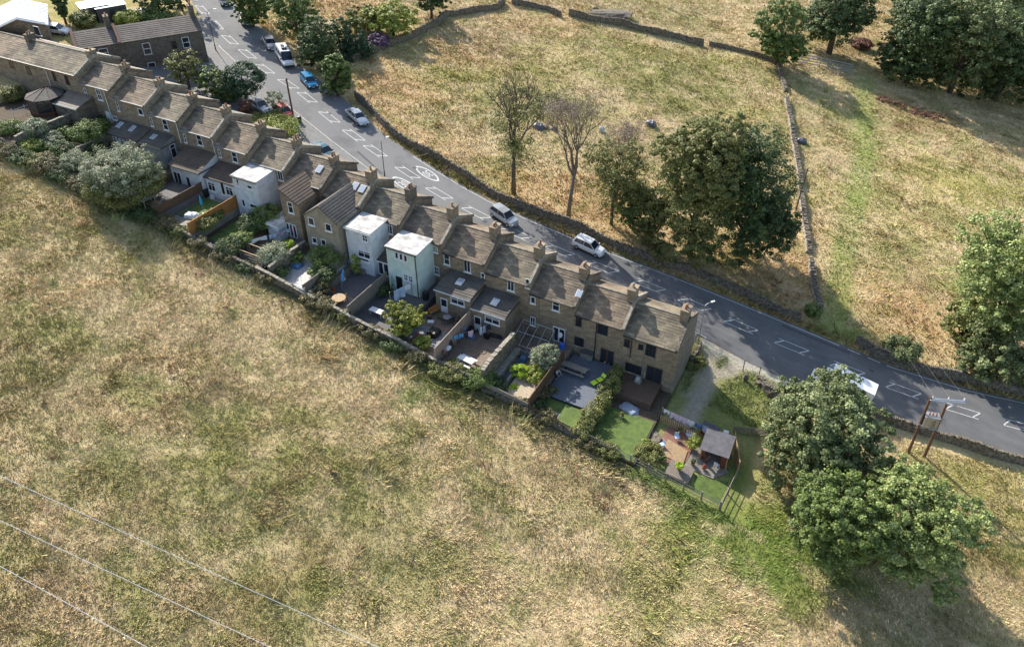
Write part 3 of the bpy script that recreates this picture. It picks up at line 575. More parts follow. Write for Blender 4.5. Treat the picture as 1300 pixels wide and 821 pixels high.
door(HOUSE[15], onv(771, 448, YR)[0], GZ[15] + .05, 1.7, 2.3, 'brownframe', gl=2)
door(HOUSE[16], onv(830, 477, YR)[0], GZ[16] + .9, 1.9, 2.2, 'dframe', gl=2)
def pipe(k, u, zt, zb, m='black', y=YR - .1, name='downpipe'):
    p = MB(); p.tube([(u, y - .25, zt), (u, y, zt - .25), (u, y, zb)], .055, 6); p.build(name, m, HOUSE[k])
pipe(1, onv(57, 86, YR)[0], 17.6, GZ[1], 'white'); pipe(2, onv(128, 117, YR)[0] + .8, gut(2) - .2, GZ[2], 'white'); pipe(5, PK[5] + .3 + 5.5, gut(5) - .2, GZ[5], 'white'); pipe(14, PK[14] + 1.1, gut(14) - .2, GZ[14], 'galv'); pipe(15, onv(757.6, 415, YR)[0], gut(15) - .2, GZ[15]); pipe(16, onv(801.5, 440, YR)[0], gut(16) - .2, gut(16) - 3.2)
pipe(16, onv(818.5, 445, YR)[0], gut(16) - .2, GZ[16] + .5, 'galv'); pipe(12, PK[12] + 3, gut(12) - .2, gut(12) - 3, 'galv'); pipe(4, PK[4] + 5.4, gut(4) - .2, gut(4) - 3.4, 'white')
# wing(k, x0, x1, y0, front z, back z, ...) an extension behind house k
def wing(k, x0, x1, y0, zf, zb, wm, rm, name='rear_extension', side=0, fascia='dframe', yb=YR + .02, gable=False, zl=None):
    h = HOUSE[k]; base = zp(x1) - 2.2; w = MB()
    if gable:
        xm = (x0 + x1) / 2; w.prism([(x0, base), (x1, base), (x1, zf), (xm, gable), (x0, zf)], y0, yb, 'y')
    elif zl is not None:                     # one-way roof falling downhill: left edge zl, right edge zf
        w.prism([(x0, base), (x1, base), (x1, zf), (x0, zl)], y0, yb, 'y')
    else: w.prism([(y0, base), (y0, zf), (yb, zb), (yb, base)], x0, x1, 'x')
    o = w.build(name, wm, h); r = MB()
    if gable:
        n = 9
        for s, xe in ((-1, x0 - .15), (1, x1 + .15)):
            ze = zf - .08
            for i in range(n):
                a, b = i / n, (i + 1) / n; xa, xb = xe + (xm - xe) * a, xe + (xm - xe) * b; za, zb_ = ze + (gable + .05 - ze) * a, ze + (gable + .05 - ze) * b
                r.quad((xa, y0 - .12, za + .04), (xa, yb + .6, za + .04), (xb, yb + .6, zb_ + .01), (xb, y0 - .12, zb_ + .01)); r.quad((xa, y0 - .12, za), (xa, yb + .6, za), (xa, yb + .6, za + .04), (xa, y0 - .12, za + .04))
        for s, xe in ((-1, x0 - .15), (1, x1 + .15)): r.quad((xe, y0 - .121, zf - .2), (xe, y0 - .121, zf - .02), (xm, y0 - .121, gable + .08), (xm, y0 - .121, gable - .12))
    elif zl is not None:
        n = 8
        for i in range(n):
            a, b = i / n, (i + 1) / n; xa, xb = x1 + .12 + (x0 - .12 - x1) * a, x1 + .12 + (x0 - .12 - x1) * b; za, zb_ = zf + (zl - zf) * a, zf + (zl - zf) * b
            r.quad((xa, y0 - .15, za + .07), (xa, yb + .3, za + .07), (xb, yb + .3, zb_ + .03), (xb, y0 - .15, zb_ + .03)); r.quad((xa, y0 - .15, za), (xa, yb + .3, za), (xa, yb + .3, za + .07), (xa, y0 - .15, za + .07))
        r.box(x0 - .16, x0 - .11, y0 - .15, yb, zl - .12, zl + .06); r.quad((x0 - .12, y0 - .152, zl - .1), (x1 + .12, y0 - .152, zf - .1), (x1 + .12, y0 - .152, zf + .07), (x0 - .12, y0 - .152, zl + .05))
    elif abs(zb - zf) < .25:
        r.prism([(y0 - .14, zf), (y0 - .14, zf + .1), (yb - .03, zb + .1), (yb - .03, zb)], x0 - .12, x1 + .12, 'x')
    else:
        roofslope(r, x0 - .1, x1 + .1, y0 - .2, zf - .02, yb, zb + .06, 9, .05); r.box(x1 + .06, x1 + .1, y0 - .2, yb, zf - .2, zf - .02)
    r.build('extension_roof', rm, o)
    if fascia:
        q = MB(); q.box(x0 - .13, x1 + .13, y0 - .24, y0 - .145, zf - .14, zf + .0) if not (gable or zl) else q.box(x0, x1, y0 - .06, y0 - .02, zf - .4, zf - .36)
        if not gable and zl is None: q.build('fascia', fascia, o)
    return o
def ewin(o, x, y, pl, w, h, fr='white', bars=1, tr=0, face='r', sill=True):
    a, z = (onv(x, y, pl) if face == 'r' else onu(x, y, pl)); return window(o, face, a, z, pl, w, h, fr, bars, sill, split=False, trans=tr)
def skyl(o, px_, py_, plz, w=.7, h=1.0, y0=None, zf=None, yb=YR, zb=None, fr='white'):
    # roof window lying in the slope between (y0,zf) and (yb,zb)
    d = ray(px_, py_); n = np.array([0, -(zb - zf) / (yb - y0), 1.0]); t = ((np.array([0, y0, zf + .1]) - CAM) @ n) / (d @ n); p = CAM + d * t
    an = math.atan2(zb - zf, yb - y0); mb = MB(); mt = Matrix.Translation(Vector(p) + Vector((0, 0, .06))) @ Matrix.Rotation(an, 4, 'X')
    mb.box(-w / 2, w / 2, -h / 2, h / 2, -.08, .03, 1, mt); mb.box(-w / 2 + .06, w / 2 - .06, -h / 2 + .06, h / 2 - .06, .03, .045, 0, mt); mb.build('roof_window', ['skylight', fr], o)
e3 = wing(3, 6.8, 12.9, -6.0, 11.5, 12.4, 'stone', 'slate_grey'); skyl(e3, 152, 159, 0, .75, 1.1, -6.0, 11.5, zb=12.4); skyl(e3, 168, 163.5, 0, .75, 1.1, -6.0, 11.5, zb=12.4)
for i, x in enumerate((147, 151.5, 156, 161)): ewin(e3, x, 180.5 + i * 1.2, -6.0, .55, 1.9, 'white', 0, .25, sill=False)
e4 = wing(4, 13.2, 17.3, -5.9, 11.4, 12.2, 'grey_render', 'slate_grey', fascia='galv'); skyl(e4, 195, 174, 0, .75, .9, -5.9, 11.4, zb=12.2); ewin(e4, 220, 191.5, 17.3, .9, 2.0, 'white', 0, .3, face='e'); ewin(e4, 228, 187, 17.3, .8, 1.0, 'white', 0, 0, face='e')
e5 = wing(5, 19.5, 25.0, -6.9, 9.9, 11.2, 'white_render', 'slate_brown', fascia='black'); ewin(e5, 226, 226, -6.9, 1.4, 1.9, 'white', 1, 0); ewin(e5, 240, 232, -6.9, .8, 1.9, 'white', 0, 0)
e6 = wing(6, 25.4, 31.0, -6.4, 9.3, 10.2, 'white_render', 'slate_brown', fascia='black'); ewin(e6, 269, 237, -6.4, 1.3, 1.3, 'white', 1, .3); ewin(e6, 283, 239, -6.4, .7, 2.0, 'white', 0, 0); ewin(e6, 291.5, 243, -6.4, 1.3, 1.3, 'white', 1, .3)
e7 = wing(7, 31.25, 35.4, -7.0, 11.15, 11.3, 'white_render', 'felt', fascia='dframe')
for x, y, w_, h_ in ((302, 231.5, .45, .95), (317, 237.5, .9, .55), (309.5, 257.5, .5, 1.1), (322.5, 262, 1.4, .65)): ewin(e7, x, y, -7.0, w_, h_, 'white', 0, 0)
e8 = wing(8, 39.5, 42.3, -7.3, 9.9, 9.9, 'stone', 'slate_brown', zl=11.5, yb=-1.6); ewin(e8, 369, 263.5, -7.3, .85, 1.6, 'white', 0, .4)
c8 = wing(8, 37.6, 39.46, -8.6, 6.6, 6.7, 'white_render', 'felt', 'garden_room', fascia='white', yb=YR + .02)
for i in range(4): ewin(e8, 362.0 + i * 4.3, 289.5 + i * 1.5, -7.3, .55, 2.0, 'white', 0, 0, sill=False)
e9 = wing(9, 43.5, 48.75, -7.8, 9.1, 9.1, 'buff_render', 'slate_grey', gable=11.0, yb=-1.9)
for x, y, s in ((395.3, 281, .95), (417, 288.7, .95), (399.7, 305, .75), (411, 307.5, .75)): ewin(e9, x, y, -7.8, s, s * 1.15, 'white', 0, 0)
e10 = wing(10, 49.2, 53.0, -7.0, 8.5, 8.6, 'white_render', 'felt', fascia='white'); ewin(e10, 463.5, 302.5, -7.0, .8, .95, 'white', 1, .5); ewin(e10, 462.5, 323, -7.0, 1.9, 1.0, 'white', 1, .3); ewin(e10, 461, 329, -7.0, 1.9, .5, 'white', 0, 0)
f10 = wing(10, 53.02, 54.85, -6.3, 4.4, 5.0, 'white_render', 'slate_grey', 'side_extension', fascia='white'); door(f10, 53.95, GZ[10] + .1, 1.6, 2.05, 'white', -6.3, gl=2, sub=False)
e11 = wing(11, 55.2, 59.6, -7.0, 7.45, 7.6, 'teal_render', 'felt', fascia='dframe')
for i in range(3): ewin(e11, 503.7 + 5.6 * i, 324 + 2 * i, -7.0, .52, 1.0, 'white', 0, 0)
ewin(e11, 515.5, 352, -7.0, .6, .95, 'white', 1, .5); ewin(e11, 521.5, 354, -7.0, .6, .95, 'white', 1, .5); door(e11, onv(506.5, 352, -7.0)[0], GZ[11] + .15, .9, 2.1, 'black', -7.0, sub=False)
q = MB(); a = onv(499.5, 350, -7.0)[0]; q.cbox((a - .15, -7.45, GZ[11] + 1.2), (.95, .05, 2.0), R(115)); q.build('open_door', 'teal_render', e11)
p = MB(); p.tube([(59.5, -7.16, 7.3), (59.5, -7.1, GZ[11])], .06, 6); p.build('downpipe', 'black', e11)
e12 = wing(12, 62.0, 66.9, -7.0, 3.35, 4.0, 'stone', 'slate_grey', fascia='white'); skyl(e12, 584, 358, 0, .85, 1.1, -7, 3.35, zb=4.0); door(e12, onv(563.8, 383, -7.0)[0], GZ[12] + .1, .95, 2.1, 'white', -7.0, gl=1, sub=False); ewin(e12, 581, 382.5, -7.0, 1.9, .95, 'white', 1, .3)
e13 = wing(13, 67.1, 71.6, -7.0, 2.3, 3.0, 'stone', 'slate_grey', fascia='white'); skyl(e13, 628.4, 383.5, 0, .85, 1.1, -7, 2.3, zb=3.0); door(e13, onv(606.5, 405.5, -7.0)[0], GZ[13] + .1, .95, 2.1, 'white', -7.0, gl=1, sub=False); ewin(e13, 625, 406.5, -7.0, 2.0, .95, 'white', 1, .3)
# roof windows in the main slopes
for k, pts in ((8, [(405.5, 215)]), (9, [(450.5, 236.5), (459.8, 240)])):
    for x, y in pts: skyl(HOUSE[k], x, y, 0, .8, 1.1, YR - .28, gut(k) - .1, YT, gut(k) + 1.93)
skyl(HOUSE[14], 735, 373, 0, .7, 1.0, YR - .28, gut(14) - .1, YT, gut(14) + 1.93, 'white')
# glazed octagonal garden room and lean-to of house 1
gx, gz_ = onv(48, 112, -6.5); gb = zp(gx) - .3; cr = MB(); rr = MB(); fr_ = MB(); n = 8; rad = 2.5; hh = 12.9 - 0
top = gb + 3.1; cx_, cy_ = gx, -5.9
for i in range(n):
    a0, a1 = 2 * math.pi * (i + .5) / n, 2 * math.pi * (i + 1.5) / n; P0 = (cx_ + rad * math.cos(a0), cy_ + rad * math.sin(a0)); P1 = (cx_ + rad * math.cos(a1), cy_ + rad * math.sin(a1))
    cr.quad((*P0, gb - .5), (*P1, gb - .5), (*P1, gb + 1.1), (*P0, gb + 1.1), m=0); cr.quad((*P0, gb + 1.1), (*P1, gb + 1.1), (*P1, top), (*P0, top), m=1)
    fr_.tube([(*P0, gb), (*P0, top)], .08, 4); fr_.tube([(*P0, gb + 1.1), (*P1, gb + 1.1)], .05, 4)
    e0 = (cx_ + (rad + .25) * math.cos(a0), cy_ + (rad + .25) * math.sin(a0), top); e1 = (cx_ + (rad + .25) * math.cos(a1), cy_ + (rad + .25) * math.sin(a1), top)
    rr.quad(e0, e1, (cx_, cy_ + .6, top + 1.0)); fr_.tube([e0, (cx_, cy_ + .6, top + 1.04)], .035, 4)
cro = cr.build('garden_room', ['brownframe', 'glass'], HOUSE[1]); rr.build('garden_room_roof', 'slate_grey', cro); fr_.build('garden_room_frame', 'brownframe', cro)
ll = wing(1, onv(66, 122, -6.2)[0], onv(66, 122, -6.2)[0] + 5.0, -6.4, gb + 2.5, gb + 3.2, 'stone_dark', 'deck_grey', 'lean_to', fascia='white')
# satellite dish on house 14
sdp = MB(); u, z = onv(712, 425, YR - .3); sdp.lathe((0, 0, 0), [(.0, 0), (.2, .03), (.33, .09)], 12); ds = sdp.build('satellite_dish', 'white', HOUSE[14], local=True); ds.location = Vector((u, YR - .35, z)) - HOUSE[14].location; ds.rotation_euler = (R(60), 0, R(-20))
# the dark terrace set at an angle behind, at the top left
BA, BE = Vector((-.93, 21.45, 0)), Vector((-10.92, 6.3, 0)); dr = (BE - BA).normalized(); pr = Vector((dr.y, -dr.x, 0))
if pr.y < 0: pr = -pr
bro = math.atan2(dr.y, dr.x); topz = 17.0; bz = zp(-.93)
def on_bw(x, y):
    d = ray(x, y); n = np.array(pr); t = ((np.array(BA) - CAM) @ n) / (d @ n); p = Vector(CAM + d * t); return (p - BA).dot(dr), p.z
for i, (s0, s1, lb) in enumerate(((0, 13.0, 'dark stone house whose gable stands at the kerb'), (13.0, 19.3, 'dark stone house joining the kerbside one to the main terrace'))):
    b = thing('dark_stone_house', lb, 'house', (BA.x + dr.x * (s0 + s1) / 2, BA.y + dr.y * (s0 + s1) / 2, bz))
    def Q(s, d, z): p = BA + dr * s + pr * d; return (p.x, p.y, z)
    dz = .0; D = 8.0; rs = 1.55; w = MB(); prof = [(0, bz - 2.5), (0, topz + dz), (D / 2, topz + dz + rs - .15), (D, topz + dz), (D, bz - 2.5)]
    for s in (s0 + .003, s1): w.v += [Q(s, d, z) for d, z in prof]
    for j in range(5): q = (j + 1) % 5; w.f.append((j, q, 5 + q, 5 + j)); w.mi.append(0)
    w.f += [(4, 3, 2, 1, 0), (5, 6, 7, 8, 9)]; w.mi += [0, 0]; w.build('wall', 'stone_dark', b)
    r = MB(); nn = 9; sa = s0 - (.2 if i == 0 else -.12)
    for sgn, d_0 in ((1, -.25), (-1, D + .25)):
        for j in range(nn):
            a, c = j / nn, (j + 1) / nn; da, dc = d_0 + (D / 2 - d_0) * a, d_0 + (D / 2 - d_0) * c; za, zc = topz - .08 + rs * a, topz - .08 + rs * c
            r.quad(Q(sa, da, za + .06), Q(s1 - .3, da, za + .06), Q(s1 - .3, dc, zc + .02), Q(sa, dc, zc + .02)); r.quad(Q(sa, da, za), Q(s1 - .3, da, za), Q(s1 - .3, da, za + .06), Q(sa, da, za + .06))
    r.build('roof', 'slate_old', b)
    c = MB(); pp = [(-.3, topz + .1), (D / 2, topz + rs + .35), (D + .3, topz + .1), (D + .3, topz - .4), (D / 2, topz + rs - .3), (-.3, topz - .4)]
    for s in (s1 - .32, s1 + .1): c.v += [Q(s, d, z) for d, z in pp]
    for j in range(6): q = (j + 1) % 6; c.f.append((j, q, 6 + q, 6 + j)); c.mi.append(0)
    c.f += [(5, 4, 3, 2, 1, 0), (6, 7, 8, 9, 10, 11)]; c.mi += [0, 0]; c.build('parapet', 'brick_dark', b)
    sc_ = .5 if i == 0 else 13.0 - 13.0 + 13.3
    cs = .5 if i == 0 else 13.6; chs = MB(); cp = Q(cs, D / 2 + (0 if i == 0 else .6), topz + rs + .5); chs.cbox((cp[0], cp[1], cp[2]), (.8, 1.5, 2.2), bro); chn = chs.build('chimney', 'stone_dark', b)
    for q in (-.4, .4): pm = MB(); p2 = Q(cs, D / 2 + q, 0); pm.lathe((p2[0], p2[1], cp[2] + 1.1), [(.14, 0), (.12, .5), (.1, .5)], 8); pm.build('chimney_pot', 'pot', chn)
    wl = [(186.5, 62, 1.2, 1.9), (193.5, 86, 1.2, 1.8), (236, 54, 1.15, 1.8), (221, 57.5, .8, 1.3)] if i == 0 else [(131.5, 67, 1.4, 1.4)]
    for x, y, ww, hh in wl:
        s, zz = on_bw(x, y); wb = MB(); mt = Matrix.Translation(Vector(Q(s, -.02, zz))) @ Matrix.Rotation(bro, 4, 'Z'); wb.box(-ww / 2, ww / 2, -.03, .03, -hh / 2, hh / 2, 0, mt); o = wb.build('window', 'glass', b); f = MB()
        for x0, x1, z0, z1 in ((-ww / 2, ww / 2, hh / 2 - .09, hh / 2), (-ww / 2, ww / 2, -hh / 2, -hh / 2 + .09), (-ww / 2, -ww / 2 + .09, -hh / 2, hh / 2), (ww / 2 - .09, ww / 2, -hh / 2, hh / 2), (-ww / 2, ww / 2, -.04, .04)): f.box(x0, x1, -.08 - abs(x1 - x0) * .004, .08 + abs(x1 - x0) * .004, z0, z1, 0, mt)
        f.build('frame', 'white' if ww > 1 else 'dframe', o); f = MB(); f.box(-ww / 2 - .12, ww / 2 + .12, -.13, .13, -hh / 2 - .13, -hh / 2 - .003, 0, mt); f.build('sill', 'cope', o)
# garage with the pale metal roof, far top left
gz0 = lambda P: P
ga = at(45, 50); gb_ = thing('garage_barn', 'stone garage with a bright pale sheet roof and open front at the top left corner', 'garage', (ga.x, ga.y, ga.z))
rdg0 = at(21, 24, 5.2, lambda u, v: ga.z); rdg1 = at(21, 3, 5.6, lambda u, v: ga.z)
el = at(-6, 37, 3.6, lambda u, v: ga.z); er = at(58, 31, 3.2, lambda u, v: ga.z); dd = (rdg1 - rdg0); dd.z = 0; dd = dd.normalized() * 12
el = Vector(el); er = Vector(er); rg = Vector(rdg0)
b = MB(); bl = lambda p: Vector((p.x, p.y, ga.z - 1.5))
for P in ((bl(el), bl(er), er, rg, el),): b.quad(*P)
b.quad(bl(er), bl(er) + dd, er + dd, er); b.quad(bl(el) + dd, bl(el), el, el + dd); b.quad(bl(er) + dd, bl(el) + dd, el + dd, rg + dd, er + dd); b.build('wall', 'stone', gb_)
r = MB(); up = Vector((0, 0, .12)); dn = dd.normalized() * -.6; nr = 14
for A, B in ((el, rg), (rg, er)):
    X = (B - A).normalized() * .5; a_, b_ = (A - X if A is el else A), (B + X if B is er else B)
    r.quad(a_ + up + dn, b_ + up + dn, b_ + up + dd, a_ + up + dd); r.quad(a_ + dn, b_ + dn, b_ + up + dn, a_ + up + dn)
    for j in range(nr): r.tube([a_ + up * 1.1 + dn + (dd - dn) * j / nr, b_ + up * 1.1 + dn + (dd - dn) * j / nr], .04, 4, cap=False)
r.build('roof', mk('pale_sheet_roof', (.75, .77, .79), (.6, .62, .65), 1, .5), gb_)
op = MB(); e_ = (er - el); e_.z = 0; nn = dd.normalized() * -.06; p0 = bl(el) + e_ * .12 + nn; p1 = bl(el) + e_ * .86 + nn; z1 = ga.z + 2.7; op.quad(p0, p1, Vector((p1.x, p1.y, z1)), Vector((p0.x, p0.y, z1))); op.build('door_opening', 'black', gb_)
op = MB(); fa = nn * 2; op.quad(el + fa, rg + fa, rg + fa + Vector((0, 0, .25)), el + fa + Vector((0, 0, .25))); op.quad(rg + fa, er + fa, er + fa + Vector((0, 0, .25)), rg + fa + Vector((0, 0, .25))); op.build('barge_board', 'white', gb_)
# ------------------------------------------------------------------ garden floors (stepped level plots behind the houses)
floor_m = {1: 'soil', 2: 'soil', 3: 'flag', 4: 'soil', 5: 'flag_dark', 6: 'flag', 7: 'soil', 8: 'flag_brown', 9: 'flag_white', 10: 'flag_dark', 11: 'flag_dark', 12: 'flag_brown', 13: 'flag_brown', 14: 'flag_brown', 15: 'flag_dark', 16: 'soil'}
for k in range(1, 17):
    f = MB(); f.box(PK[k] + .003, PK[k + 1] - .003, VW + .02, YR + .3, GZ[k] - 3, GZ[k]); tag(f.build('garden_ground', floor_m[k]), kind='structure')
def patch(pts, mat, name='lawn', h=.05, kind='structure', s=surf):
    P = [at(x, y, 0, s) for x, y in pts]; z = sum(p.z for p in P) / len(P); f = MB(); n = len(P)
    same = max(p.z for p in P) - min(p.z for p in P) < .02
    t = [(p.x, p.y, (z if same else p.z) + h) for p in P]; b = [(p.x, p.y, p.z - .6) for p in P]; f.v = t + b
    f.f = [tuple(range(n))] + [(i, (i + 1) % n, n + (i + 1) % n, n + i) for i in range(n)]; f.mi = [0] * (n + 1)
    ar = sum(t[i][0] * t[(i + 1) % n][1] - t[(i + 1) % n][0] * t[i][1] for i in range(n))
    if ar < 0: f.f = [q[::-1] for q in f.f]
    o = f.build(name, mat); tag(o, kind=kind); return o
def rpatch(u0, u1, v0, v1, k, mat, name='lawn', h=.05):
    f = MB(); f.box(u0, u1, v0, v1, GZ[k] - .4, GZ[k] + h); o = f.build(name, mat); tag(o, kind='structure'); return o
rpatch(25.4, 30.9, -12.2, -7.2, 6, 'lawn'); rpatch(31.9, 35.4, -13.6, -8.4, 7, 'lawn'); rpatch(79.2, 84.9, -15.1, -11.6, 15, 'lawn'); rpatch(85.9, 91.4, -15.2, -8.6, 16, 'lawn')
rpatch(79.15, 85.0, -11.55, -3.5, 15, 'deck_blue', 'decking', .32); rpatch(73.3, 75.2, -12.6, -6.8, 14, 'deck_blue', 'decking', .1); rpatch(75.5, 78.8, -15.0, -11.0, 14, 'gravel', 'gravel_bed', .35)
rpatch(85.8, 90.3, -7.1, -3.35, 16, 'deck_brown', 'decking', .9); rpatch(61.2, 66.8, -13.4, -10.4, 12, 'lead', 'slab_terrace', .06); rpatch(49.2, 54.7, -15.1, -12.0, 10, 'deck_grey', 'slab_terrace', .06)
patch([(846, 505), (840, 530), (935, 560), (960, 548), (905, 495)], 'lawn', 'side_lawn', .01) if False else None
gp = lambda *a: patch(*a, s=lambda u, v: float(g(u, v)))
# ------------------------------------------------------------------ dry-stone walls and fences
gnd = lambda u, v: float(g(u, v))
def resample(P, step):
    out = [P[0]]
    for a, b in zip(P[:-1], P[1:]):
        L = math.hypot(b[0] - a[0], b[1] - a[1]); n = max(1, int(round(L / step)))
        for i in range(1, n + 1): out.append((a[0] + (b[0] - a[0]) * i / n, a[1] + (b[1] - a[1]) * i / n))
    return out
def drywall(label, P, h=1.2, w=.5, gaps=(), name='stone_wall', mat='dry', cope='dry', cw=1.0, rough=1.0, group=None, flat=False, zf=None):
    """P: ground points (x, y). Body courses are jittered, cope stones stand on edge on top."""
    Q = resample(P, .45); r = random.Random(len(P) * 7 + int(P[0][0] * 10)); zf = zf or gnd; t = thing(name, label, 'wall', (Q[0][0], Q[0][1], zf(*Q[0])), 0, group)
    b = MB(); prev = None; K = 5; c = MB()
    for i, (x, y) in enumerate(Q):
        a = Q[max(i - 1, 0)]; e = Q[min(i + 1, len(Q) - 1)]; dx, dy = e[0] - a[0], e[1] - a[1]; L = math.hypot(dx, dy) or 1; nx, ny = -dy / L, dx / L
        z = zf(x, y); hh = h * (1 + rough * r.uniform(-.10, .06) + rough * .12 * math.sin(i * .31)); sec = []
        if any(g0 <= i / len(Q) <= g1 for g0, g1 in gaps): hh *= .35
        for s, zz in ((-1, -.5), (-1, .45), (-.72, 1), (.72, 1), (1, .45), (1, -.5)):
            j = rough * r.uniform(-.05, .05); ww = (w / 2 + j) * s; sec.append((x + nx * ww, y + ny * ww, z + (hh * zz if zz > 0 else -.6) + rough * r.uniform(-.03, .03)))
        n = len(b.v); b.v += sec
        if prev is not None:
            for q in range(5): b.f.append((prev + q, prev + q + 1, n + q + 1, n + q)); b.mi.append(0)
        prev = n
        if i < len(Q) - 1:
            an = math.atan2(dy, dx); z2 = zf(*Q[i + 1]); sl = math.atan2(z2 - z, L / 2 if 0 < i < len(Q) - 1 else L)
            if flat:
                c.cbox((x + dx / L * .22, y + dy / L * .22, z + hh + .05), (.44 * .97, w * cw, .09), an + r.uniform(-.02, .02), tilt=('Y', -sl))
            else:
                for q in range(2):
                    s = r.uniform(.13, .26); c.cbox((x + dx / L * .22 * q + r.uniform(-.03, .03), y + dy / L * .22 * q, z + hh + s * .35), (r.uniform(.12, .24), w * cw * r.uniform(.55, .9), s), an + r.uniform(-.3, .3), tilt=('X', r.uniform(-.25, .25)))
    b.f.append((0, 1, 2, 3, 4, 5)); b.f.append(tuple(len(b.v) - 6 + q for q in (5, 4, 3, 2, 1, 0))); b.mi += [0, 0]
    b.build('wall_body', mat, t); c.build('coping', cope, t); return t
def U(*p): return [(at(x, y, 0, gnd).x, at(x, y, 0, gnd).y) for x, y in p]
fw = [(u, rR(u) + 1.9 + .5 * math.sin(u * .3)) for u in range(24, 104, 3)]
drywall('long dark dry-stone wall along the far verge of the road, from the roadside trees to the field corner', fw, 1.15, .55)
drywall('dark dry-stone wall along the road at the right, past the small round bush', U((1086, 436), (1110, 452), (1140, 463), (1175, 475), (1230, 485), (1300, 503), (1380, 525)), 1.3, .6)
drywall('ruined dry-stone wall running down between the two upper fields, upper stretch', U((987, 82), (992, 100), (997, 118)), .8, .8, rough=2)
drywall('ruined pale dry-stone wall between the two upper fields, long middle stretch by the leaning pole', U((998, 128), (1005, 165), (1014, 215), (1019, 268), (1027, 322)), .75, .95, mat='cope', rough=2.2)
drywall('ruined pale dry-stone wall between the upper fields, short lower stretch above the road', U((1029, 334), (1031, 352), (1034, 368), (1040, 392)), .75, .9, mat='cope', rough=2.2)
drywall('dark field wall with a bulge, crossing the top of the picture beside the garden trees', U((448, 80), (480, 65), (520, 50), (545, 38), (568, 22), (600, 17), (632, 12), (640, 4)), 1.2, .6)
drywall('short dark field wall at the top middle, left of the stone heap', U((650, 6), (672, 9), (695, 14), (712, 22)), 1.0, .6)
drywall('long dark field wall at the top, right of the stone heap', U((722, 20), (750, 27), (790, 33), (830, 44), (860, 50), (893, 59)), 1.3, .6)
drywall('low field wall at the top between the dark field wall and the oak', U((900, 58), (930, 64), (960, 72), (985, 80)), .8, .6)
drywall('dark dry-stone wall on the near side of the road, behind the transformer poles', U((1112, 530), (1135, 540), (1180, 553), (1225, 567), (1262, 580), (1300, 589), (1370, 612)), 1.1, .6)
drywall('tumbled dry-stone wall between the driveway and the big sycamore', U((962, 484), (972, 496), (985, 508), (998, 520)), 1.0, .9, rough=2.4)
drywall('low kerbside wall of rubble beside the driveway mouth', U((888, 440), (884, 452), (876, 463)), .8, .5)
# garden boundary wall toward the meadow
gwz = lambda u, v: zp(u)
drywall('long garden wall with pale flat coping stones above the meadow', [(41.5, -15.4), (50, -15.45), (58, -15.45), (67, -15.45)], 1.0, .36, name='garden_wall', flat=True, cope='cope', cw=1.05, rough=.6)
drywall('overgrown garden wall above the meadow at the upper end of the terrace', [(-30, -15.5), (-14, -15.6), (0, -15.6), (10, -15.6), (24, -15.55)], .8, .4, name='garden_wall')
drywall('garden wall with grey slab coping below the lawn and pergola gardens', [(27.5, -15.5), (34, -15.5), (41.3, -15.45)], .85, .36, name='garden_wall', flat=True, cope='dry', cw=1.0, rough=.9)
drywall('ivy-topped garden wall below the patio with the white picnic table', [(67.1, -15.5), (73.0, -15.4)], 1.0, .45, name='garden_wall')
drywall('low stone retaining wall under the gravel planter and the lawn fence', [(73.2, -15.5), (78.9, -15.3), (85, -15.4)], .45, .4, name='garden_wall')
def party(label, k, v0, v1, h, mat='dry', w=.4, flat=True, cat='wall'):
    u = PK[k]; zt = max(GZ[k - 1], GZ[k]) if k > 1 else GZ[k]
    return drywall(label, [(u, v0), (u, v1)], h, w, name='garden_wall', mat=mat, cope='cope', flat=flat, rough=.5, zf=lambda a, b: zt)
party('tall brown stone wall beside the clothes line patio', 14, -15.0, -7.6, 2.1, 'dry', .5)
party('low stone wall between the shrubby gardens at the top of the terrace', 2, -15, -4, .8); party('stone wall between the white-railed terrace and the long shrubbery', 3, -15, -6, .7)
party('mossy wall between the pebbledash house patio and the pergola garden', 9, -14.8, -8, 1.0)
def boardfence(label, P, h, mat, post='wood_old', zf=None, name='board_fence', slats=0, pstep=1.8, group=None):
    zf = zf or surf; Q = resample(P, pstep); t = thing(name, label, 'fence', (Q[0][0], Q[0][1], zf(*Q[0])), 0, group); pm = MB()
    for i, (a, b) in enumerate(zip(Q[:-1], Q[1:])):
        an = math.atan2(b[1] - a[1], b[0] - a[0]); L = math.hypot(b[0] - a[0], b[1] - a[1]); z = (zf(*a) + zf(*b)) / 2; c = ((a[0] + b[0]) / 2, (a[1] + b[1]) / 2); tl = math.atan2(zf(*b) - zf(*a), L)
        if slats:
            for s in range(slats): pm.cbox((c[0], c[1], z + h * (s + .6) / slats), (L, .035, h / slats * .72), an, tilt=('Y', -tl))
        else:
            pm.cbox((c[0], c[1], z + h / 2 - .1), (L - .02, .045, h + .2), an, tilt=('Y', -tl)); pm.cbox((c[0], c[1], z + h + .03), (L, .09, .05), an, tilt=('Y', -tl))
            n = int(L / .16)
            for s in range(n): x = -L / 2 + L * (s + .5) / n; pm.cbox((c[0] + math.cos(an) * x, c[1] + math.sin(an) * x, z + h / 2 - .1 + math.tan(tl) * x), (.12, .075, h + .2), an)
    pm.build('panel', mat, t)
    for a in Q: p = MB(); z = zf(*a); p.box(a[0] - .06, a[0] + .06, a[1] - .06, a[1] + .06, z - .5, z + h + .1); p.build('post', post, t)
    return t
top = lambda k: (lambda u, v: max(GZ[k - 1], GZ[k]))
low_ = lambda k: (lambda u, v: GZ[k])
u6 = PK[7] - .1
boardfence('bright orange board fence above the lawn of the white extension', [(u6 - .3, -15.0), (u6 + .0, -6.5)], 1.75, 'wood_orange', 'wood_orange', top(7))
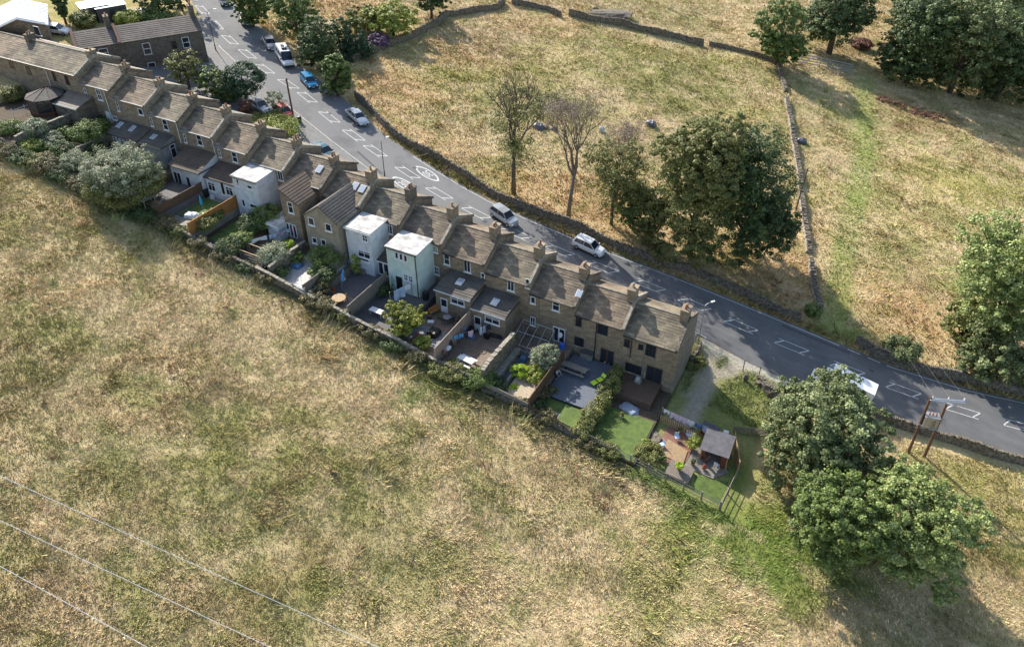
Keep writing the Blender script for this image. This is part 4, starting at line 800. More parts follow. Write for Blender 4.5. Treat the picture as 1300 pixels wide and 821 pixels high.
boardfence('dark grey board fence left of the turquoise parasol lawn', [(PK[6] - .4, -14.5), (PK[6] - .2, -7)], 1.2, 'wood_brown', 'wood_brown', top(6))
boardfence('grey board fence between the pale patio and the blue parasol yard', [(PK[10] - .5, -15.1), (PK[10], -7.2)], 1.3, 'wood_grey', 'wood_old', top(10))
boardfence('second grey fence, just inside the blue parasol yard', [(PK[10] + .9, -12.5), (PK[10] + .9, -7.4)], 1.0, 'wood_grey', 'wood_old', low_(10))
boardfence('grey board fence between the blue parasol yard and the golden shrub', [(PK[11] + .1, -15.1), (PK[11] + .1, -7.3)], 1.5, 'wood_grey', 'wood_old', top(11))
boardfence('pale pinkish board fence between the two single-storey extensions', [(PK[13], -15.2), (PK[13], -7.1)], 1.9, 'wood_pink', 'wood_pink', top(13))
boardfence('white horizontal slat fence along the pale patio above the meadow', [(43.2, -15.25), (48.9, -15.25)], 1.1, 'white', 'wood_old', low_(9), 'slat_fence', 5)
boardfence('dark brown board fence beside the blue-grey deck and gravel planter', [(PK[15] - .05, -15.2), (PK[15] - .05, -6.0)], 1.6, 'wood_brown', 'wood_brown', top(15))
boardfence('old brown board fence below the gravel planter', [(73.3, -15.35), (78.9, -15.2)], 1.0, 'wood_old', 'wood_old', lambda u, v: zp(u) + .2)
boardfence('brown garden fence below the first lawn', [(79.0, -15.2), (84.9, -15.2)], .9, 'wood_brown', 'wood_old', lambda u, v: zp(u) + .1, slats=3)
def railfence(label, P, h=1.15, n=3, mat='wood_old', zf=gnd, step=1.9, name='post_and_rail_fence', pr=.085, rr=.05):
    Q = resample(P, step); t = thing(name, label, 'fence', (Q[0][0], Q[0][1], zf(*Q[0])))
    for i in range(n):
        r = MB(); 
        for a, b in zip(Q[:-1], Q[1:]): r.tube([(a[0], a[1], zf(*a) + h * (i + .8) / n), (b[0], b[1], zf(*b) + h * (i + .8) / n)], rr, 4)
        r.build('rail', mat, t)
    for a in Q: p = MB(); z = zf(*a); p.tube([(a[0], a[1], z - .4), (a[0] + random.uniform(-.04, .04), a[1], z + h + .1)], pr, 6); p.build('post', mat, t)
    return t
railfence('weathered post-and-rail fence along the meadow below the last two gardens', [(85, -15.2), (93, -15.1), (100.9, -15.2)], 1.2)
railfence('post-and-rail fence closing the shed garden at its lower right corner', [(101.0, -15.2), (101.3, -10.5)], 1.2)
railfence('white rail fence on the wall below the small lawn', [(31.3, -15.1), (37, -15.1)], .9, 2, 'white', low_(7), 2.4, 'rail_fence', .04, .04)
railfence('white metal rail along the raised terrace at the top of the gardens', U((18, 148), (48, 137)), 1.0, 2, 'white', lambda u, v: zp(u), 1.6, 'terrace_rail', .03, .03)
ptop = U((931, 548), (976, 553)); boardfence('grey plank gate and fence between the shed and the sycamore', ptop, .9, 'wood_old', 'wood_old', gnd, 'plank_fence', 4, 2.2)
boardfence('tall leaning plank fence along the back of the red shed', U((930, 562), (936, 600)), 1.7, 'wood_tan', 'wood_tan', gnd)
railfence('grey steel field barrier under the oaks at the top right', U((1006, 80), (1040, 86), (1080, 95)), 2.3, 4, 'galv', gnd, 5.5, 'field_barrier', .1, .11)
# brown picket fence with washing
pf = U((838, 536), (860, 546), (884, 557)); t = thing('picket_fence', 'brown picket fence hung with washing at the top of the shed garden', 'fence', at(838, 536, 0, gnd)); rl = MB(); pk = MB()
Q = resample(pf, .24)
for a, b in zip(Q[:-1], Q[1:]): pk.cbox((a[0], a[1], gnd(*a) + .55), (.13, .03, 1.15), math.atan2(b[1] - a[1], b[0] - a[0]))
for hz in (.3, .85):
    for a, b in zip(pf[:-1], pf[1:]): rl.tube([(a[0], a[1] + .04, gnd(*a) + hz), (b[0], b[1] + .04, gnd(*b) + hz)], .04, 4)
pk.build('pickets', 'wood_tan', t); rl.build('rail', 'wood_brown', t)
# ------------------------------------------------------------------ vegetation
def clump_leaves(blobs, nc, per, leaf, seed, cr=.17, inner=.55, drop=.25, flat=.75):
    r = np.random.default_rng(seed); B = np.array(blobs, float); vol = (B[:, 3] * B[:, 4] * B[:, 5]) ** (2 / 3); pick = r.choice(len(B), nc, p=vol / vol.sum()); b = B[pick]
    d = r.normal(size=(nc, 3)); d /= np.linalg.norm(d, axis=1)[:, None]; rad = inner + (1.04 - inner) * r.random(nc) ** .55
    C = b[:, :3] + d * b[:, 3:6] * rad[:, None]; rc = cr * b[:, 3:6].mean(1) * r.uniform(.6, 1.45, nc)
    keep = r.random(nc) > drop * (d[:, 2] < -.3); C, rc, d = C[keep], rc[keep], d[keep]; nc = len(C)
    cn = r.normal(0, 1, nc) * .17
    e = r.normal(size=(nc, per, 3)); e /= np.linalg.norm(e, axis=2)[:, :, None]; e[:, :, 2] = np.where(e[:, :, 2] < -.35, -e[:, :, 2], e[:, :, 2])
    P = C[:, None, :] + e * rc[:, None, None] * np.array([1, 1, flat]) * r.uniform(.55, 1.12, (nc, per, 1))
    nrm = e * .8 + d[:, None, :] * .35 + np.array([0, 0, .5]) + r.normal(0, .55, (nc, per, 3)); nrm /= np.linalg.norm(nrm, axis=2)[:, :, None]
    a = np.cross(nrm, r.normal(size=(nc, per, 3))); a /= np.linalg.norm(a, axis=2)[:, :, None]; q = np.cross(nrm, a)
    s = leaf * r.uniform(.55, 1.35, (nc, per, 1)); s2 = s * r.uniform(.5, .9, (nc, per, 1))
    V = np.stack([P - a * s * .5, P + q * s2 * .5, P + a * s * .5, P - q * s2 * .5], 2).reshape(-1, 3)
    tint = np.clip(.45 + cn[:, None] + r.normal(0, .2, (nc, per)), 0, 1).repeat(4); return V, np.arange(len(V)).reshape(-1, 4), tint.ravel() if tint.ndim > 1 else tint, C
def limbs(mb, base, C, tr, seed, n=14, h0=.25):
    r = random.Random(seed); cz = max(c[2] for c in C); trunk_top = base + Vector((r.uniform(-.3, .3), r.uniform(-.3, .3), (cz - base.z) * .8)); pts = [base - Vector((0, 0, .6)), base + (trunk_top - base) * .33, base + (trunk_top - base) * .66, trunk_top]
    pts = [pts[0], Vector(pts[1]) + Vector((r.uniform(-.2, .2), r.uniform(-.2, .2), 0)), pts[2], pts[3]]; mb.tube(pts, [tr * 1.25, tr, tr * .6, tr * .15], 8)
    for c in r.sample(list(C), min(n, len(C))):
        c = Vector(c); t = min(.85, max(h0, .75 * (c.z - base.z) / (cz - base.z) - .05)); s = base + (trunk_top - base) * t; m_ = s.lerp(c, .5) + Vector((r.uniform(-.4, .4), r.uniform(-.4, .4), r.uniform(-.1, .5)))
        mb.tube([s, m_, c], [tr * .42 * (1.1 - t * .6), tr * .22, tr * .07], 5, cap=False)
def tree(name, label, x, y, blobs, nc, per, leaf, mat, seed, trunk=.35, bark='bark', group=None, cat='tree', cr=.17, drop=.25, inner=.55, zb=None, nl=14):
    p = at(x, y, 0, surf); t = thing(name, label, cat, p, 0, group); V, Fc, ti, C = clump_leaves(blobs, nc, per, leaf, seed, cr, inner, drop)
    o = npmesh('crown', V, Fc, LEAF[mat], tint=ti, parent=t); mb = MB(); limbs(mb, Vector((0, 0, 0)), C, trunk, seed, nl); mb.build('trunk', bark, t, local=True, smooth=True); return t
def ell(r, h, zc=None, rz=None, x=0, y=0): return (x, y, zc if zc is not None else h * .58, r, r, rz if rz is not None else h * .42)
def lobes(r, z0, z1, seed, n=7):
    q = random.Random(seed); out = [(0, 0, (z0 + z1) / 2, r * .72, r * .72, (z1 - z0) * .46)]
    for i in range(n):
        a = 2 * math.pi * i / n + q.uniform(-.4, .4); rr = r * q.uniform(.38, .52); d = r - rr; z = q.uniform(z0 + rr * .8, z1 - rr * .9) if z1 - z0 > 2 * rr else (z0 + z1) / 2
        out.append((math.cos(a) * d * q.uniform(.75, 1.05), math.sin(a) * d * q.uniform(.75, 1.05), z, rr, rr, rr * .85))
    return out
def shrub(label, x, y, r, h, mat, seed, cat='shrub', name='shrub', n=None, leaf=.16, group=None, s=surf, asp=1.0, dz=0, stem=True):
    p = at(x, y, 0, s); n = n or int(30 + 26 * r * r); V, Fc, ti, C = clump_leaves([(0, 0, h * .5, r * asp, r, h * .5)], n, 60, leaf, seed, .30, .5, .1)
    t = thing(name, label, cat, p + Vector((0, 0, dz)), 0, group); npmesh('foliage', V, Fc, LEAF[mat], tint=ti, parent=t)
    if stem:
        mb = MB(); q = random.Random(seed)
        for c in q.sample(list(C), min(5, len(C))): mb.tube([(0, 0, -.2), (c[0] * .4, c[1] * .4, c[2] * .5), tuple(c)], [.05, .03, .012], 4, cap=False)
        mb.build('stems', 'bark', t, local=True)
    return t
tree('sycamore_tree', 'big dark sycamore hiding part of the white box van beside the road', 1024, 606, lobes(6.9, .4, 13.2, 3, 11) + [(0, 0, 9.2, 4.4, 4.4, 4.4)], 1000, 90, .25, 'blue', 101, .42, nl=18, cr=.13)
tree('ash_tree', 'broad light green tree at the lower right, brightest crown', 1130, 722, lobes(6.3, .6, 13.5, 5, 12), 850, 90, .25, 'light', 102, .36, drop=.3, inner=.4, cr=.14)
tree('ash_tree', 'mid green tree between the big sycamore and the bright crown at the lower right', 1046, 712, lobes(5.4, .3, 11.5, 6, 9), 650, 90, .25, 'mid', 103, .34, drop=.3, cr=.14)
tree('lime_tree', 'tall broad mid-green tree over the road verge, left half of the joined pair', 874, 322, lobes(7.2, -.4, 22, 7, 15) + [(-1, -2.5, 2.6, 5.0, 3.4, 3.0)], 1100, 85, .29, 'olive', 104, .45, cr=.14)
tree('lime_tree', 'tall dark green tree over the road verge, right half of the joined pair', 938, 322, lobes(7.8, -.6, 20.5, 8, 15) + [(-2, -2.5, 2.4, 5.2, 3.4, 3.0)], 1100, 85, .29, 'dark', 105, .45, cr=.14)
tree('ivy_tree', 'thin ivy-hung tree between the bare tree and the broad green pair', 776, 285, [(0, 0, 7.5, 3.8, 3.8, 7.0), (-2.8, 0, 9.5, 2.8, 2.8, 4.8), (2.6, .5, 6, 3.2, 3.2, 5.6), (1.5, 1, 11, 2.0, 2.0, 3)], 330, 40, .27, 'olive', 106, .22, drop=.3, inner=.1)
tree('ivy_tree', 'low leafy tree filling the gap beside the broad green pair', 822, 305, lobes(3.2, .0, 8.5, 14, 7), 260, 55, .28, 'olive', 109, .22, drop=.3, inner=.3)
tree('ivy_tree', 'leafy understorey tree below the ivy-hung one, next to the roadside wall', 800, 288, lobes(3.4, .0, 8, 15, 6), 240, 60, .28, 'mid', 1091, .2, drop=.3, inner=.3)
tree('oak_tree', 'round oak at the end of the field wall, left of the steel barrier', 984, 82, lobes(6.6, .6, 15, 9, 8), 480, 60, .42, 'mid', 107, .4, group=None)
tree('oak_tree', 'oak with a dark visible trunk standing behind the steel barrier', 1052, 68, lobes(9.2, 3.0, 17, 10, 9), 600, 60, .44, 'dark', 108, .6, nl=24)
for i, (x, y, r, h, m_, lb) in enumerate([(1150, 106, 7.0, 17, 'dark', 'leftmost dark tree of the shady clump at the top right'), (1205, 118, 7.8, 19, 'blue', 'second dark tree of the shady clump at the top right, with blue-green leaves'), (1262, 128, 7.6, 18, 'dark', 'third dark tree of the shady clump at the top right, near the right edge'), (1322, 134, 8.0, 19, 'blue', 'dark tree cut by the right edge in the shady clump at the top'), (1240, 62, 8, 18, 'olive', 'olive tree behind the shady clump at the top right'), (1160, 50, 7, 16, 'dark', 'dark tree behind the left end of the shady clump'), (1300, 70, 8, 19, 'dark', 'dark tree behind the right end of the shady clump')]):
    tree('shade_tree', lb, x, y, lobes(r * 1.35, .0, h * 1.2, 20 + i, 12), 800, 60, .46, m_, 110 + i, .5, group='trees of the shady clump')
tree('sycamore_tree', 'tall light green tree cut by the right edge above the road', 1256, 446, lobes(9.0, 1.5, 22, 31, 13), 1000, 80, .30, 'light', 120, .45)
tree('sycamore_tree', 'low blue-green tree beside the road wall at the right edge', 1262, 480, lobes(6.4, .3, 9.5, 32, 8), 300, 80, .36, 'blue', 121, .3)
tree('hawthorn_tree', 'scrubby olive tree left of the tall tree at the right edge', 1222, 430, lobes(4.6, .2, 6.5, 33, 6), 200, 70, .3, 'olive', 122, .2)
shrub('small round grey-green bush by the road wall at the right', 1141, 452, 2.2, 2.6, 'blue', 130, n=120, leaf=.24, s=gnd)
shrub('small dark bush at the foot of the ruined field wall', 1031, 400, 1.1, 1.6, 'mid', 131, s=gnd, leaf=.2)
# roadside trees on the far side, upper left
RT = [(322, 34, 3.6, 9, 'mid', 'tree beside the silver hatchback, highest of the roadside trees'), (380, 56, 4.4, 11.5, 'mid', 'tall tree behind the white camper van'), (409, 92, 3.9, 10, 'dark', 'dark tree behind the blue hatchback'), (430, 122, 2.8, 7.2, 'mid', 'pale-topped small tree at the lower end of the roadside trees')]
for i, (x, y, r, h, m_, lb) in enumerate(RT): tree('roadside_tree', lb, x, y, lobes(r * 1.08, .3, h, 40 + i, 8), 360, 70, .32, m_, 140 + i, .25, group='trees along the upper road')
tree('hedge_tree', 'wide yellow-green shrub tree behind the conifers at the top', 500, 46, lobes(6.2, .3, 6.5, 50, 8), 200, 60, .42, 'yellow', 150, .25)
tree('hedge_tree', 'lime green shrub tree left of the wide yellow-green one', 462, 40, lobes(4.2, .3, 5.0, 51, 7), 140, 60, .4, 'olive', 151, .2)
tree('hedge_tree', 'round dark green tree at the top beside the curved field wall', 548, 24, lobes(4.4, .3, 7.5, 52, 7), 150, 60, .42, 'dark', 152, .25)
tree('hedge_tree', 'dark bushy tree between the roadside trees and the conifers', 432, 66, lobes(3.4, .3, 6.8, 53, 6), 120, 60, .38, 'dark', 153, .2)
for i, (x, y, r, h, lb) in enumerate([(443, 76, 1.7, 6.6, 'narrow dark conifer behind the roadside trees'), (462, 72, 2.4, 5.8, 'wider dark conifer beside the purple bush')]):
    bl_ = [(0, 0, h * t, r * (1.05 - t), r * (1.05 - t), h * .09) for t in np.linspace(.08, .95, 9)]
    tree('conifer_tree', lb, x, y, bl_, 120, 50, .26, 'conifer', 160 + i, .15, cr=.4, inner=.7, drop=0)
shrub('purple-leaved bush between the wide conifer and the yellow-green shrubs', 482, 60, 1.8, 2.4, 'purple', 170, leaf=.28, s=gnd)
shrub('dark rusty bracken patch under the shady clump, upper one', 1092, 60, 2.4, 1.6, 'rust', 171, leaf=.3, s=gnd); [shrub(l_, x_, y_, r_, .7, 'rust', 172 + x_, leaf=.25, s=gnd, asp=1.5, n=16) for l_, x_, y_, r_ in (('rusty dock patch in the field below the shady clump, widest one', 1160, 143, 1.7), ('rusty dock patch left of the widest one', 1138, 134, 1.2), ('rusty dock patch right of the widest one', 1184, 150, 1.3), ('small rusty dock patch, farthest left in the right-hand field', 1120, 128, .9))]
for i, (x, y, r, h, lb) in enumerate([(205, 20, 5.0, 7.5, 'dark tree beyond the dark stone house, left one'), (232, 14, 4.6, 8, 'dark tree beyond the dark stone house, right one'), (84, 30, 1.3, 7.5, 'thin dark upright tree beside the pale garage roof')]):
    tree('garden_tree', lb, x, y, lobes(r, .3, h, 60 + i, 6), 120, 55, .42, 'dark', 180 + i, .2)
tree('garden_tree', 'olive-green round tree in front of the dark stone house', 240, 112, lobes(3.6, .4, 6.4, 64, 6), 150, 60, .28, 'olive', 184, .2)
tree('garden_tree', 'bushy green tree between the round olive one and the dark dome', 274, 122, lobes(3.4, .3, 5.0, 65, 6), 130, 60, .28, 'mid', 185, .18)
tree('yew_tree', 'dense dark dome-shaped tree beside the road, in front of the terrace', 314, 130, [ell(3.0, 6.2, 3.8, 2.4)], 200, 70, .24, 'conifer', 186, .25, cr=.2, inner=.8)
tree('birch_tree', 'small pale tree beside the red parked car', 351, 150, [ell(1.7, 4.4)], 60, 50, .2, 'silver', 187, .1)
shrub('flowering hedge bush between the parked cars and the terrace roofs', 345, 166, 3.2, 1.7, 'yellow', 188, leaf=.2, asp=1.5, s=gnd)
shrub('dark green hedge left of the dark dome-shaped tree', 292, 126, 2.4, 3.0, 'dark', 189, leaf=.22, s=gnd)
shrub('long red-leaved bush beneath the dark dome tree', 314, 146, 1.0, 2.2, 'rust', 190, leaf=.2, s=gnd)
# silver willow over the garden wall
tree('willow_tree', 'big round silver-leaved willow overhanging the meadow wall', 168, 253, lobes(5.2, .3, 6.6, 70, 9) + [(0, 0, 3.6, 4.4, 4.4, 3.2)], 620, 90, .17, 'silver', 191, .3, drop=.1)
_p = at(168, 253); _v, _f, _t, _c = clump_leaves([(0, -.5, 1.4, 4.6, 4.5, 1.9)], 300, 80, .17, 77, .18, .75, 0)
npmesh('lower_foliage', _v, _f, LEAF['olive'], tint=_t, parent=[o for o in COL.objects if o.name.startswith('willow_tree')][0])
# garden shrubs
GS = [(20, 128, 1.6, 2.2, 'olive', 'bush beside the lawn left of the octagonal garden room'), (45, 168, 1.8, 1.6, 'silver', 'grey-leaved shrub below the white-railed terrace'), (36, 183, 1.6, 1.8, 'yellow', 'yellow-green shrub against the field wall at the top gardens'), (62, 172, 1.7, 1.7, 'silver', 'pale grey shrub right of the grey-leaved one'), (78, 164, 1.6, 1.6, 'mid', 'green shrub in the middle of the long shrubbery'), (52, 192, 1.7, 1.5, 'mid', 'dark shrub in the lower part of the long shrubbery'),
      (88, 155, 1.5, 1.5, 'scrub', 'brown-green shrub under the lean-to'), (102, 160, 1.3, 1.5, 'dark', 'dark shrub below the lean-to wall'), (70, 188, 1.4, 1.6, 'silver', 'white-flowered shrub above the field wall'), (84, 200, 1.5, 2.1, 'dark', 'dark green clipped bush left of the round silver ball'), (116, 178, 2.3, 2.6, 'mid', 'bushy shrub between the gardens and the big willow'), (130, 170, 1.6, 2.0, 'olive', 'olive shrub beside the slate extension'),
      (14, 168, 1.6, 1.5, 'mid', 'shrub at the left edge above the stone steps'), (124, 196, 1.5, 1.6, 'dark', 'dark low shrub beneath the big willow'), (137, 158, 1.2, 1.5, 'dark', 'small dark shrub at the corner of the slate extension'), (64, 208, 2.0, 1.1, 'scrub', 'scrubby growth over the upper field wall'), (92, 216, 1.8, 1.2, 'dark', 'dark brambles on the field wall left of the silver ball')]
for i, (x, y, r, h, m_, lb) in enumerate(GS): shrub(lb, x, y, r, h, m_, 200 + i, leaf=.17)
shrub('round silver-grey clipped ball shrub next to the big willow', 101, 218, 1.9, 2.7, 'silver', 230, n=170, leaf=.14)
HS = [(262, 296, 1.5, 1.4, 'olive', 'shrub in the lower corner behind the orange fence'), (275, 285, 1.2, 1.2, 'mid', 'shrub between the orange fence and the small lawn'), (292, 318, 1.6, 1.5, 'dark', 'dark bush at the wall below the small lawn'), (307, 309, 1.4, 1.4, 'mid', 'bush at the lower right corner of the small lawn'), (322, 292, 1.7, 2.0, 'dark', 'dark bush right of the small lawn'), (340, 285, 2.0, 2.6, 'mid', 'tall green bush at the corner of the white extension'), (335, 275, 1.2, 1.6, 'dark', 'dark shrub at the foot of the white extension wall'),
      (348, 330, 1.9, 1.9, 'silver', 'silver-grey bush beside the pergola frame'), (366, 318, .8, 1.4, 'lime', 'bright lime conifer next to the french doors'), (356, 323, .8, 1.2, 'lime', 'small yellow-green shrub next to the lime conifer'), (352, 342, 1.4, 1.3, 'dark', 'dark shrub below the silver-grey bush'), (375, 325, 1.1, 1.6, 'mid', 'bush on the wall beside the pale patio'),
      (415, 336, 2.0, 2.5, 'mid', 'round glossy green bush in front of the pebbledash house'), (402, 349, 1.0, 1.0, 'mid', 'low plant at the right edge of the pale patio'), (414, 355, 1.3, 1.5, 'dark', 'dark shrub between the two grey fences'), (408, 372, 1.2, 1.6, 'scrub', 'twiggy shrub by the coped wall left of the blue parasol yard'), (453, 348, .5, 3.0, 'yellow', 'narrow climbing plant on the blue-white extension'),
      (537, 440, 1.0, 1.2, 'yellow', 'small yellow-green plant by the coped wall'), (486, 370, 1.2, 1.4, 'dark', 'dark plant beside the grey board fence'), (660, 478, .95, 1.7, 'lime', 'upright lime-green shrub in the gravel garden'), (679, 482, 1.3, 1.5, 'yellow', 'rounded yellow-green shrub in the gravel garden'), (652, 494, .5, .5, 'lime', 'tiny yellow-green plant in the gravel planter'), (680, 405, 1.3, 2.6, 'mid', 'climber on the wall beside the white patio doors'),
      (690, 503, .9, 1.2, 'scrub', 'twiggy plant beside the first lawn'), (683, 520, 1.0, 1.1, 'dark', 'dark shrub at the lower left of the first lawn'), (600, 485, 1.4, 1.2, 'mid', 'ivy bush over the meadow wall, left one'), (628, 494, 1.5, 1.1, 'dark', 'ivy bush over the meadow wall beside the stone gatepost'), (574, 476, 1.6, 1.2, 'olive', 'ivy and bramble on the meadow wall below the pink fence'), (820, 565, .6, .6, 'yellow', 'plants growing in the middle of the garden pond'), (822, 580, 1.5, 1.1, 'olive', 'weedy shrub below the pond'), (883, 462, 1.4, .9, 'olive', 'weeds beside the gable wall'), (700, 500, .7, .8, 'scrub', 'small brown plant under the deck edge')]
for i, (x, y, r, h, m_, lb) in enumerate(HS): shrub(lb, x, y, r, h, m_, 240 + i, leaf=.15)
tree('olive_tree', 'silvery bushy olive tree beside the white patio doors', 690, 468, lobes(1.9, .1, 3.5, 90, 6), 150, 60, .15, 'silver', 290, .1, cr=.25)
tree('golden_tree', 'golden-green bushy tree below the pale green extension', 514, 425, lobes(2.9, .3, 4.6, 80, 7), 200, 70, .2, 'gold', 291, .14)
for i, (x, y, r, h, m_) in enumerate([(8, 196, 1.5, 1.2, 'scrub'), (26, 204, 1.5, 1.2, 'dark'), (44, 211, 1.5, 1.3, 'olive'), (78, 226, 1.6, 1.3, 'dark'), (104, 238, 1.6, 1.4, 'scrub'), (138, 256, 1.6, 1.2, 'dark'), (180, 276, 1.6, 1.1, 'dark'), (60, 216, 1.6, 1.3, 'scrub'), (120, 246, 1.6, 1.5, 'dark'), (210, 288, 1.3, 1.2, 'scrub'), (228, 297, 1.1, 1.0, 'olive'), (250, 310, 1.0, .9, 'scrub'), (284, 327, 1.2, 1.0, 'scrub'), (312, 342, .9, .9, 'dark'), (338, 356, 1.0, .9, 'scrub'), (398, 384, 1.1, 1.1, 'scrub'), (410, 392, 1.2, 1.2, 'scrub'), (432, 404, 1.0, .9, 'olive'), (470, 424, 1.0, 1.0, 'scrub'), (500, 440, 1.1, .9, 'dark'), (528, 455, 1.0, 1.0, 'scrub'), (556, 470, 1.2, .9, 'olive'), (745, 562, 1.0, .7, 'scrub'), (770, 574, 1.0, .8, 'olive'), (690, 530, 1.1, .8, 'scrub'), (660, 516, 1.0, .8, 'scrub')]):
    shrub('low bramble or weed clump growing against the meadow side of the garden walls', x, y, r, h, m_, 600 + i, name='bramble', group='brambles along the garden walls', s=gnd, asp=1.5, leaf=.15)
# long hedge between the last two gardens
V_, F_, T_ = [], [], []; n0 = 0; hp = at(737, 542); hb = thing('hedge', 'thick mixed hedge between the blue-grey deck and the last lawn', 'hedge', (PK[16], -9.5, GZ[16]))
bl_ = [(PK[16] - PK[16] + random.uniform(-.25, .25), -5.3 + i * 1.15, 1.0 + .25 * math.sin(i), 1.0, 1.0, 1.15) for i in range(10)]
V, Fc, ti, C = clump_leaves(bl_, 260, 70, .17, 300, .4, .5, 0); npmesh('foliage', V, Fc, LEAF['olive'], tint=ti, parent=hb)
mb = MB()
for i in range(9): mb.tube([(0, -5 + i * 1.1, -.3), (.1, -5 + i * 1.1, .9)], [.07, .03], 5)
mb.build('stems', 'bark', hb, local=True)
# bare and half-bare trees
def baretree(name, label, x, y, H, spread, mat, seed, leaves=0, lm=None, lean=(0, 0), depth=5, r0=.3, fork=.42, nlf=290, lf=.24):
    r = random.Random(seed); p = at(x, y, 0, gnd); t = thing(name, label, 'tree', p); mb = MB(); tw = MB(); ends = []
    def grow(s, d, L, rad, k):
        n = 3; pts = [s]; dd = d.copy()
        for i in range(n): dd = (dd + Vector((r.uniform(-.16, .16), r.uniform(-.16, .16), r.uniform(-.03, .12)))).normalized(); pts.append(pts[-1] + dd * L / n)
        (mb if k < 3 else tw).tube(pts, [rad * (1 - .4 * i / n) for i in range(n + 1)], 6 if k < 2 else 4 if k < 4 else 3, cap=False); ends.append((pts[-1], k))
        if k >= depth: return
        nb = r.choice((3, 4)) if k < 2 else r.choice((2, 3, 3))
        for i in range(nb):
            a = 2 * math.pi * (i + r.random() * .6) / nb; e = Vector((math.cos(a), math.sin(a), 0)); sp = r.uniform(.38, .8) * spread; nd = (dd * (1 - sp * .35) + e * sp + Vector((0, 0, .18))).normalized(); t0 = r.uniform(.55, 1) if k else r.uniform(.8, 1)
            grow(pts[-1] if t0 > .85 else pts[-2].lerp(pts[-1], .5), nd, L * r.uniform(.6, .78), rad * .55, k + 1)
    tp = Vector((lean[0], lean[1], H * fork)); mb.tube([(0, 0, -.6), (lean[0] * .4, lean[1] * .4, H * fork * .45), tuple(tp)], [r0 * 1.25, r0, r0 * .82], 8)
    for i in range(4): a = 2 * math.pi * i / 4 + r.random(); grow(tp * (.85 + .05 * i), (Vector((math.cos(a) * .42 * spread, math.sin(a) * .42 * spread, 1))).normalized(), H * .24, r0 * .55, 1)
    grow(tp, Vector((0, 0, 1)), H * .26, r0 * .7, 1)
    mb.build('trunk', 'bark_pale' if mat == 'twig' else 'bark', t, local=True, smooth=True); tw.build('twigs', 'bark_pale' if mat == 'twig' else 'bark', t, local=True)
    if leaves:
        leaves_name = 'twig_haze' if lm == 'twig' else 'leaves'
        q = np.random.default_rng(seed); E = [e for e, k in ends if k >= 2 and e.z < H * (leaves if leaves <= 1 else 1)]; bl = [(e.x, e.y, e.z, .9, .9, .7) for e in E]
        bl += [(math.cos(a_) * rr_ * .8, math.sin(a_) * rr_, z_, 1.1, 1.1, 1.3) for a_, rr_, z_ in [(q.uniform(0, 6.28), q.uniform(.5, spread * 4.6), q.uniform(H * .24, H * .66)) for _ in range(60 if lm != 'twig' else 0)]]
        V, Fc, ti, C = clump_leaves(bl, nlf, 34, lf, seed, .75, .1, 0); npmesh(leaves_name, V, Fc, LEAF[lm or mat], tint=ti, parent=t)
    return t
baretree('half_bare_tree', 'tall thin tree with sparse leaves on bare limbs, left of the leafless tree', 652, 246, 18.5, .85, 'olive', 5, .8, 'olive', r0=.32, depth=5)
baretree('leafless_tree', 'leafless brown-twigged tree above the roadside wall', 721, 277, 18.5, .82, 'twig', 9, 1, 'twig', lean=(.6, 0), r0=.30, depth=6, fork=.40, nlf=330, lf=.11)
baretree('leafless_tree', 'smaller pinkish leafless tree behind the ivy-hung tree', 782, 262, 13.5, .9, 'twig', 12, 1, 'twig', r0=.2, depth=5, nlf=220, lf=.11)
# ------------------------------------------------------------------ vehicles
def frame_on(u, v, hd, z=None):
    """rotation that sets a thing down on the slope, nose towards heading hd"""
    n = Vector((.172, 0, 1)).normalized() if z is None else Vector((0, 0, 1)); f = Vector((math.cos(hd), math.sin(hd), 0)); f = (f - n * f.dot(n)).normalized(); l = n.cross(f)
    return Matrix((f, l, n)).transposed()
def wheel(par, x, y, r=.33, w=.22):
    t = MB(); s = 1 if y > 0 else -1
    t.tube([(x, y - s * w, r), (x, y - s * .02, r), (x, y, r)], [r, r, r * .9], 16); o = t.build('wheel', 'tyre', par, local=True, smooth=False)
    m_ = MB(); m_.tube([(x, y - s * .01, r), (x, y + s * .015, r)], [r * .64, r * .55], 12)
    for q in range(5): a = 2 * math.pi * q / 5; m_.tube([(x, y + s * .02, r), (x + math.cos(a) * r * .58, y + s * .02, r + math.sin(a) * r * .58)], .025, 4)
    m_.build('rim', 'rim', o, local=True)
CARS = dict(
    hatch=dict(L=4.1, W=1.8, st=[(-2.05, .62, .40, .62), (-2.0, .86, .32, .92), (-1.5, .9, .22, .98), (-.3, .9, .2, .94), (.75, .9, .2, .92), (1.1, .88, .2, .90), (1.75, .84, .24, .76), (2.0, .70, .32, .62), (2.05, .55, .38, .55)], cab=(-1.95, 1.05, -1.55, .25, 1.50)),
    suv=dict(L=4.5, W=1.85, st=[(-2.25, .65, .45, .70), (-2.2, .90, .36, 1.02), (-1.6, .93, .26, 1.08), (-.3, .93, .24, 1.03), (.8, .93, .24, 1.0), (1.2, .92, .24, .99), (1.95, .88, .28, .88), (2.2, .74, .36, .72), (2.25, .58, .42, .62)], cab=(-2.1, 1.1, -1.75, .25, 1.66)),
    saloon=dict(L=4.7, W=1.82, st=[(-2.35, .65, .42, .62), (-2.3, .86, .34, .90), (-1.5, .91, .22, .96), (-.3, .91, .2, .92), (.7, .91, .2, .90), (1.1, .9, .2, .89), (1.95, .85, .24, .76), (2.3, .70, .32, .62), (2.35, .55, .38, .55)], cab=(-1.75, 1.05, -.95, .15, 1.42)))
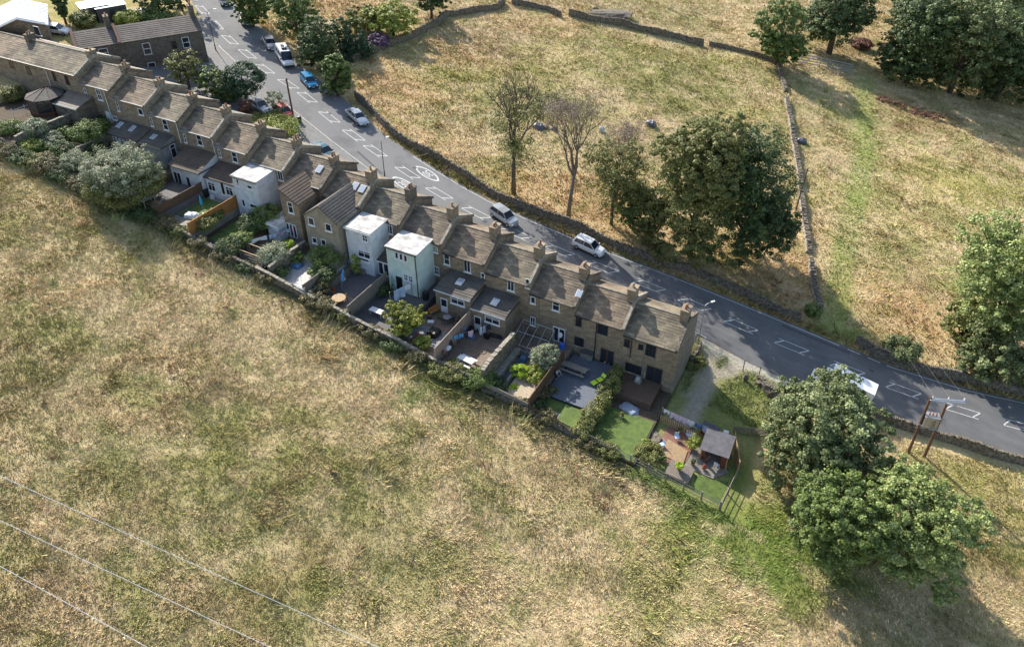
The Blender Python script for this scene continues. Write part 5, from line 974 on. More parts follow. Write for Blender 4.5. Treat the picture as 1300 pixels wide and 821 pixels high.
def loft(mb, st, ny=10, m=0):
    prev = None; k = 9
    for x, w, zb, zt in st:
        sec = [(x, -w * .90, zb), (x, -w, zb + (zt - zb) * .35), (x, -w * .99, zb + (zt - zb) * .75), (x, -w * .86, zt), (x, 0, zt + .035), (x, w * .86, zt), (x, w * .99, zb + (zt - zb) * .75), (x, w, zb + (zt - zb) * .35), (x, w * .90, zb)]
        n = len(mb.v); mb.v += sec
        if prev is not None:
            for i in range(k): j = (i + 1) % k; mb.f.append((prev + i, n + i, n + j, prev + j)); mb.mi.append(m)
        else: mb.f.append(tuple(range(n, n + k))); mb.mi.append(m)
        prev = n
    mb.f.append(tuple(range(prev, prev + k))[::-1]); mb.mi.append(m)
def car(kind, name, label, x, y, hd, col, z=None, uv=None, group=None, dark_glass=True, cat='car', s=1.04):
    u, v = uv if uv else (at(x, y, 0, gnd).x, at(x, y, 0, gnd).y); zz = zp(u) + .034 if z is None else z
    C = CARS[kind]; t = thing(name, label, cat, (u, v, zz), 0, group, rot=frame_on(u, v, R(hd))); t.scale = (s, s, s)
    b = MB(); loft(b, C['st']); bo = b.build('body', col, t, local=True, smooth=False, bevel=.05)
    x0, x1, t0, t1, H = C['cab']; wb, wt = C['W'] / 2 - .08, C['W'] / 2 - .26; zb = C['st'][3][3] - .02
    g_ = MB(); P = [(x0, -wb, zb), (x1, -wb, zb - .04), (x1, wb, zb - .04), (x0, wb, zb), (t0, -wt, H - .06), (t1, -wt, H - .05), (t1, wt, H - .05), (t0, wt, H - .06)]
    g_.v = P; g_.f = [(0, 1, 5, 4), (1, 2, 6, 5), (2, 3, 7, 6), (3, 0, 4, 7), (4, 5, 6, 7)]; g_.mi = [0] * 5; g_.build('windows', 'glass', t, local=True)
    r = MB(); tm = (t0 + t1) / 2; r.v = [(t0 - .07, -wt - .03, H - .05), (tm, -wt - .05, H), (t1 + .07, -wt - .03, H - .05), (t1 + .1, 0, H - .02), (t1 + .07, wt + .03, H - .05), (tm, wt + .05, H), (t0 - .07, wt + .03, H - .05), (t0 - .1, 0, H - .02), (tm, 0, H + .04)]
    r.f = [(i, (i + 1) % 8, 8) for i in range(8)]; r.mi = [0] * 8; lo = [(a, b_, c - .06) for a, b_, c in r.v[:8]]; r.v += lo
    for i in range(8): j = (i + 1) % 8; r.f.append((i, 9 + i, 9 + j, j)); r.mi.append(0)
    r.build('roof', col, t, local=True)
    p = MB()
    for sgn in (-1, 1):
        p.tube([(x1 + .02, sgn * wb, zb - .03), (t1 + .04, sgn * (wt + .02), H - .06)], .045, 5); p.tube([(x0 - .02, sgn * wb, zb), (t0 - .04, sgn * (wt + .02), H - .07)], .06, 5)
        xm = (x0 + x1) / 2 - .1; p.tube([(xm, sgn * (wb + .01), zb), (xm - .02, sgn * (wt + .02), H - .06)], .035, 5); p.tube([(x0, sgn * (wb + .01), zb + .02), (x1, sgn * (wb + .01), zb - .01)], .035, 5)
    p.build('pillars', col, t, local=True)
    L = C['L'] / 2
    for sx in (-1, 1):
        for sy in (-1, 1): wheel(t, sx * L * .62 + (.06 if sx > 0 else 0), sy * (C['W'] / 2 + .01), .34 if kind == 'suv' else .31)
    zt = C['st'][-2][3]
    for sy in (-1, 1):
        q = MB(); q.cbox((L - .12, sy * .62, zt - .03), (.22, .34, .15), -sy * .35, tilt=('Y', .3)); q.build('headlight', 'lamp', t, local=True, bevel=.03)
        q = MB(); q.cbox((-L + .07, sy * .70, zt + .12), (.12, .26, .2), sy * .25); q.build('tail_light', 'tail', t, local=True, bevel=.02)
        q = MB(); q.cbox((x1 - .12, sy * (wb + .16), zb + .06), (.14, .2, .13), sy * .2); q.build('mirror', col, t, local=True, bevel=.03)
        q = MB(); q.cbox((-L * .05, sy * (C['W'] / 2 + .0), .30), (C['L'] * .48, .05, .14)); q.build('sill_trim', 'black', t, local=True)
    q = MB(); q.cbox((L - .03, 0, .42), (.08, 1.0, .18)); q.build('grille', 'black', t, local=True, bevel=.02)
    q = MB(); q.cbox((L + .02, 0, .40), (.02, .5, .11)); q.build('number_plate', 'white', t, local=True); q = MB(); q.cbox((-L - .01, 0, .62), (.02, .5, .11)); q.build('number_plate', 'wood_tan', t, local=True)
    return t
PT = dict(silver=paint('silver_paint', (.50, .52, .55), .3, .8, .5), grey=paint('grey_paint', (.22, .23, .25), .3, .8, .4), white=paint('white_car_paint', (.82, .83, .84), .3), blue=paint('bright_blue_paint', (.035, .26, .50), .3), navy=paint('dark_car_paint', (.03, .04, .06), .25), teal=paint('teal_paint', (.035, .11, .15), .3), red=paint('red_paint', (.5, .025, .03), .3))
gc = 'cars on the road'
car('suv', 'parked_car', 'silver sport utility car driving downhill next to the centre markings', 0, 0, -15, PT['silver'], uv=(59.9, 14.5), group=gc)
c_ = car('suv', 'parked_car', 'white sport utility car with dark windows on the far lane', 0, 0, -2, PT['white'], uv=(72.6, 16.0), group=gc)
c_.name = 'moving_car'
car('saloon', 'parked_car', 'silver saloon car below the roadside trees', 0, 0, -22, PT['silver'], uv=(28.4, 23.0), group=gc)
car('hatch', 'parked_car', 'bright blue hatchback under the roadside trees', 0, 0, -28, PT['blue'], uv=(15.4, 27.2), group=gc)
car('saloon', 'parked_car', 'grey saloon car parked behind the white camper van', 0, 0, -36, PT['grey'], uv=(1.6, 33.6), group=gc)
car('hatch', 'parked_car', 'silver-blue hatchback, second highest on the road', 0, 0, -37, PT['grey'], uv=(-7.9, 38.0), group=gc)
car('hatch', 'parked_car', 'dark car at the very top of the road', 0, 0, -37, PT['navy'], uv=(-16.2, 41.6), group=gc)
car('saloon', 'parked_car', 'teal car parked close to the terrace behind the roofs', 0, 0, -12, PT['teal'], uv=(30.8, 11.3), group=gc)
car('hatch', 'parked_car', 'red car parked in front of the terrace beside the small pale tree', 0, 0, -20, PT['red'], uv=(19.0, 16.4), group=gc)
car('saloon', 'parked_car', 'silver car in the yard below the dark dome-shaped tree', 0, 0, -10, PT['silver'], uv=(15.2, 15.2), group=gc)
# white camper van
u, v = 7.4, 30.7; t = thing('camper_van', 'white high-roofed camper van parked behind the blue hatchback', 'van', (u, v, zp(u) + .034), rot=frame_on(u, v, R(-33)))
b = MB(); loft(b, [(-2.75, .85, .4, 1.2), (-2.7, 1.0, .35, 1.25), (1.3, 1.0, .32, 1.22), (1.9, .98, .32, 1.15), (2.6, .92, .35, 1.0), (2.75, .8, .4, .8)]); b.build('body', PT['white'], t, local=True, bevel=.06)
b = MB(); b.v = [(-2.72, -.97, 1.2), (1.45, -.97, 1.2), (1.45, .97, 1.2), (-2.72, .97, 1.2), (-2.62, -.86, 2.3), (.75, -.86, 2.3), (.75, .86, 2.3), (-2.62, .86, 2.3)]; b.f = [(0, 1, 5, 4), (2, 3, 7, 6), (3, 0, 4, 7), (4, 5, 6, 7)]; b.mi = [0] * 4; b.build('upper_body', PT['white'], t, local=True)
b = MB(); b.quad((1.5, -.93, 1.2), (1.5, .93, 1.2), (.78, .85, 2.24), (.78, -.85, 2.24)); b.quad((1.9, -.9, 1.16), (1.9, .9, 1.16), (.82, .84, 2.18), (.82, -.84, 2.18)); b.build('windscreen', 'glass', t, local=True)
for sy in (-1, 1):
    b = MB()
    for x0, x1 in ((-2.2, -1.2), (-1.0, -.1), (.1, .95)): b.v += [(x0, sy * .962, 1.35), (x1, sy * .962, 1.35), (x1 - .06, sy * .915, 1.95), (x0, sy * .915, 1.95)]; n = len(b.v) - 4; b.f.append((n, n + 1, n + 2, n + 3)); b.mi.append(0)
    b.build('side_windows', 'glass', t, local=True)
    q = MB(); q.cbox((2.68, sy * .65, .85), (.14, .3, .18), 0); q.build('headlight', 'lamp', t, local=True); q = MB(); q.cbox((1.5, sy * 1.12, 1.3), (.14, .2, .25)); q.build('mirror', 'black', t, local=True)
    for x in (-1.75, 1.7): wheel(t, x, sy * 1.0, .34)
q = MB(); q.cbox((2.75, 0, .5), (.1, 1.7, .2)); q.build('bumper', 'black', t, local=True)
q = MB(); q.box(-1.7, -1.1, -.3, .3, 2.3, 2.42); q.build('roof_vent', 'black', t, local=True); q = MB(); q.box(-.6, .3, -.45, .45, 2.3, 2.36); q.build('solar_panel', 'glass', t, local=True)
# white box van behind the sycamore
p0 = at(1074, 474, 3.0, gnd); u, v = p0.x, p0.y - .4; t = thing('box_van', 'white box van mostly hidden behind the big sycamore', 'van', (u, v, zp(u) + .034), rot=frame_on(u, v, R(180 - 4)))
b = MB(); b.box(-3.3, 2.0, -1.12, 1.12, .75, 3.05); b.build('box_body', PT['white'], t, local=True, bevel=.04); b = MB(); loft(b, [(2.02, 1.0, .4, 2.3), (2.6, 1.0, .38, 2.25), (3.2, .98, .38, 1.5), (3.9, .9, .4, 1.1)]); b.build('cab', PT['white'], t, local=True)
b = MB(); b.quad((2.68, -.88, 2.2), (2.68, .88, 2.2), (3.2, .9, 1.58), (3.2, -.9, 1.58)); b.build('windscreen', 'glass', t, local=True)
b = MB(); b.box(-3.34, -3.3, .15, .85, 1.5, 2.1); b.build('rear_window', 'glass', t, local=True); b = MB(); b.box(-3.42, -3.2, -1.0, 1.0, .45, .62); b.build('bumper', 'black', t, local=True)
b = MB(); b.box(-1.2, -.5, -.35, .35, 3.05, 3.15); b.build('roof_hatch', 'white', t, local=True); b = MB(); b.box(-3.2, 2.6, -.9, .9, .42, .75); b.build('chassis', 'black', t, local=True)
for sy in (-1, 1):
    for x in (-2.1, 2.9): wheel(t, x, sy * 1.08, .38)
    q = MB(); q.cbox((-3.33, sy * .95, 1.0), (.06, .14, .35)); q.build('tail_light', 'tail', t, local=True)
# ------------------------------------------------------------------ poles, lamps, wires
def lamp(label, u, v, h, m='iron', arm=(0, 0), name='street_lamp', dz=0):
    t = thing(name, label, 'lamp', (u, v, zp(u))); b = MB(); b.tube([(0, 0, -.3), (0, 0, 1.1), (0, 0, 1.12), (0, 0, h)], [.10, .10, .065, .045], 8); b.build('column', m, t, local=True, smooth=False)
    b = MB(); b.tube([(0, 0, h), (arm[0] * .5, arm[1] * .5, h + .18), (arm[0], arm[1], h + .2)], .035, 6); b.build('arm', m, t, local=True); b = MB(); b.cbox((arm[0] * 1.25, arm[1] * 1.25, h + .2), (.55, .24, .13), math.atan2(arm[1], arm[0] + 1e-6)); b.build('lantern', 'white', t, local=True, bevel=.03); return t
lamp('pale street lamp at the gable end of the terrace beside the driveway', *[(lambda p: (p.x, p.y))(at(887, 432, 0, gnd))][0], 5.6, 'galv', (.55, .75))
lamp('thin dark street lamp between the terrace roofs and the speed roundel', 41.2, 12.2, 6.0, 'iron', (.3, .9)); lamp('dark street lamp at the kerb beside the dark stone house', -3.4, 25.6, 6.8, 'iron', (.7, .8))
p = at(374, 157, 0, gnd); t = thing('telegraph_pole', 'dark wooden telegraph pole beside the road hedge and the litter bin', 'pole', p); b = MB(); b.tube([(0, 0, -.5), (-.15, .05, 7.4)], [.17, .12], 8); b.build('pole', 'pole', t, local=True); b = MB(); b.tube([(-.15, -.25, 7.1), (-.15, .35, 7.1)], .05, 5); b.build('crossarm', 'iron', t, local=True)
p = at(381, 156, 0, gnd); t = thing('litter_bin', 'small dark litter bin beside the telegraph pole', 'bin', p); b = MB(); b.lathe((0, 0, 0), [(.28, 0), (.32, .9), (.36, .95), (.3, 1.1), (.0, 1.15)], 10); b.build('bin_body', 'black', t, local=True); b = MB(); b.box(-.2, .2, -.34, -.3, .75, .9); b.build('slot', 'iron', t, local=True)
# H-pole with transformer
P1, P2, A1, A2 = at(1182, 504, 8.6, gnd), at(1202, 513, 8.2, gnd), at(1184, 505.5, 8.5, gnd), at(1224, 508, 8.5, gnd)
hpz = zp(P1.x); T_ = thing('transformer_pole', 'pair of brown poles carrying a grey transformer beside the road', 'electricity pole', (P1.x, P1.y, hpz)); b = MB(); b.tube([(P1.x + .1, P1.y - .15, hpz - 1.2), tuple(P1)], [.18, .13], 9); b.build('pole', 'pole', T_)
b = MB(); b.tube([(P2.x + .1, P2.y - .15, zp(P2.x) - 1.2), tuple(P2)], [.18, .13], 9); b.build('pole', 'pole', T_)
for o_ in (0, .32): b = MB(); a_, e_ = A1 + Vector((-.2, -o_, -.05)), A2 + Vector((.1, -o_, -.05)); b.tube([a_, e_], .075, 4); b.build('crossarm', 'white', T_)
b = MB(); mid = (P1 + P2) / 2; mid.z = hpz + 5.3; an = math.atan2(P2.y - P1.y, P2.x - P1.x); b.cbox(mid + Vector((0, -.1, 0)), (1.5, .95, 1.5), an); b.cbox(mid + Vector((0, -.1, .79)), (1.6, 1.05, .08), an)
for s in range(6): b.cbox(mid + Vector((-.5 + .2 * s, -.52, 0)), (.04, .12, .9), an)
tf = b.build('transformer', 'galv', T_, bevel=.03)
for s in (-.35, 0, .35): q = MB(); q.lathe((mid.x + math.cos(an) * s, mid.y + math.sin(an) * s - .1, mid.z + .82), [(.05, 0), (.10, .06), (.05, .12), (.10, .18), (.05, .24), (.09, .3), (.03, .42)], 8); q.build('bushing', 'pot', tf)
b = MB(); b.tube([P1 * .5 + Vector((P1.x, P1.y, hpz * 2 + 8.4)) * .5 + Vector((-.3, -.2, .0)), Vector((P2.x + .3, P2.y - .2, hpz + 4.3))], .06, 4); b.build('brace', 'galv', T_)
b = MB(); b.tube([P1 + Vector((0, 0, -.6)), Vector((A2.x - .4, A2.y, A2.z - 1.0))], .05, 4); b.build('brace', 'galv', T_)
b = MB(); b.tube([(mid.x - 1, mid.y - .5, mid.z - .68), (mid.x + 1, mid.y - .6, mid.z - .72)], .07, 4); b.build('transformer_bearer', 'galv', T_)
b = MB(); st = at(1200, 600, 0, gnd); b.tube([P2 + Vector((0, 0, -.5)), tuple(st)], .02, 4); b.build('stay_wire', 'galv', T_)
for s in (0, .5, 1): q = MB(); c = A1.lerp(A2, s); q.lathe((c.x, c.y, c.z), [(.03, 0), (.09, .08), (.05, .14), (.09, .2), (.03, .3)], 7); q.build('insulator', 'white', T_)
# leaning pole in the upper field
lp = at(1010, 267, 0, gnd); lt = at(1024, 207, 6.5, gnd); t = thing('leaning_pole', 'thin dark pole with a short crossarm by the ruined field wall', 'pole', lp); b = MB(); tp = Vector((lp.x + .3, lp.y - .1, lp.z + 7.6)); b.tube([lp - Vector((0, 0, .4)), tp], [.14, .10], 7); b.build('pole', 'bark', t)
b = MB(); ca, cb = tp + Vector((-.9, .5, -.2)), tp + Vector((.9, -.5, -.2)); b.tube([ca, cb], .07, 4); b.build('crossarm', 'bark', t)
for s in (0, .5, 1): q = MB(); c = ca.lerp(cb, s); q.lathe((c.x, c.y, c.z), [(.04, 0), (.12, .1), (.04, .3)], 6); q.build('insulator', 'black', t)
def wire(label, A, B, sag, r=.009, name='overhead_wire', group=None):
    b = MB(); pts = [Vector(A).lerp(Vector(B), i / 24) - Vector((0, 0, sag * 4 * (i / 24) * (1 - i / 24))) for i in range(25)]; b.tube(pts, r, 4, cap=False); o = b.build(name, 'white' if r > .015 else 'wood_old'); tag(o, label, 'wire', group); return o
for s, lb in ((0, 'left one of the three thin wires from the transformer poles to the leaning pole'), (.5, 'middle one of the three thin wires to the leaning pole'), (1, 'right one of the three thin wires to the leaning pole')): wire(lb, A1.lerp(A2, s) + Vector((0, 0, .3)), ca.lerp(cb, s) + Vector((0, 0, .25)), 1.0)
for (x0, y0, x1, y1), lb in zip([(0, 595, 300, 730), (0, 652, 168, 730), (0, 712, 33, 730)], ['upper one of the bright power lines over the meadow, bottom left', 'middle one of the bright power lines over the meadow, bottom left', 'lowest of the bright power lines over the meadow, bottom left']):
    a_, b_ = at(x0, y0, 9.5, gnd), at(x1, y1, 9.5, gnd); d = (b_ - a_).normalized(); wire(lb, a_ - d * 40, a_ + d * 75, 1.2 if x1 > 100 else 1.0, .019, 'power_line')
# ------------------------------------------------------------------ things in the gardens
def G(x, y): return at(x, y)
def mesh_thing(name, label, cat, loc, parts, rz=0, group=None):
    t = thing(name, label, cat, loc, rz, group)
    for pn, mb, mt in parts: mb.build(pn, mt, t, local=True)
    return t
def picnic(label, x, y, rz, mat, L=1.8, group=None, dz=0, name='picnic_table', s=1.0):
    p = G(x, y) + Vector((0, 0, dz)); t = thing(name, label, 'table', p, rz, group); t.scale = (s, s, s)
    tp = MB()
    for i in range(5): tp.box(-L / 2, L / 2, -.36 + i * .146, -.36 + i * .146 + .135, .72, .76)
    tp.build('table_top', mat, t, local=True)
    for s_ in (-1, 1): b = MB(); b.box(-L / 2, L / 2, s_ * .72 - .13, s_ * .72 + .13, .42, .46); b.build('bench', mat, t, local=True)
    for e in (-1, 1):
        b = MB(); b.tube([(e * L * .36, -.3, .72), (e * L * .36, -.75, 0)], .045, 4); b.tube([(e * L * .36, .3, .72), (e * L * .36, .75, 0)], .045, 4); b.tube([(e * L * .36, -.85, .40), (e * L * .36, .85, .40)], .045, 4); b.build('leg_frame', mat, t, local=True)
    return t
picnic('white picnic table with attached benches on the brown patio', 592, 462, R(-6), 'white', 2.1)
t = picnic('long weathered picnic table on the blue-grey deck', 728, 474, R(-2), 'wood_old', 3.3, dz=.32)
picnic('white garden table beside the golden-green tree', 479, 398, R(-5), 'white', 1.8) if False else None
p = G(479, 400); b = MB(); b.box(-.95, .95, -.4, .4, .70, .75); l = MB()
for sx in (-.8, .8):
    for sy in (-.3, .3): l.tube([(sx, sy, 0), (sx, sy, .7)], .035, 5)
mesh_thing('garden_table', 'plain white rectangular table beside the golden-green tree', 'table', p, [('table_top', b, 'white'), ('legs', l, 'white')], R(-3))
p = G(431, 384); b = MB(); b.lathe((0, 0, .7), [(0, 0), (.85, 0), (.85, .06), (.25, .06), (.24, .065), (0, .065)], 18); l = MB(); l.tube([(0, 0, 0), (0, 0, .7)], .06, 6); l.tube([(-.4, 0, .02), (.4, 0, .02)], .04, 4); l.tube([(0, -.4, .02), (0, .4, .02)], .04, 4)
mesh_thing('round_table', 'round orange-topped garden table under the blue parasol yard wall', 'table', p, [('table_top', b, 'wood_tan'), ('pedestal', l, 'wood_tan')])
def chair(label, x, y, rz, mat, dz=0, group=None):
    p = G(x, y); s = MB(); s.box(-.24, .24, -.24, .24, .42, .46); b = MB()
    for i in range(4): b.box(-.24 + i * .125, -.24 + i * .125 + .09, .22, .25, .46, .95)
    l = MB()
    for sx in (-.21, .21):
        for sy in (-.21, .22): l.tube([(sx, sy, 0), (sx, sy, .43)], .022, 5)
    return mesh_thing('garden_chair', label, 'chair', p + Vector((0, 0, dz)), [('seat', s, mat), ('backrest', b, mat), ('legs', l, mat)], rz, group)
chair('orange garden chair right of the round orange table', 438, 381, R(-60), 'wood_tan'); chair('brown garden chair behind the round orange table', 424, 374, R(20), 'wood_red')
def parasol(label, x, y, h, mat, lean=(0, 0)):
    p = G(x, y); a = MB(); a.tube([(0, 0, 0), (lean[0], lean[1], h)], .025, 6); c = MB(); c.tube([(lean[0] * k, lean[1] * k, h * k) for k in (.48, .55, .75, .95, 1.02)], [.05, .2, .17, .09, .02], 9); b = MB(); b.lathe((0, 0, 0), [(.28, 0), (.25, .1), (.05, .13)], 10)
    return mesh_thing('parasol', label, 'parasol', p, [('pole', a, 'galv'), ('canopy', c, mat), ('base', b, 'iron')])
TQ = mk('turquoise_cloth', (.02, .34, .52), (.015, .25, .4), 3, .8); PB = mk('blue_cloth', (.06, .24, .55), (.04, .17, .42), 3, .8); WC = mk('white_cloth', (.72, .73, .78), (.6, .61, .67), 2, .8, .2); PKC = mk('pink_cloth', (.66, .10, .26), (.5, .08, .2), 2, .8, .2); MC = mk('mauve_cloth', (.42, .33, .42), (.33, .26, .34), 2, .8, .2); SB = mk('sky_blue_cloth', (.10, .42, .70), (.08, .34, .6), 2, .8, .2); DC = mk('dark_cloth', (.03, .035, .06), (.02, .02, .03), 2, .8, .2); PL = mk('pale_pink_cloth', (.66, .52, .62), (.55, .43, .53), 2, .8, .2); LB_ = mk('pale_blue_cloth', (.45, .55, .72), (.35, .45, .62), 2, .8, .2); BT = mk('blue_tarpaulin', (.11, .23, .42), (.07, .15, .3), 1.6, .5, .5); GT = mk('grey_tarpaulin', (.27, .32, .40), (.2, .24, .31), 1.6, .6, .4)
parasol('closed turquoise parasol on the lawn beside the orange fence', 259, 271, 2.6, TQ, (-.1, .1)); parasol('closed blue parasol on a leaning pole in the dark paved yard', 433, 372, 3.4, PB, (.5, .5))
def cloth(mb, a, b, w, h, m=0, seed=0):
    q = random.Random(seed); d = (b - a).normalized(); n = Vector((-d.y, d.x, 0)); K = 5; P = []
    for i in range(K + 1):
        for j in range(4): s = a + d * (w * i / K) - Vector((0, 0, h * j / 3)) + n * (math.sin(i * 1.7 + j + seed) * .05 * j); P.append(tuple(s))
    base = len(mb.v); mb.v += P
    for i in range(K):
        for j in range(3): p0 = base + i * 4 + j; mb.f.append((p0, p0 + 4, p0 + 5, p0 + 1)); mb.mi.append(m)
def washline(label, A, B, hA, hB, items, posts=True):
    a = A + Vector((0, 0, hA)); b = B + Vector((0, 0, hB)); t = thing('clothes_line', label, 'clothes line', A); ln_ = MB(); ln_.tube([a, (a + b) / 2 - Vector((0, 0, .1)), b], .012, 4)
    ln_.build('line', 'galv', t)
    if posts:
        for P, h in ((A, hA), (B, hB)): q = MB(); q.tube([P, P + Vector((0, 0, h + .05))], .045, 6); q.build('post', 'galv', t)
    d = (b - a); L = d.length; x = .03
    for i, (w, h, m_, gap) in enumerate(items):
        x += gap; s = a + d * (x / L) - Vector((0, 0, .10 * math.sin(math.pi * min(1, x / L)) + .01)); q = MB(); cloth(q, s, s + d, w, h, 0, i); c = q.build('hung_cloth', m_); x += w
        tag(c, items_lab[i % len(items_lab)] + ', on the ' + label.split(' in ')[0].split(' with ')[0].split(' over ')[0], 'washing', 'washing on the ' + label.split(' with ')[0].split(' over ')[0])
items_lab = ['first piece of washing from the left', 'second piece of washing from the left', 'third piece of washing from the left', 'fourth piece of washing from the left', 'fifth piece of washing from the left', 'sixth piece of washing from the left', 'seventh piece of washing from the left', 'eighth piece of washing from the left']
washline('line over the brown patio', G(576, 436), G(628, 424), 1.9, 1.9, [(.5, .55, SB, .05), (.5, .55, SB, .2), (.45, .8, DC, .12), (.7, .9, PL, .08), (.5, .6, DC, .2), (.35, 1.1, WC, .15), (.3, 1.0, LB_, .12), (.5, .8, DC, .15)])
washline('line over the pergola garden', G(316, 322), G(369, 306), 1.9, 1.9, [(2.4, .55, WC, .2), (.9, .6, LB_, .3), (1.1, .5, MC, .1), (.6, .5, LB_, .1), (.8, .7, PKC, .15)])
A_ = at(839, 533, 0, gnd); B_ = at(896, 557, 0, gnd); washline('line above the picket fence', A_, B_, 1.9, 1.9, [(.7, .5, WC, .1), (1.0, .85, PL, .1), (.9, .9, PL, .05), (.8, .8, WC, .05), (.8, .7, BT, .08), (.9, .95, LB_, .08), (.6, .9, PKC, .05), (1.0, 1.0, LB_, .05)])
washline('line beside the pale green house', G(497, 393), G(524, 378), 2.6, 2.4, [(1.6, 1.5, LB_, .6), (.8, .8, WC, .1)], True)
def heap(name, label, cat, x, y, r, h, mat, seed=0, asp=1.0, dz=0, rz=0, s=surf):
    """a draped cover: lumpy low dome with folded skirt"""
    q = random.Random(seed); p = at(x, y, 0, s); b = MB(); K = 14; rows = [(1.0, 0), (.95, .35), (.75, .8), (.35, 1.0)]; n = 0
    for rr, zz in rows:
        for i in range(K): a = 2 * math.pi * i / K; j = 1 + q.uniform(-.10, .10); sq = 1 / max(abs(math.cos(a)), abs(math.sin(a))) ** .75; b.v.append((math.cos(a) * r * rr * j * sq * asp * .85, math.sin(a) * r * rr * j * sq * .85, h * zz * (1 + q.uniform(-.12, .12))))
    for k in range(3):
        for i in range(K): j = (i + 1) % K; b.f.append((k * K + i, k * K + j, (k + 1) * K + j, (k + 1) * K + i)); b.mi.append(0)
    b.f.append(tuple(3 * K + i for i in range(K))); b.mi.append(0); o = b.build(name, mat, None); o.location = p + Vector((0, 0, dz)); o.rotation_euler = (0, 0, rz); tag(o, label, cat); return o
heap('covered_furniture', 'blue cover over garden furniture on the pale patio', 'cover', 377, 338, .75, .7, BT, 1, 1.2)
heap('tarpaulin', 'grey-blue tarpaulin sheet beside the brown deck', 'tarpaulin', 799, 519, .9, .3, GT, 2, 1.5, rz=R(-15)); heap('hot_tub', 'dark covered hot tub on the grey slab terrace', 'hot tub', 551, 424, .95, .75, 'black', 3); heap('covered_heap', 'white sacks beside the pale fence', 'sack', 566, 441, .5, .35, 'white', 4, 1.5)
heap('blue_box', 'bright blue lidded box below the satellite dish', 'box', 714, 441, .42, .7, paint('blue_plastic', (.02, .12, .6), .4), 5); heap('blue_cover', 'bright blue cover behind the tall white extension', 'cover', 346, 274, .7, .8, paint('blue_plastic2', (.02, .1, .42), .4), 6)
heap('dark_bin', 'round black bin on the brown patio beside the pale fence', 'bin', 571, 446, .42, .8, 'black', 7); heap('wood_pile', 'heap of pale wood chips on the upper garden terrace', 'heap', 198, 262, 1.2, .5, 'wood_tan', 8, 1.4); heap('blue_tub', 'blue tub and cover in the gravel garden beside the blue decking', 'tub', 664, 458, .5, .7, BT, 9)
heap('barbecue', 'round barbecue with a pale cover on the brown deck', 'barbecue', 809, 491, .5, .8, 'galv', 10, dz=.9); shrub('ivy mass on the meadow wall between the two ivy bushes', 614, 490, 1.5, 1.1, 'mid', 701, leaf=.15)
heap('sacks', 'pile of dark bags and toys under the extension window', 'bags', 632, 425, .8, .5, 'black', 11, 1.4); heap('sacks', 'dark bags beside the white door of the clothes line house', 'bags', 597, 420, .6, .6, 'black', 12, 1.2)
heap('stone_heap', 'long heap of grey field stones at the top of the pasture', 'stones', 768, 18, 2.6, .7, 'dry', 13, 3.0, s=gnd, rz=R(25))
for i, (x, y, lb) in enumerate([(1017, 181, 'black bale lying right of the ruined field wall'), (826, 159, 'black wrapped bale in the pasture above the green tree pair'), (683, 162, 'black bale right of the thin half-bare tree'), (764, 167, 'small pale bale between the leafless trees')]): heap('wrapped_bale', lb, 'bale', x, y, .95 if i < 3 else .5, .85, paint('bale_wrap%d' % i, (.06, .065, .085) if i < 3 else (.5, .52, .56), .5), 20 + i, 1.3, s=gnd)
for i, (x, y) in enumerate([(692, 163), (703, 165), (781, 22), (790, 26), (756, 12)]): heap('field_boulder', ['boulder beside the black bale', 'boulder right of the one beside the black bale', 'pale boulder at the lower end of the stone heap', 'second pale boulder below the stone heap', 'boulder at the upper end of the stone heap'][i], 'boulder', x, y, .6, .5, 'dry', 30 + i, 1.3, s=gnd)
# white garden sofa / barbecue group of the upper terrace
heap('garden_sofa', 'white cushioned garden sofa on the paving behind the orange fence', 'sofa', 243, 275, .8, .6, 'white', 14, 1.5, rz=R(20)); b = MB(); b.box(-1.4, 1.4, -1.0, 1.0, 1.9, 1.98); l = MB()
for sx in (-1.3, 1.3):
    for sy in (-.9, .9): l.tube([(sx, sy, 0), (sx, sy, 1.9)], .05, 5)
mesh_thing('garden_shelter', 'flat grey shelter roof at the foot of the big willow', 'shelter', G(184, 266), [('roof', b, 'lead'), ('posts', l, 'wood_old')], R(5))
# sun lounger, storage box, planks, bench
p = G(759, 488) + Vector((0, 0, .32)); LM = paint('lime_plastic', (.48, .70, .03), .5, .2); b = MB(); b.box(-.95, .35, -.32, .32, .30, .36); k = MB(); k.cbox((.68, 0, .55), (.75, .62, .06), 0, tilt=('Y', -.75)); l = MB(); q = MB()
for sx in (-.8, .3):
    for sy in (-.28, .28): l.tube([(sx, sy, 0), (sx, sy, .31)], .03, 5)
q.box(-.25, -.1, -.3, .3, .362, .372); q.box(.5, .62, -.25, .25, .50, .56)
mesh_thing('sun_lounger', 'lime green sun lounger on the blue-grey deck beside the hedge', 'sun lounger', p, [('seat', b, LM), ('backrest', k, LM), ('legs', l, LM), ('strap', q, 'black')], R(62))
p = G(745, 456) + Vector((0, 0, .32)); b = MB(); b.box(-.75, .75, -.4, .4, 0, .8); k = MB(); k.prism([(-.46, .82), (-.46, .9), (.42, 1.1), (.42, .82)], -.8, .8, 'x'); mesh_thing('storage_box', 'pale storage box with dark sloping lid against the house wall', 'box', p, [('box', b, 'wood_old'), ('lid', k, 'iron')])
p = G(552, 397); b = MB(); b.box(-.8, .8, -.25, .25, .42, .47); l = MB(); k = MB(); k.box(-.8, .8, .2, .25, .5, .9)
for sx in (-.7, .7): l.box(sx - .04, sx + .04, -.22, .22, 0, .42)
mesh_thing('garden_bench', 'small orange bench by the single-storey extension', 'bench', p, [('seat', b, 'wood_orange'), ('backrest', k, 'wood_orange'), ('legs', l, 'wood_orange')], R(70))
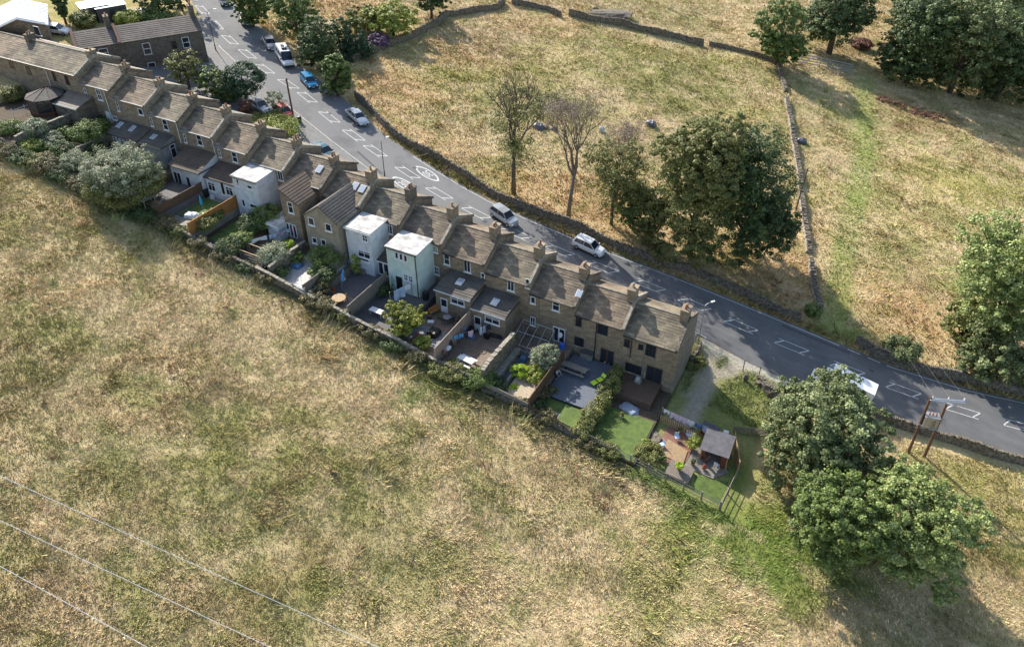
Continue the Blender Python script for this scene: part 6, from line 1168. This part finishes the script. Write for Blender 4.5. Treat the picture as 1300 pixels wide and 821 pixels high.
p = G(568, 408); b = MB(); b.lathe((0, 0, .7), [(0, 0), (.5, 0), (.5, .03), (0, .03)], 14); l = MB(); l.tube([(0, 0, 0), (0, 0, .7)], .04, 6); mesh_thing('glass_table', 'small round grey table on the paved yard with the orange bench', 'table', p, [('table_top', b, 'galv'), ('pedestal', l, 'iron')])
for x, y, lb in ((563, 410, 'grey chair left of the small round grey table'), (574, 409, 'grey chair right of the small round grey table')): chair(lb, x, y, R(x * 13 % 360), 'iron')
# pergola frame with slats, bin store
p = G(324, 331); f = MB(); s_ = MB()
for sx in (-1.5, 1.5):
    for sy in (-.8, .8): f.tube([(sx, sy, 0), (sx, sy, 1.6)], .05, 5)
for sy in (-.8, .8): f.box(-1.6, 1.6, sy - .05, sy + .05, 1.6, 1.7)
for i in range(3): s_.box(-1.5, 1.5, -.83, -.79, .35 + i * .4, .5 + i * .4)
for i in range(4): s_.box(1.46, 1.5, -.8, .8, .3 + i * .35, .42 + i * .35)
mesh_thing('pergola_frame', 'pale timber pergola frame with slats above the meadow wall', 'pergola', p, [('frame', f, 'wood_tan'), ('slats', s_, 'wood_old')], R(-2))
# lean-to glasshouse skeleton
p0 = Vector((PK[14] + 3.6, YR - 1.7, GZ[14])); f = MB(); gl = MB()
hf, hb, wd, dp = 1.5, 2.7, 4.2, 1.6
for i in range(5):
    x = -wd / 2 + wd * i / 4; f.tube([(x, -dp, 0), (x, -dp, hf)], .035, 4); f.tube([(x, -dp, hf), (x, dp - .05, hb)], .04, 4)
for a_ in ((-dp, 0.05), (-dp, .8), (-dp, hf), (0, (hf + hb) / 2), (dp - .06, hb)): f.tube([(-wd / 2, a_[0], a_[1]), (wd / 2, a_[0], a_[1])], .035, 4)
for x in (-wd / 2, wd / 2): f.tube([(x, dp - .06, 0), (x, dp - .06, hb)], .035, 4)
mesh_thing('glasshouse_frame', 'bare pale lean-to glasshouse frame against the rear wall', 'glasshouse', p0 + Vector((-1.8, -1.0, 0)), [('frame', f, 'galv')])
# planter box, raised wall
pb = MB(); q0, q1 = 75.4, 78.7
pb.box(-1.7, 1.7, -.1, .1, 0, .75); mesh_thing('planter_wall', 'white block planter wall at the head of the gravel garden', 'planter', Vector((75.0, -13.5, GZ[14])), [('blocks', pb, 'cope')], R(90))
b = MB(); b.box(-.3, .3, -.3, .3, 0, .45); b2 = MB(); b2.box(-.24, .24, -.24, .24, .45, .5); mesh_thing('yellow_crate', 'yellow crate on the blue decking beside the glasshouse frame', 'crate', G(657, 452), [('crate', b, 'iron'), ('contents', b2, LM)], R(20))
b = MB(); b.box(-3.6, 3.6, -.35, .35, 0, .85); mesh_thing('raised_bed', 'long raised stone bed beside the tall brown garden wall', 'raised bed', Vector((PK[14] + 1.0 - .4, -11, GZ[14])), [('bed', b, 'cope')], R(90))
# stepping slab, pond, patio, shed plot beside the gable
gp([(700, 499), (703, 494), (715, 499), (711, 504)], 'flag', 'paving_slab', .1) if False else None
rpatch(80.6, 82.0, -14.2, -13.3, 15, 'flag', 'paving_slab', .08)
PG = at(858, 572, 0, gnd)
def lev(pts, mat, name, h, kind='structure'):
    return patch(pts, mat, name, h, kind, gnd)
lev([(846, 542), (868, 545), (886, 558), (871, 586), (838, 588), (832, 575)], 'brick_pave', 'brick_patio', .06)
lev([(848, 558), (873, 573), (867, 590), (838, 577)], 'wood_tan', 'sand_mat', .14); lev([(852, 585), (881, 600), (873, 616), (843, 603)], 'deck_grey', 'raised_deck', .4)
lev([(880, 572), (900, 560), (925, 600), (905, 608), (868, 592)], 'wood_old', 'timber_floor', .1); lev([(882, 602), (925, 612), (912, 640), (880, 622)], 'lawn', 'side_lawn', .02); lev([(853, 531), (884, 548), (890, 556), (850, 543)], 'flag_brown', 'path', .03)
pz = at(828, 556, 0, surf); pd = MB(); pd.lathe((0, 0, 0), [(.95, 0), (.95, .22), (.72, .24), (.70, .1)], 14); wt = MB(); wt.lathe((0, 0, .08), [(.72, 0), (.72, .02)], 14); mesh_thing('garden_pond', 'small round stone-rimmed pond at the lawn edge', 'pond', pz, [('rim', pd, 'dry'), ('water', wt, 'glass')])
# red shed
sp = at(908, 579, 0, gnd); sz = zp(sp.x + 1.2) + .15; t = thing('garden_shed', 'red-brown timber shed with a grey felt roof and open front', 'shed', (sp.x, sp.y, sz), R(2)); W2, D2 = 1.45, 1.3
b = MB(); b.box(-W2, W2, D2 - .06, D2, -.5, 2.0); b.box(W2 - .06, W2, -D2, D2, -.5, 2.0); b.box(-W2, -W2 + .06, -D2 * .2, D2, -.5, 2.0); b.box(W2 - .7, W2, -D2, -D2 + .06, -.5, 1.9); b.box(-W2, -W2 + .5, -D2, -D2 + .06, -.5, 1.9); b.box(-W2, W2, -D2, -D2 + .06, 1.75, 2.0); b.build('walls', 'wood_red', t, local=True)
b = MB(); b.box(-W2 - .15, W2 + .1, -D2 - .3, D2 + .15, 0, .05); b2 = MB(); b2.v = [(a, c, e + 2.05 + .14 * (c + D2)) for a, c, e in b.v]; b2.f = b.f; b2.mi = b.mi; b2.build('roof', 'felt_grey', t, local=True)
b = MB(); b.box(-W2, -W2 + .05, -D2, -.4, -.5, .9); b.build('half_door', 'wood_red', t, local=True); b = MB(); b.box(-W2 + .05, W2 - .05, -D2, D2, -.1, .02); b.build('floor', 'wood_old', t, local=True)
for s in (-1, 1): q = MB(); q.box(s * W2 * .97 - .05, s * W2 * .97 + .05, -D2 - .02, -D2 + .1, -.5, 2.0); q.build('corner_post', 'wood_tan', t, local=True)
chair('white plastic chair inside the open front of the red shed', 909, 594, R(160), 'white', .1)
hb = MB(); hb.box(-.9, .9, -.45, .45, 0, 1.0); hr = MB(); hr.prism([(-.6, .98), (-.6, 1.03), (.55, 1.3), (.55, 1.25)], -1.0, 1.0, 'x'); hr2 = MB(); hr2.box(-.5, .1, -.47, -.44, .2, .8); mesh_thing('rabbit_hutch', 'low red hutch with a grey lid behind the red shed', 'hutch', at(900, 552, 0, gnd), [('box', hb, 'wood_red'), ('lid', hr, 'felt_grey'), ('mesh_door', hr2, 'iron')], R(-8))
def potplant(label, x, y, r, h, mat, pr=.25, seed=0, dz=0, s=gnd):
    p = at(x, y, 0, s) + Vector((0, 0, dz)); t = thing('potted_plant', label, 'plant', p); b = MB(); b.lathe((0, 0, 0), [(pr * .7, 0), (pr, pr * 1.5), (pr * 1.1, pr * 1.5), (pr * .9, pr * 1.4)], 10); b.build('pot', 'pot', t, local=True)
    V, Fc, ti, C = clump_leaves([(0, 0, pr * 1.6 + h / 2, r, r, h / 2)], 40, 50, .12, seed, .35, .3, 0); npmesh('foliage', V, Fc, LEAF[mat], tint=ti, parent=t)
potplant('bushy potted shrub between the sand mat and the red shed', 878, 570, .85, 1.3, 'yellow', .3, 400); potplant('yellow-flowered pot in the middle of the grey raised deck', 861, 599, .42, .6, 'lime', .22, 401, .4); potplant('small leafy pot on the brick patio', 841, 586, .35, .4, 'mid', .2, 402, .06)
potplant('dark pot on the timber floor in front of the shed', 879, 590, .2, .3, 'dark', .25, 403, .1); potplant('red-flowered pot by the end of the pale board fence', 531, 432, .4, .5, 'red', .22, 404, 0, surf)
chair('pale blue chair on the brick patio', 859, 557, R(30), LB_, .06) if False else None
for i, (x, y, rz, lb) in enumerate([(859, 558, 30, 'pale blue folding chair at the top of the brick patio'), (840, 567, -40, 'pale blue folding chair at the left corner of the sand mat')]):
    t = chair(lb, x, y, R(rz), LB_)
tr_ = MB(); tr_.lathe((0, 0, .0), [(.5, 0), (.5, .35), (.46, .36), (.46, .1)], 12); mesh_thing('water_trough', 'small white trough beside the picket fence gate', 'trough', at(876, 552, 0, gnd), [('trough', tr_, 'white')])
# dark gate and posts of the driveway
for x, y, lb in ((943, 470, 'thin gate post at the driveway verge, left one'), (963, 478, 'thin dark gate post beside the tumbled wall')):
    p = at(x, y, 0, gnd); b = MB(); b.tube([(0, 0, -.4), (0, 0, 1.5)], .06, 6); c = MB(); c.box(-.08, .08, -.08, .08, 1.5, 1.56); mesh_thing('gate_post', lb, 'post', p, [('post', b, 'bark'), ('cap', c, 'iron')])
b = MB(); b.lathe((0, 0, -.2), [(.28, 0), (.30, .9), (.2, 1.2), (.05, 1.25)], 8); o = b.build('standing_stone', 'dry'); o.location = at(946, 483, 0, gnd); tag(o, 'dark upright stone in the rough grass right of the driveway', 'stone')
# children's things on the brown patio
tk = MB()
for q in range(3): tk.tube([(-.6 + q * .5, -.4, .03), (-.2 + q * .5, .5, .05)], .04, 4)
tk.tube([(-.7, 0, .05), (.9, .1, .05)], .04, 4); o = tk.build('dismantled_frame', 'wood_tan'); o.location = G(602, 446) + Vector((0, 0, .02)); tag(o, 'pale dismantled timber frame lying on the brown patio', 'timber frame')
tk = MB(); pts = [(math.cos(a) * .5, math.sin(a) * .5, .04) for a in np.linspace(0, 6.283, 15)]; tk.tube(pts, .035, 5, cap=False); o = tk.build('hoop', 'wood_old'); o.location = G(612, 446) + Vector((0, 0, .02)); tag(o, 'hoop lying on the brown patio beside the dismantled frame', 'hoop')
for i, (x, y, m_, lb) in enumerate([(589, 417, SB, 'light blue toy beside the dark bags'), (577, 421, 'pot', 'orange toy at the fence end of the clothes line'), (641, 421, 'white', 'white box among the dark bags'), (436, 355, 'white', 'small white dish on the dark paving')]): heap('garden_toy', lb, 'toy', x, y, .3, .35, m_, 50 + i)
def pot(label, x, y, r=.22, m='pot', s=surf, plant=None):
    p = at(x, y, 0, s); b = MB(); b.lathe((0, 0, 0), [(r * .7, 0), (r, r * 1.6), (r * 1.12, r * 1.6), (r * .9, r * 1.5)], 9); q = MB(); q.lathe((0, 0, r * 1.35), [(r * .92, 0), (.01, .01)], 9); t = mesh_thing('plant_pot', label, 'pot', p, [('pot', b, m), ('soil', q, 'soil')])
    if plant: V, Fc, ti, C = clump_leaves([(0, 0, r * 2.4, r * 1.3, r * 1.3, r * 1.2)], 14, 30, .09, int(x), .4, .2, 0); npmesh('foliage', V, Fc, LEAF[plant], tint=ti, parent=t)
def crate(label, x, y, w, d, h, m, rz=0, s=surf, lid=None, name='box'):
    p = at(x, y, 0, s); b = MB(); b.box(-w / 2, w / 2, -d / 2, d / 2, 0, h); q = MB(); q.box(-w / 2 - .03, w / 2 + .03, -d / 2 - .03, d / 2 + .03, h, h + .05); mesh_thing(name, label, 'box', p, [('box', b, m), ('lid', q, lid or m)], R(rz))
for a_ in [('terracotta pot by the white door of the clothes line house', 611, 420, .22, 'pot', 'mid'), ('terracotta pot under the window of the house with the orange bench', 590, 400, .2, 'pot', 'mid'), ('grey pot beside the orange bench', 557, 404, .2, 'lead', 'olive'), ('pot on the meadow wall side of the brown patio', 580, 462, .22, 'potb', 'yellow'), ('pot at the foot of the pale pinkish fence', 561, 450, .2, 'pot', 'red'), ('pot beside the glasshouse frame', 655, 432, .2, 'pot', 'mid'), ('large pale pot at the corner of the brown deck lawn', 789, 530, .25, 'potb', 'olive'), ('pot on the dark yard beside the patio doors', 474, 345, .2, 'pot', 'yellow'), ('pot near the open door of the pale green house', 505, 374, .2, 'pot', 'mid'), ('pot beside the red-topped planting of the pale board fence', 541, 441, .22, 'pot', 'gold')]: pot(*a_[:5], plant=a_[5])
for a_ in [('pot at the left edge of the brick patio', 833, 579, .2, 'pot', 'mid'), ('pot behind the bushy potted shrub', 885, 560, .2, 'pot', 'olive'), ('pale pot at the shed corner', 893, 596, .18, 'potb', 'red'), ('pot between the pond and the brick patio', 836, 570, .2, 'potb', 'yellow'), ('pot beside the picket fence gate', 862, 549, .2, 'pot', 'mid')]: pot(*a_[:5], s=gnd, plant=a_[5])
for a_ in [('blue crate in the row under the clothes line', 600, 430, .5, .35, .35, BT, 20), ('black crate at the end of the clothes line row', 618, 429, .6, .4, .4, 'black', -10), ('red crate between the dark bags', 622, 421, .4, .35, .35, 'wood_red', 30), ('grey box under the extension window', 612, 425, .5, .4, .5, 'galv', 5), ('white box by the corner of the extension', 644, 414, .45, .4, .6, 'white', 0), ('dark wheelie bin against the pale fence', 584, 414, .55, .6, 1.05, 'black', 8), ('green wheelie bin against the pale fence', 580, 420, .55, .6, 1.05, LEAF['conifer'], 4),
           ('brown box beside the orange bench', 545, 404, .5, .4, .4, 'wood_brown', 15), ('white box left of the orange bench', 547, 410, .7, .4, .25, 'white', 25), ('dark wheelie bin beside the pale green house', 541, 380, .55, .6, 1.05, 'black', 0), ('small blue box under the fence of the dark yard', 448, 345, .4, .4, .5, BT, 10), ('grey storage chest on the dark yard', 460, 346, 1.1, .5, .6, 'wood_old', 0), ('brown log box beside the pale patio wall', 385, 318, .9, .5, .7, 'wood_brown', 0), ('dark box in the pergola garden', 336, 342, .6, .5, .5, 'black', 12), ('pale crate under the pergola frame', 318, 327, .5, .4, .3, 'wood_tan', 30), ('dark wheelie bin at the foot of the low white extension', 262, 250, .55, .6, 1.05, 'black', 0), ('pale box against the low white extension', 270, 252, .5, .4, .4, 'white', 0), ('blue box in the upper shrubbery', 92, 168, .6, .45, .5, BT, 40)]: crate(a_[0], *a_[1:6], a_[6], a_[7])
for a_ in [('black crate at the back of the brick patio', 878, 548, .5, .4, .4, 'black', 10), ('pale box behind the red shed', 921, 552, .5, .4, .5, 'white', 10), ('brown crate by the shed fence', 927, 560, .45, .4, .4, 'wood_brown', 30), ('dark bench box at the left of the shed door', 896, 585, .8, .4, .45, 'wood_brown', 80)]: crate(a_[0], *a_[1:6], a_[6], a_[7], s=gnd)
for i, (x, y, rz, w) in enumerate([(772, 462, 60, 1.8), (776, 463, 66, 1.6), (781, 460, 70, 1.9)]): b = MB(); p = G(x, y); b.cbox((0, 0, .75), (w, .22, .05), 0, tilt=('Y', -.75)); o = b.build('leaning_plank', 'wood_tan' if i % 2 else 'wood_old'); o.location = p + Vector((0, 0, .3)); o.rotation_euler = (0, 0, R(rz)); tag(o, ['first leaning plank beside the dark patio door, nearest the deck', 'middle leaning plank beside the dark patio door', 'leaning plank nearest the hedge top'][i], 'plank')
# sheds and clutter behind the dark house
def shed(label, x, y, rz, w, d, h, wm, rm, name='shed'):
    p = at(x, y, 0, gnd); b = MB(); b.box(-w / 2, w / 2, -d / 2, d / 2, -.6, h); r = MB(); r.v = [(sx * (w / 2 + .15), sy * (d / 2 + .15), h + .1 + (sy + 1) * .2 + k) for k in (0, .07) for sy in (-1, 1) for sx in (-1, 1)]; r.f = [(0, 2, 3, 1), (4, 5, 7, 6), (0, 1, 5, 4), (2, 6, 7, 3), (0, 4, 6, 2), (1, 3, 7, 5)]; r.mi = [0] * 6
    dr_ = MB(); dr_.box(-.4, .4, -d / 2 - .03, -d / 2, -.2, h - .3); return mesh_thing(name, label, 'shed', p, [('walls', b, wm), ('roof', r, rm), ('door', dr_, 'dframe')], R(rz))
shed('shed with a bright white roof behind the dark stone house', 143, 24, 65, 5.0, 2.6, 2.3, 'iron', 'white'); shed('shed with a pale blue-grey roof left of the white-roofed one', 123, 24, 65, 4.5, 2.6, 2.3, 'iron', 'galv')
heap('trampoline_cover', 'black domed cover behind the dark stone house', 'cover', 181, 22, 1.6, 1.5, 'black', 60, s=gnd); heap('tent', 'grey low tent left of the black dome', 'tent', 160, 19, 1.5, 1.0, 'lead', 61, s=gnd); heap('slide', 'yellow slide near the pale garage', 'toy', 100, 23, .8, .9, paint('yellow_plastic', (.7, .5, .02), .5), 62, s=gnd)
car('hatch', 'parked_car', 'white car parked beside the pale garage', 0, 0, 30, PT['white'], uv=(at(72, 42, 0, gnd).x, at(72, 42, 0, gnd).y), z=at(72, 42, 0, gnd).z)
shrub('pale shrub behind the dark stone house, beside the sheds', 108, 34, 2.0, 2.4, 'olive', 500, s=gnd, leaf=.25); shrub('green shrub behind the dark stone house', 163, 30, 2.2, 2.0, 'yellow', 501, s=gnd, leaf=.25); shrub('low hedge behind the right end of the dark stone house', 195, 26, 2.4, 1.6, 'mid', 502, s=gnd, leaf=.25, asp=1.8)
# ------------------------------------------------------------------ the person on the deck
pp = G(706, 483); pp.z = GZ[15] + .32; t = thing('person', 'person in a pale blue top and dark trousers bending beside the long bench', 'person', pp, R(-20))
def skin(name, vs_, es, rs, mat, par, sub=2, root=0):
    me = bpy.data.meshes.new(name); me.from_pydata(vs_, es, []); o = bpy.data.objects.new(name, me); COL.objects.link(o); o.parent = par; me.materials.append(M[mat] if isinstance(mat, str) else mat)
    sk_ = o.modifiers.new('skin', 'SKIN'); 
    for i, r in enumerate(rs): me.skin_vertices[0].data[i].radius = (r, r) if not hasattr(r, '__len__') else r
    me.skin_vertices[0].data[root].use_root = True; s_ = o.modifiers.new('sub', 'SUBSURF'); s_.levels = sub; s_.render_levels = sub
    return o
SKN = mk('skin', (.5, .31, .23), (.42, .25, .18), 6, .6)
bv = [(0, 0, .92), (.10, 0, 1.12), (.22, 0, 1.34), (.27, 0, 1.44), (.32, 0, 1.50), (.40, 0, 1.62), (0, .10, .88), (.04, .11, .48), (-.02, .12, .08), (.12, .12, .04), (0, -.10, .88), (.0, -.12, .48), (-.06, -.12, .08), (.08, -.12, .04), (.20, .20, 1.36), (.36, .24, 1.12), (.52, .20, .98), (.60, .19, .95), (.20, -.20, 1.36), (.32, -.25, 1.10), (.48, -.20, .95), (.56, -.19, .92)]
be = [(0, 1), (1, 2), (2, 3), (3, 4), (4, 5), (0, 6), (6, 7), (7, 8), (8, 9), (0, 10), (10, 11), (11, 12), (12, 13), (2, 14), (14, 15), (15, 16), (16, 17), (2, 18), (18, 19), (19, 20), (20, 21)]
skin('body', bv, be, [.13, .12, .13, .06, .08, .10, .09, .065, .045, .04, .09, .065, .045, .04, .06, .045, .035, .03, .06, .045, .035, .03], SKN, t)
skin('jumper', [bv[i] for i in (0, 1, 2, 14, 15, 18, 19)], [(0, 1), (1, 2), (2, 3), (3, 4), (2, 5), (5, 6)], [.17, .165, .17, .09, .065, .09, .065], LB_, t); skin('trousers', [bv[i] for i in (0, 6, 7, 8, 10, 11, 12)], [(0, 1), (1, 2), (2, 3), (0, 4), (4, 5), (5, 6)], [.155, .12, .09, .075, .12, .09, .075], DC, t)
skin('hair', [(.385, 0, 1.62), (.395, 0, 1.68)], [(0, 1)], [.105, .09], 'bark', t, 2)
for s in (-1, 1):
    for q in range(4):
        f = MB(); b0 = Vector(bv[17 if s > 0 else 21]); f.tube([b0 + Vector((0, -.03 + .02 * q, 0)), b0 + Vector((.05, -.03 + .02 * q, -.02)), b0 + Vector((.08, -.03 + .02 * q, -.055))], [.011, .010, .008], 5); f.build('finger', SKN, t, local=True)
    f = MB(); f.tube([b0 + Vector((-.02, -s * .03, 0)), b0 + Vector((.03, -s * .055, -.02)), b0 + Vector((.05, -s * .05, -.04))], [.012, .011, .009], 5); f.build('thumb', SKN, t, local=True)
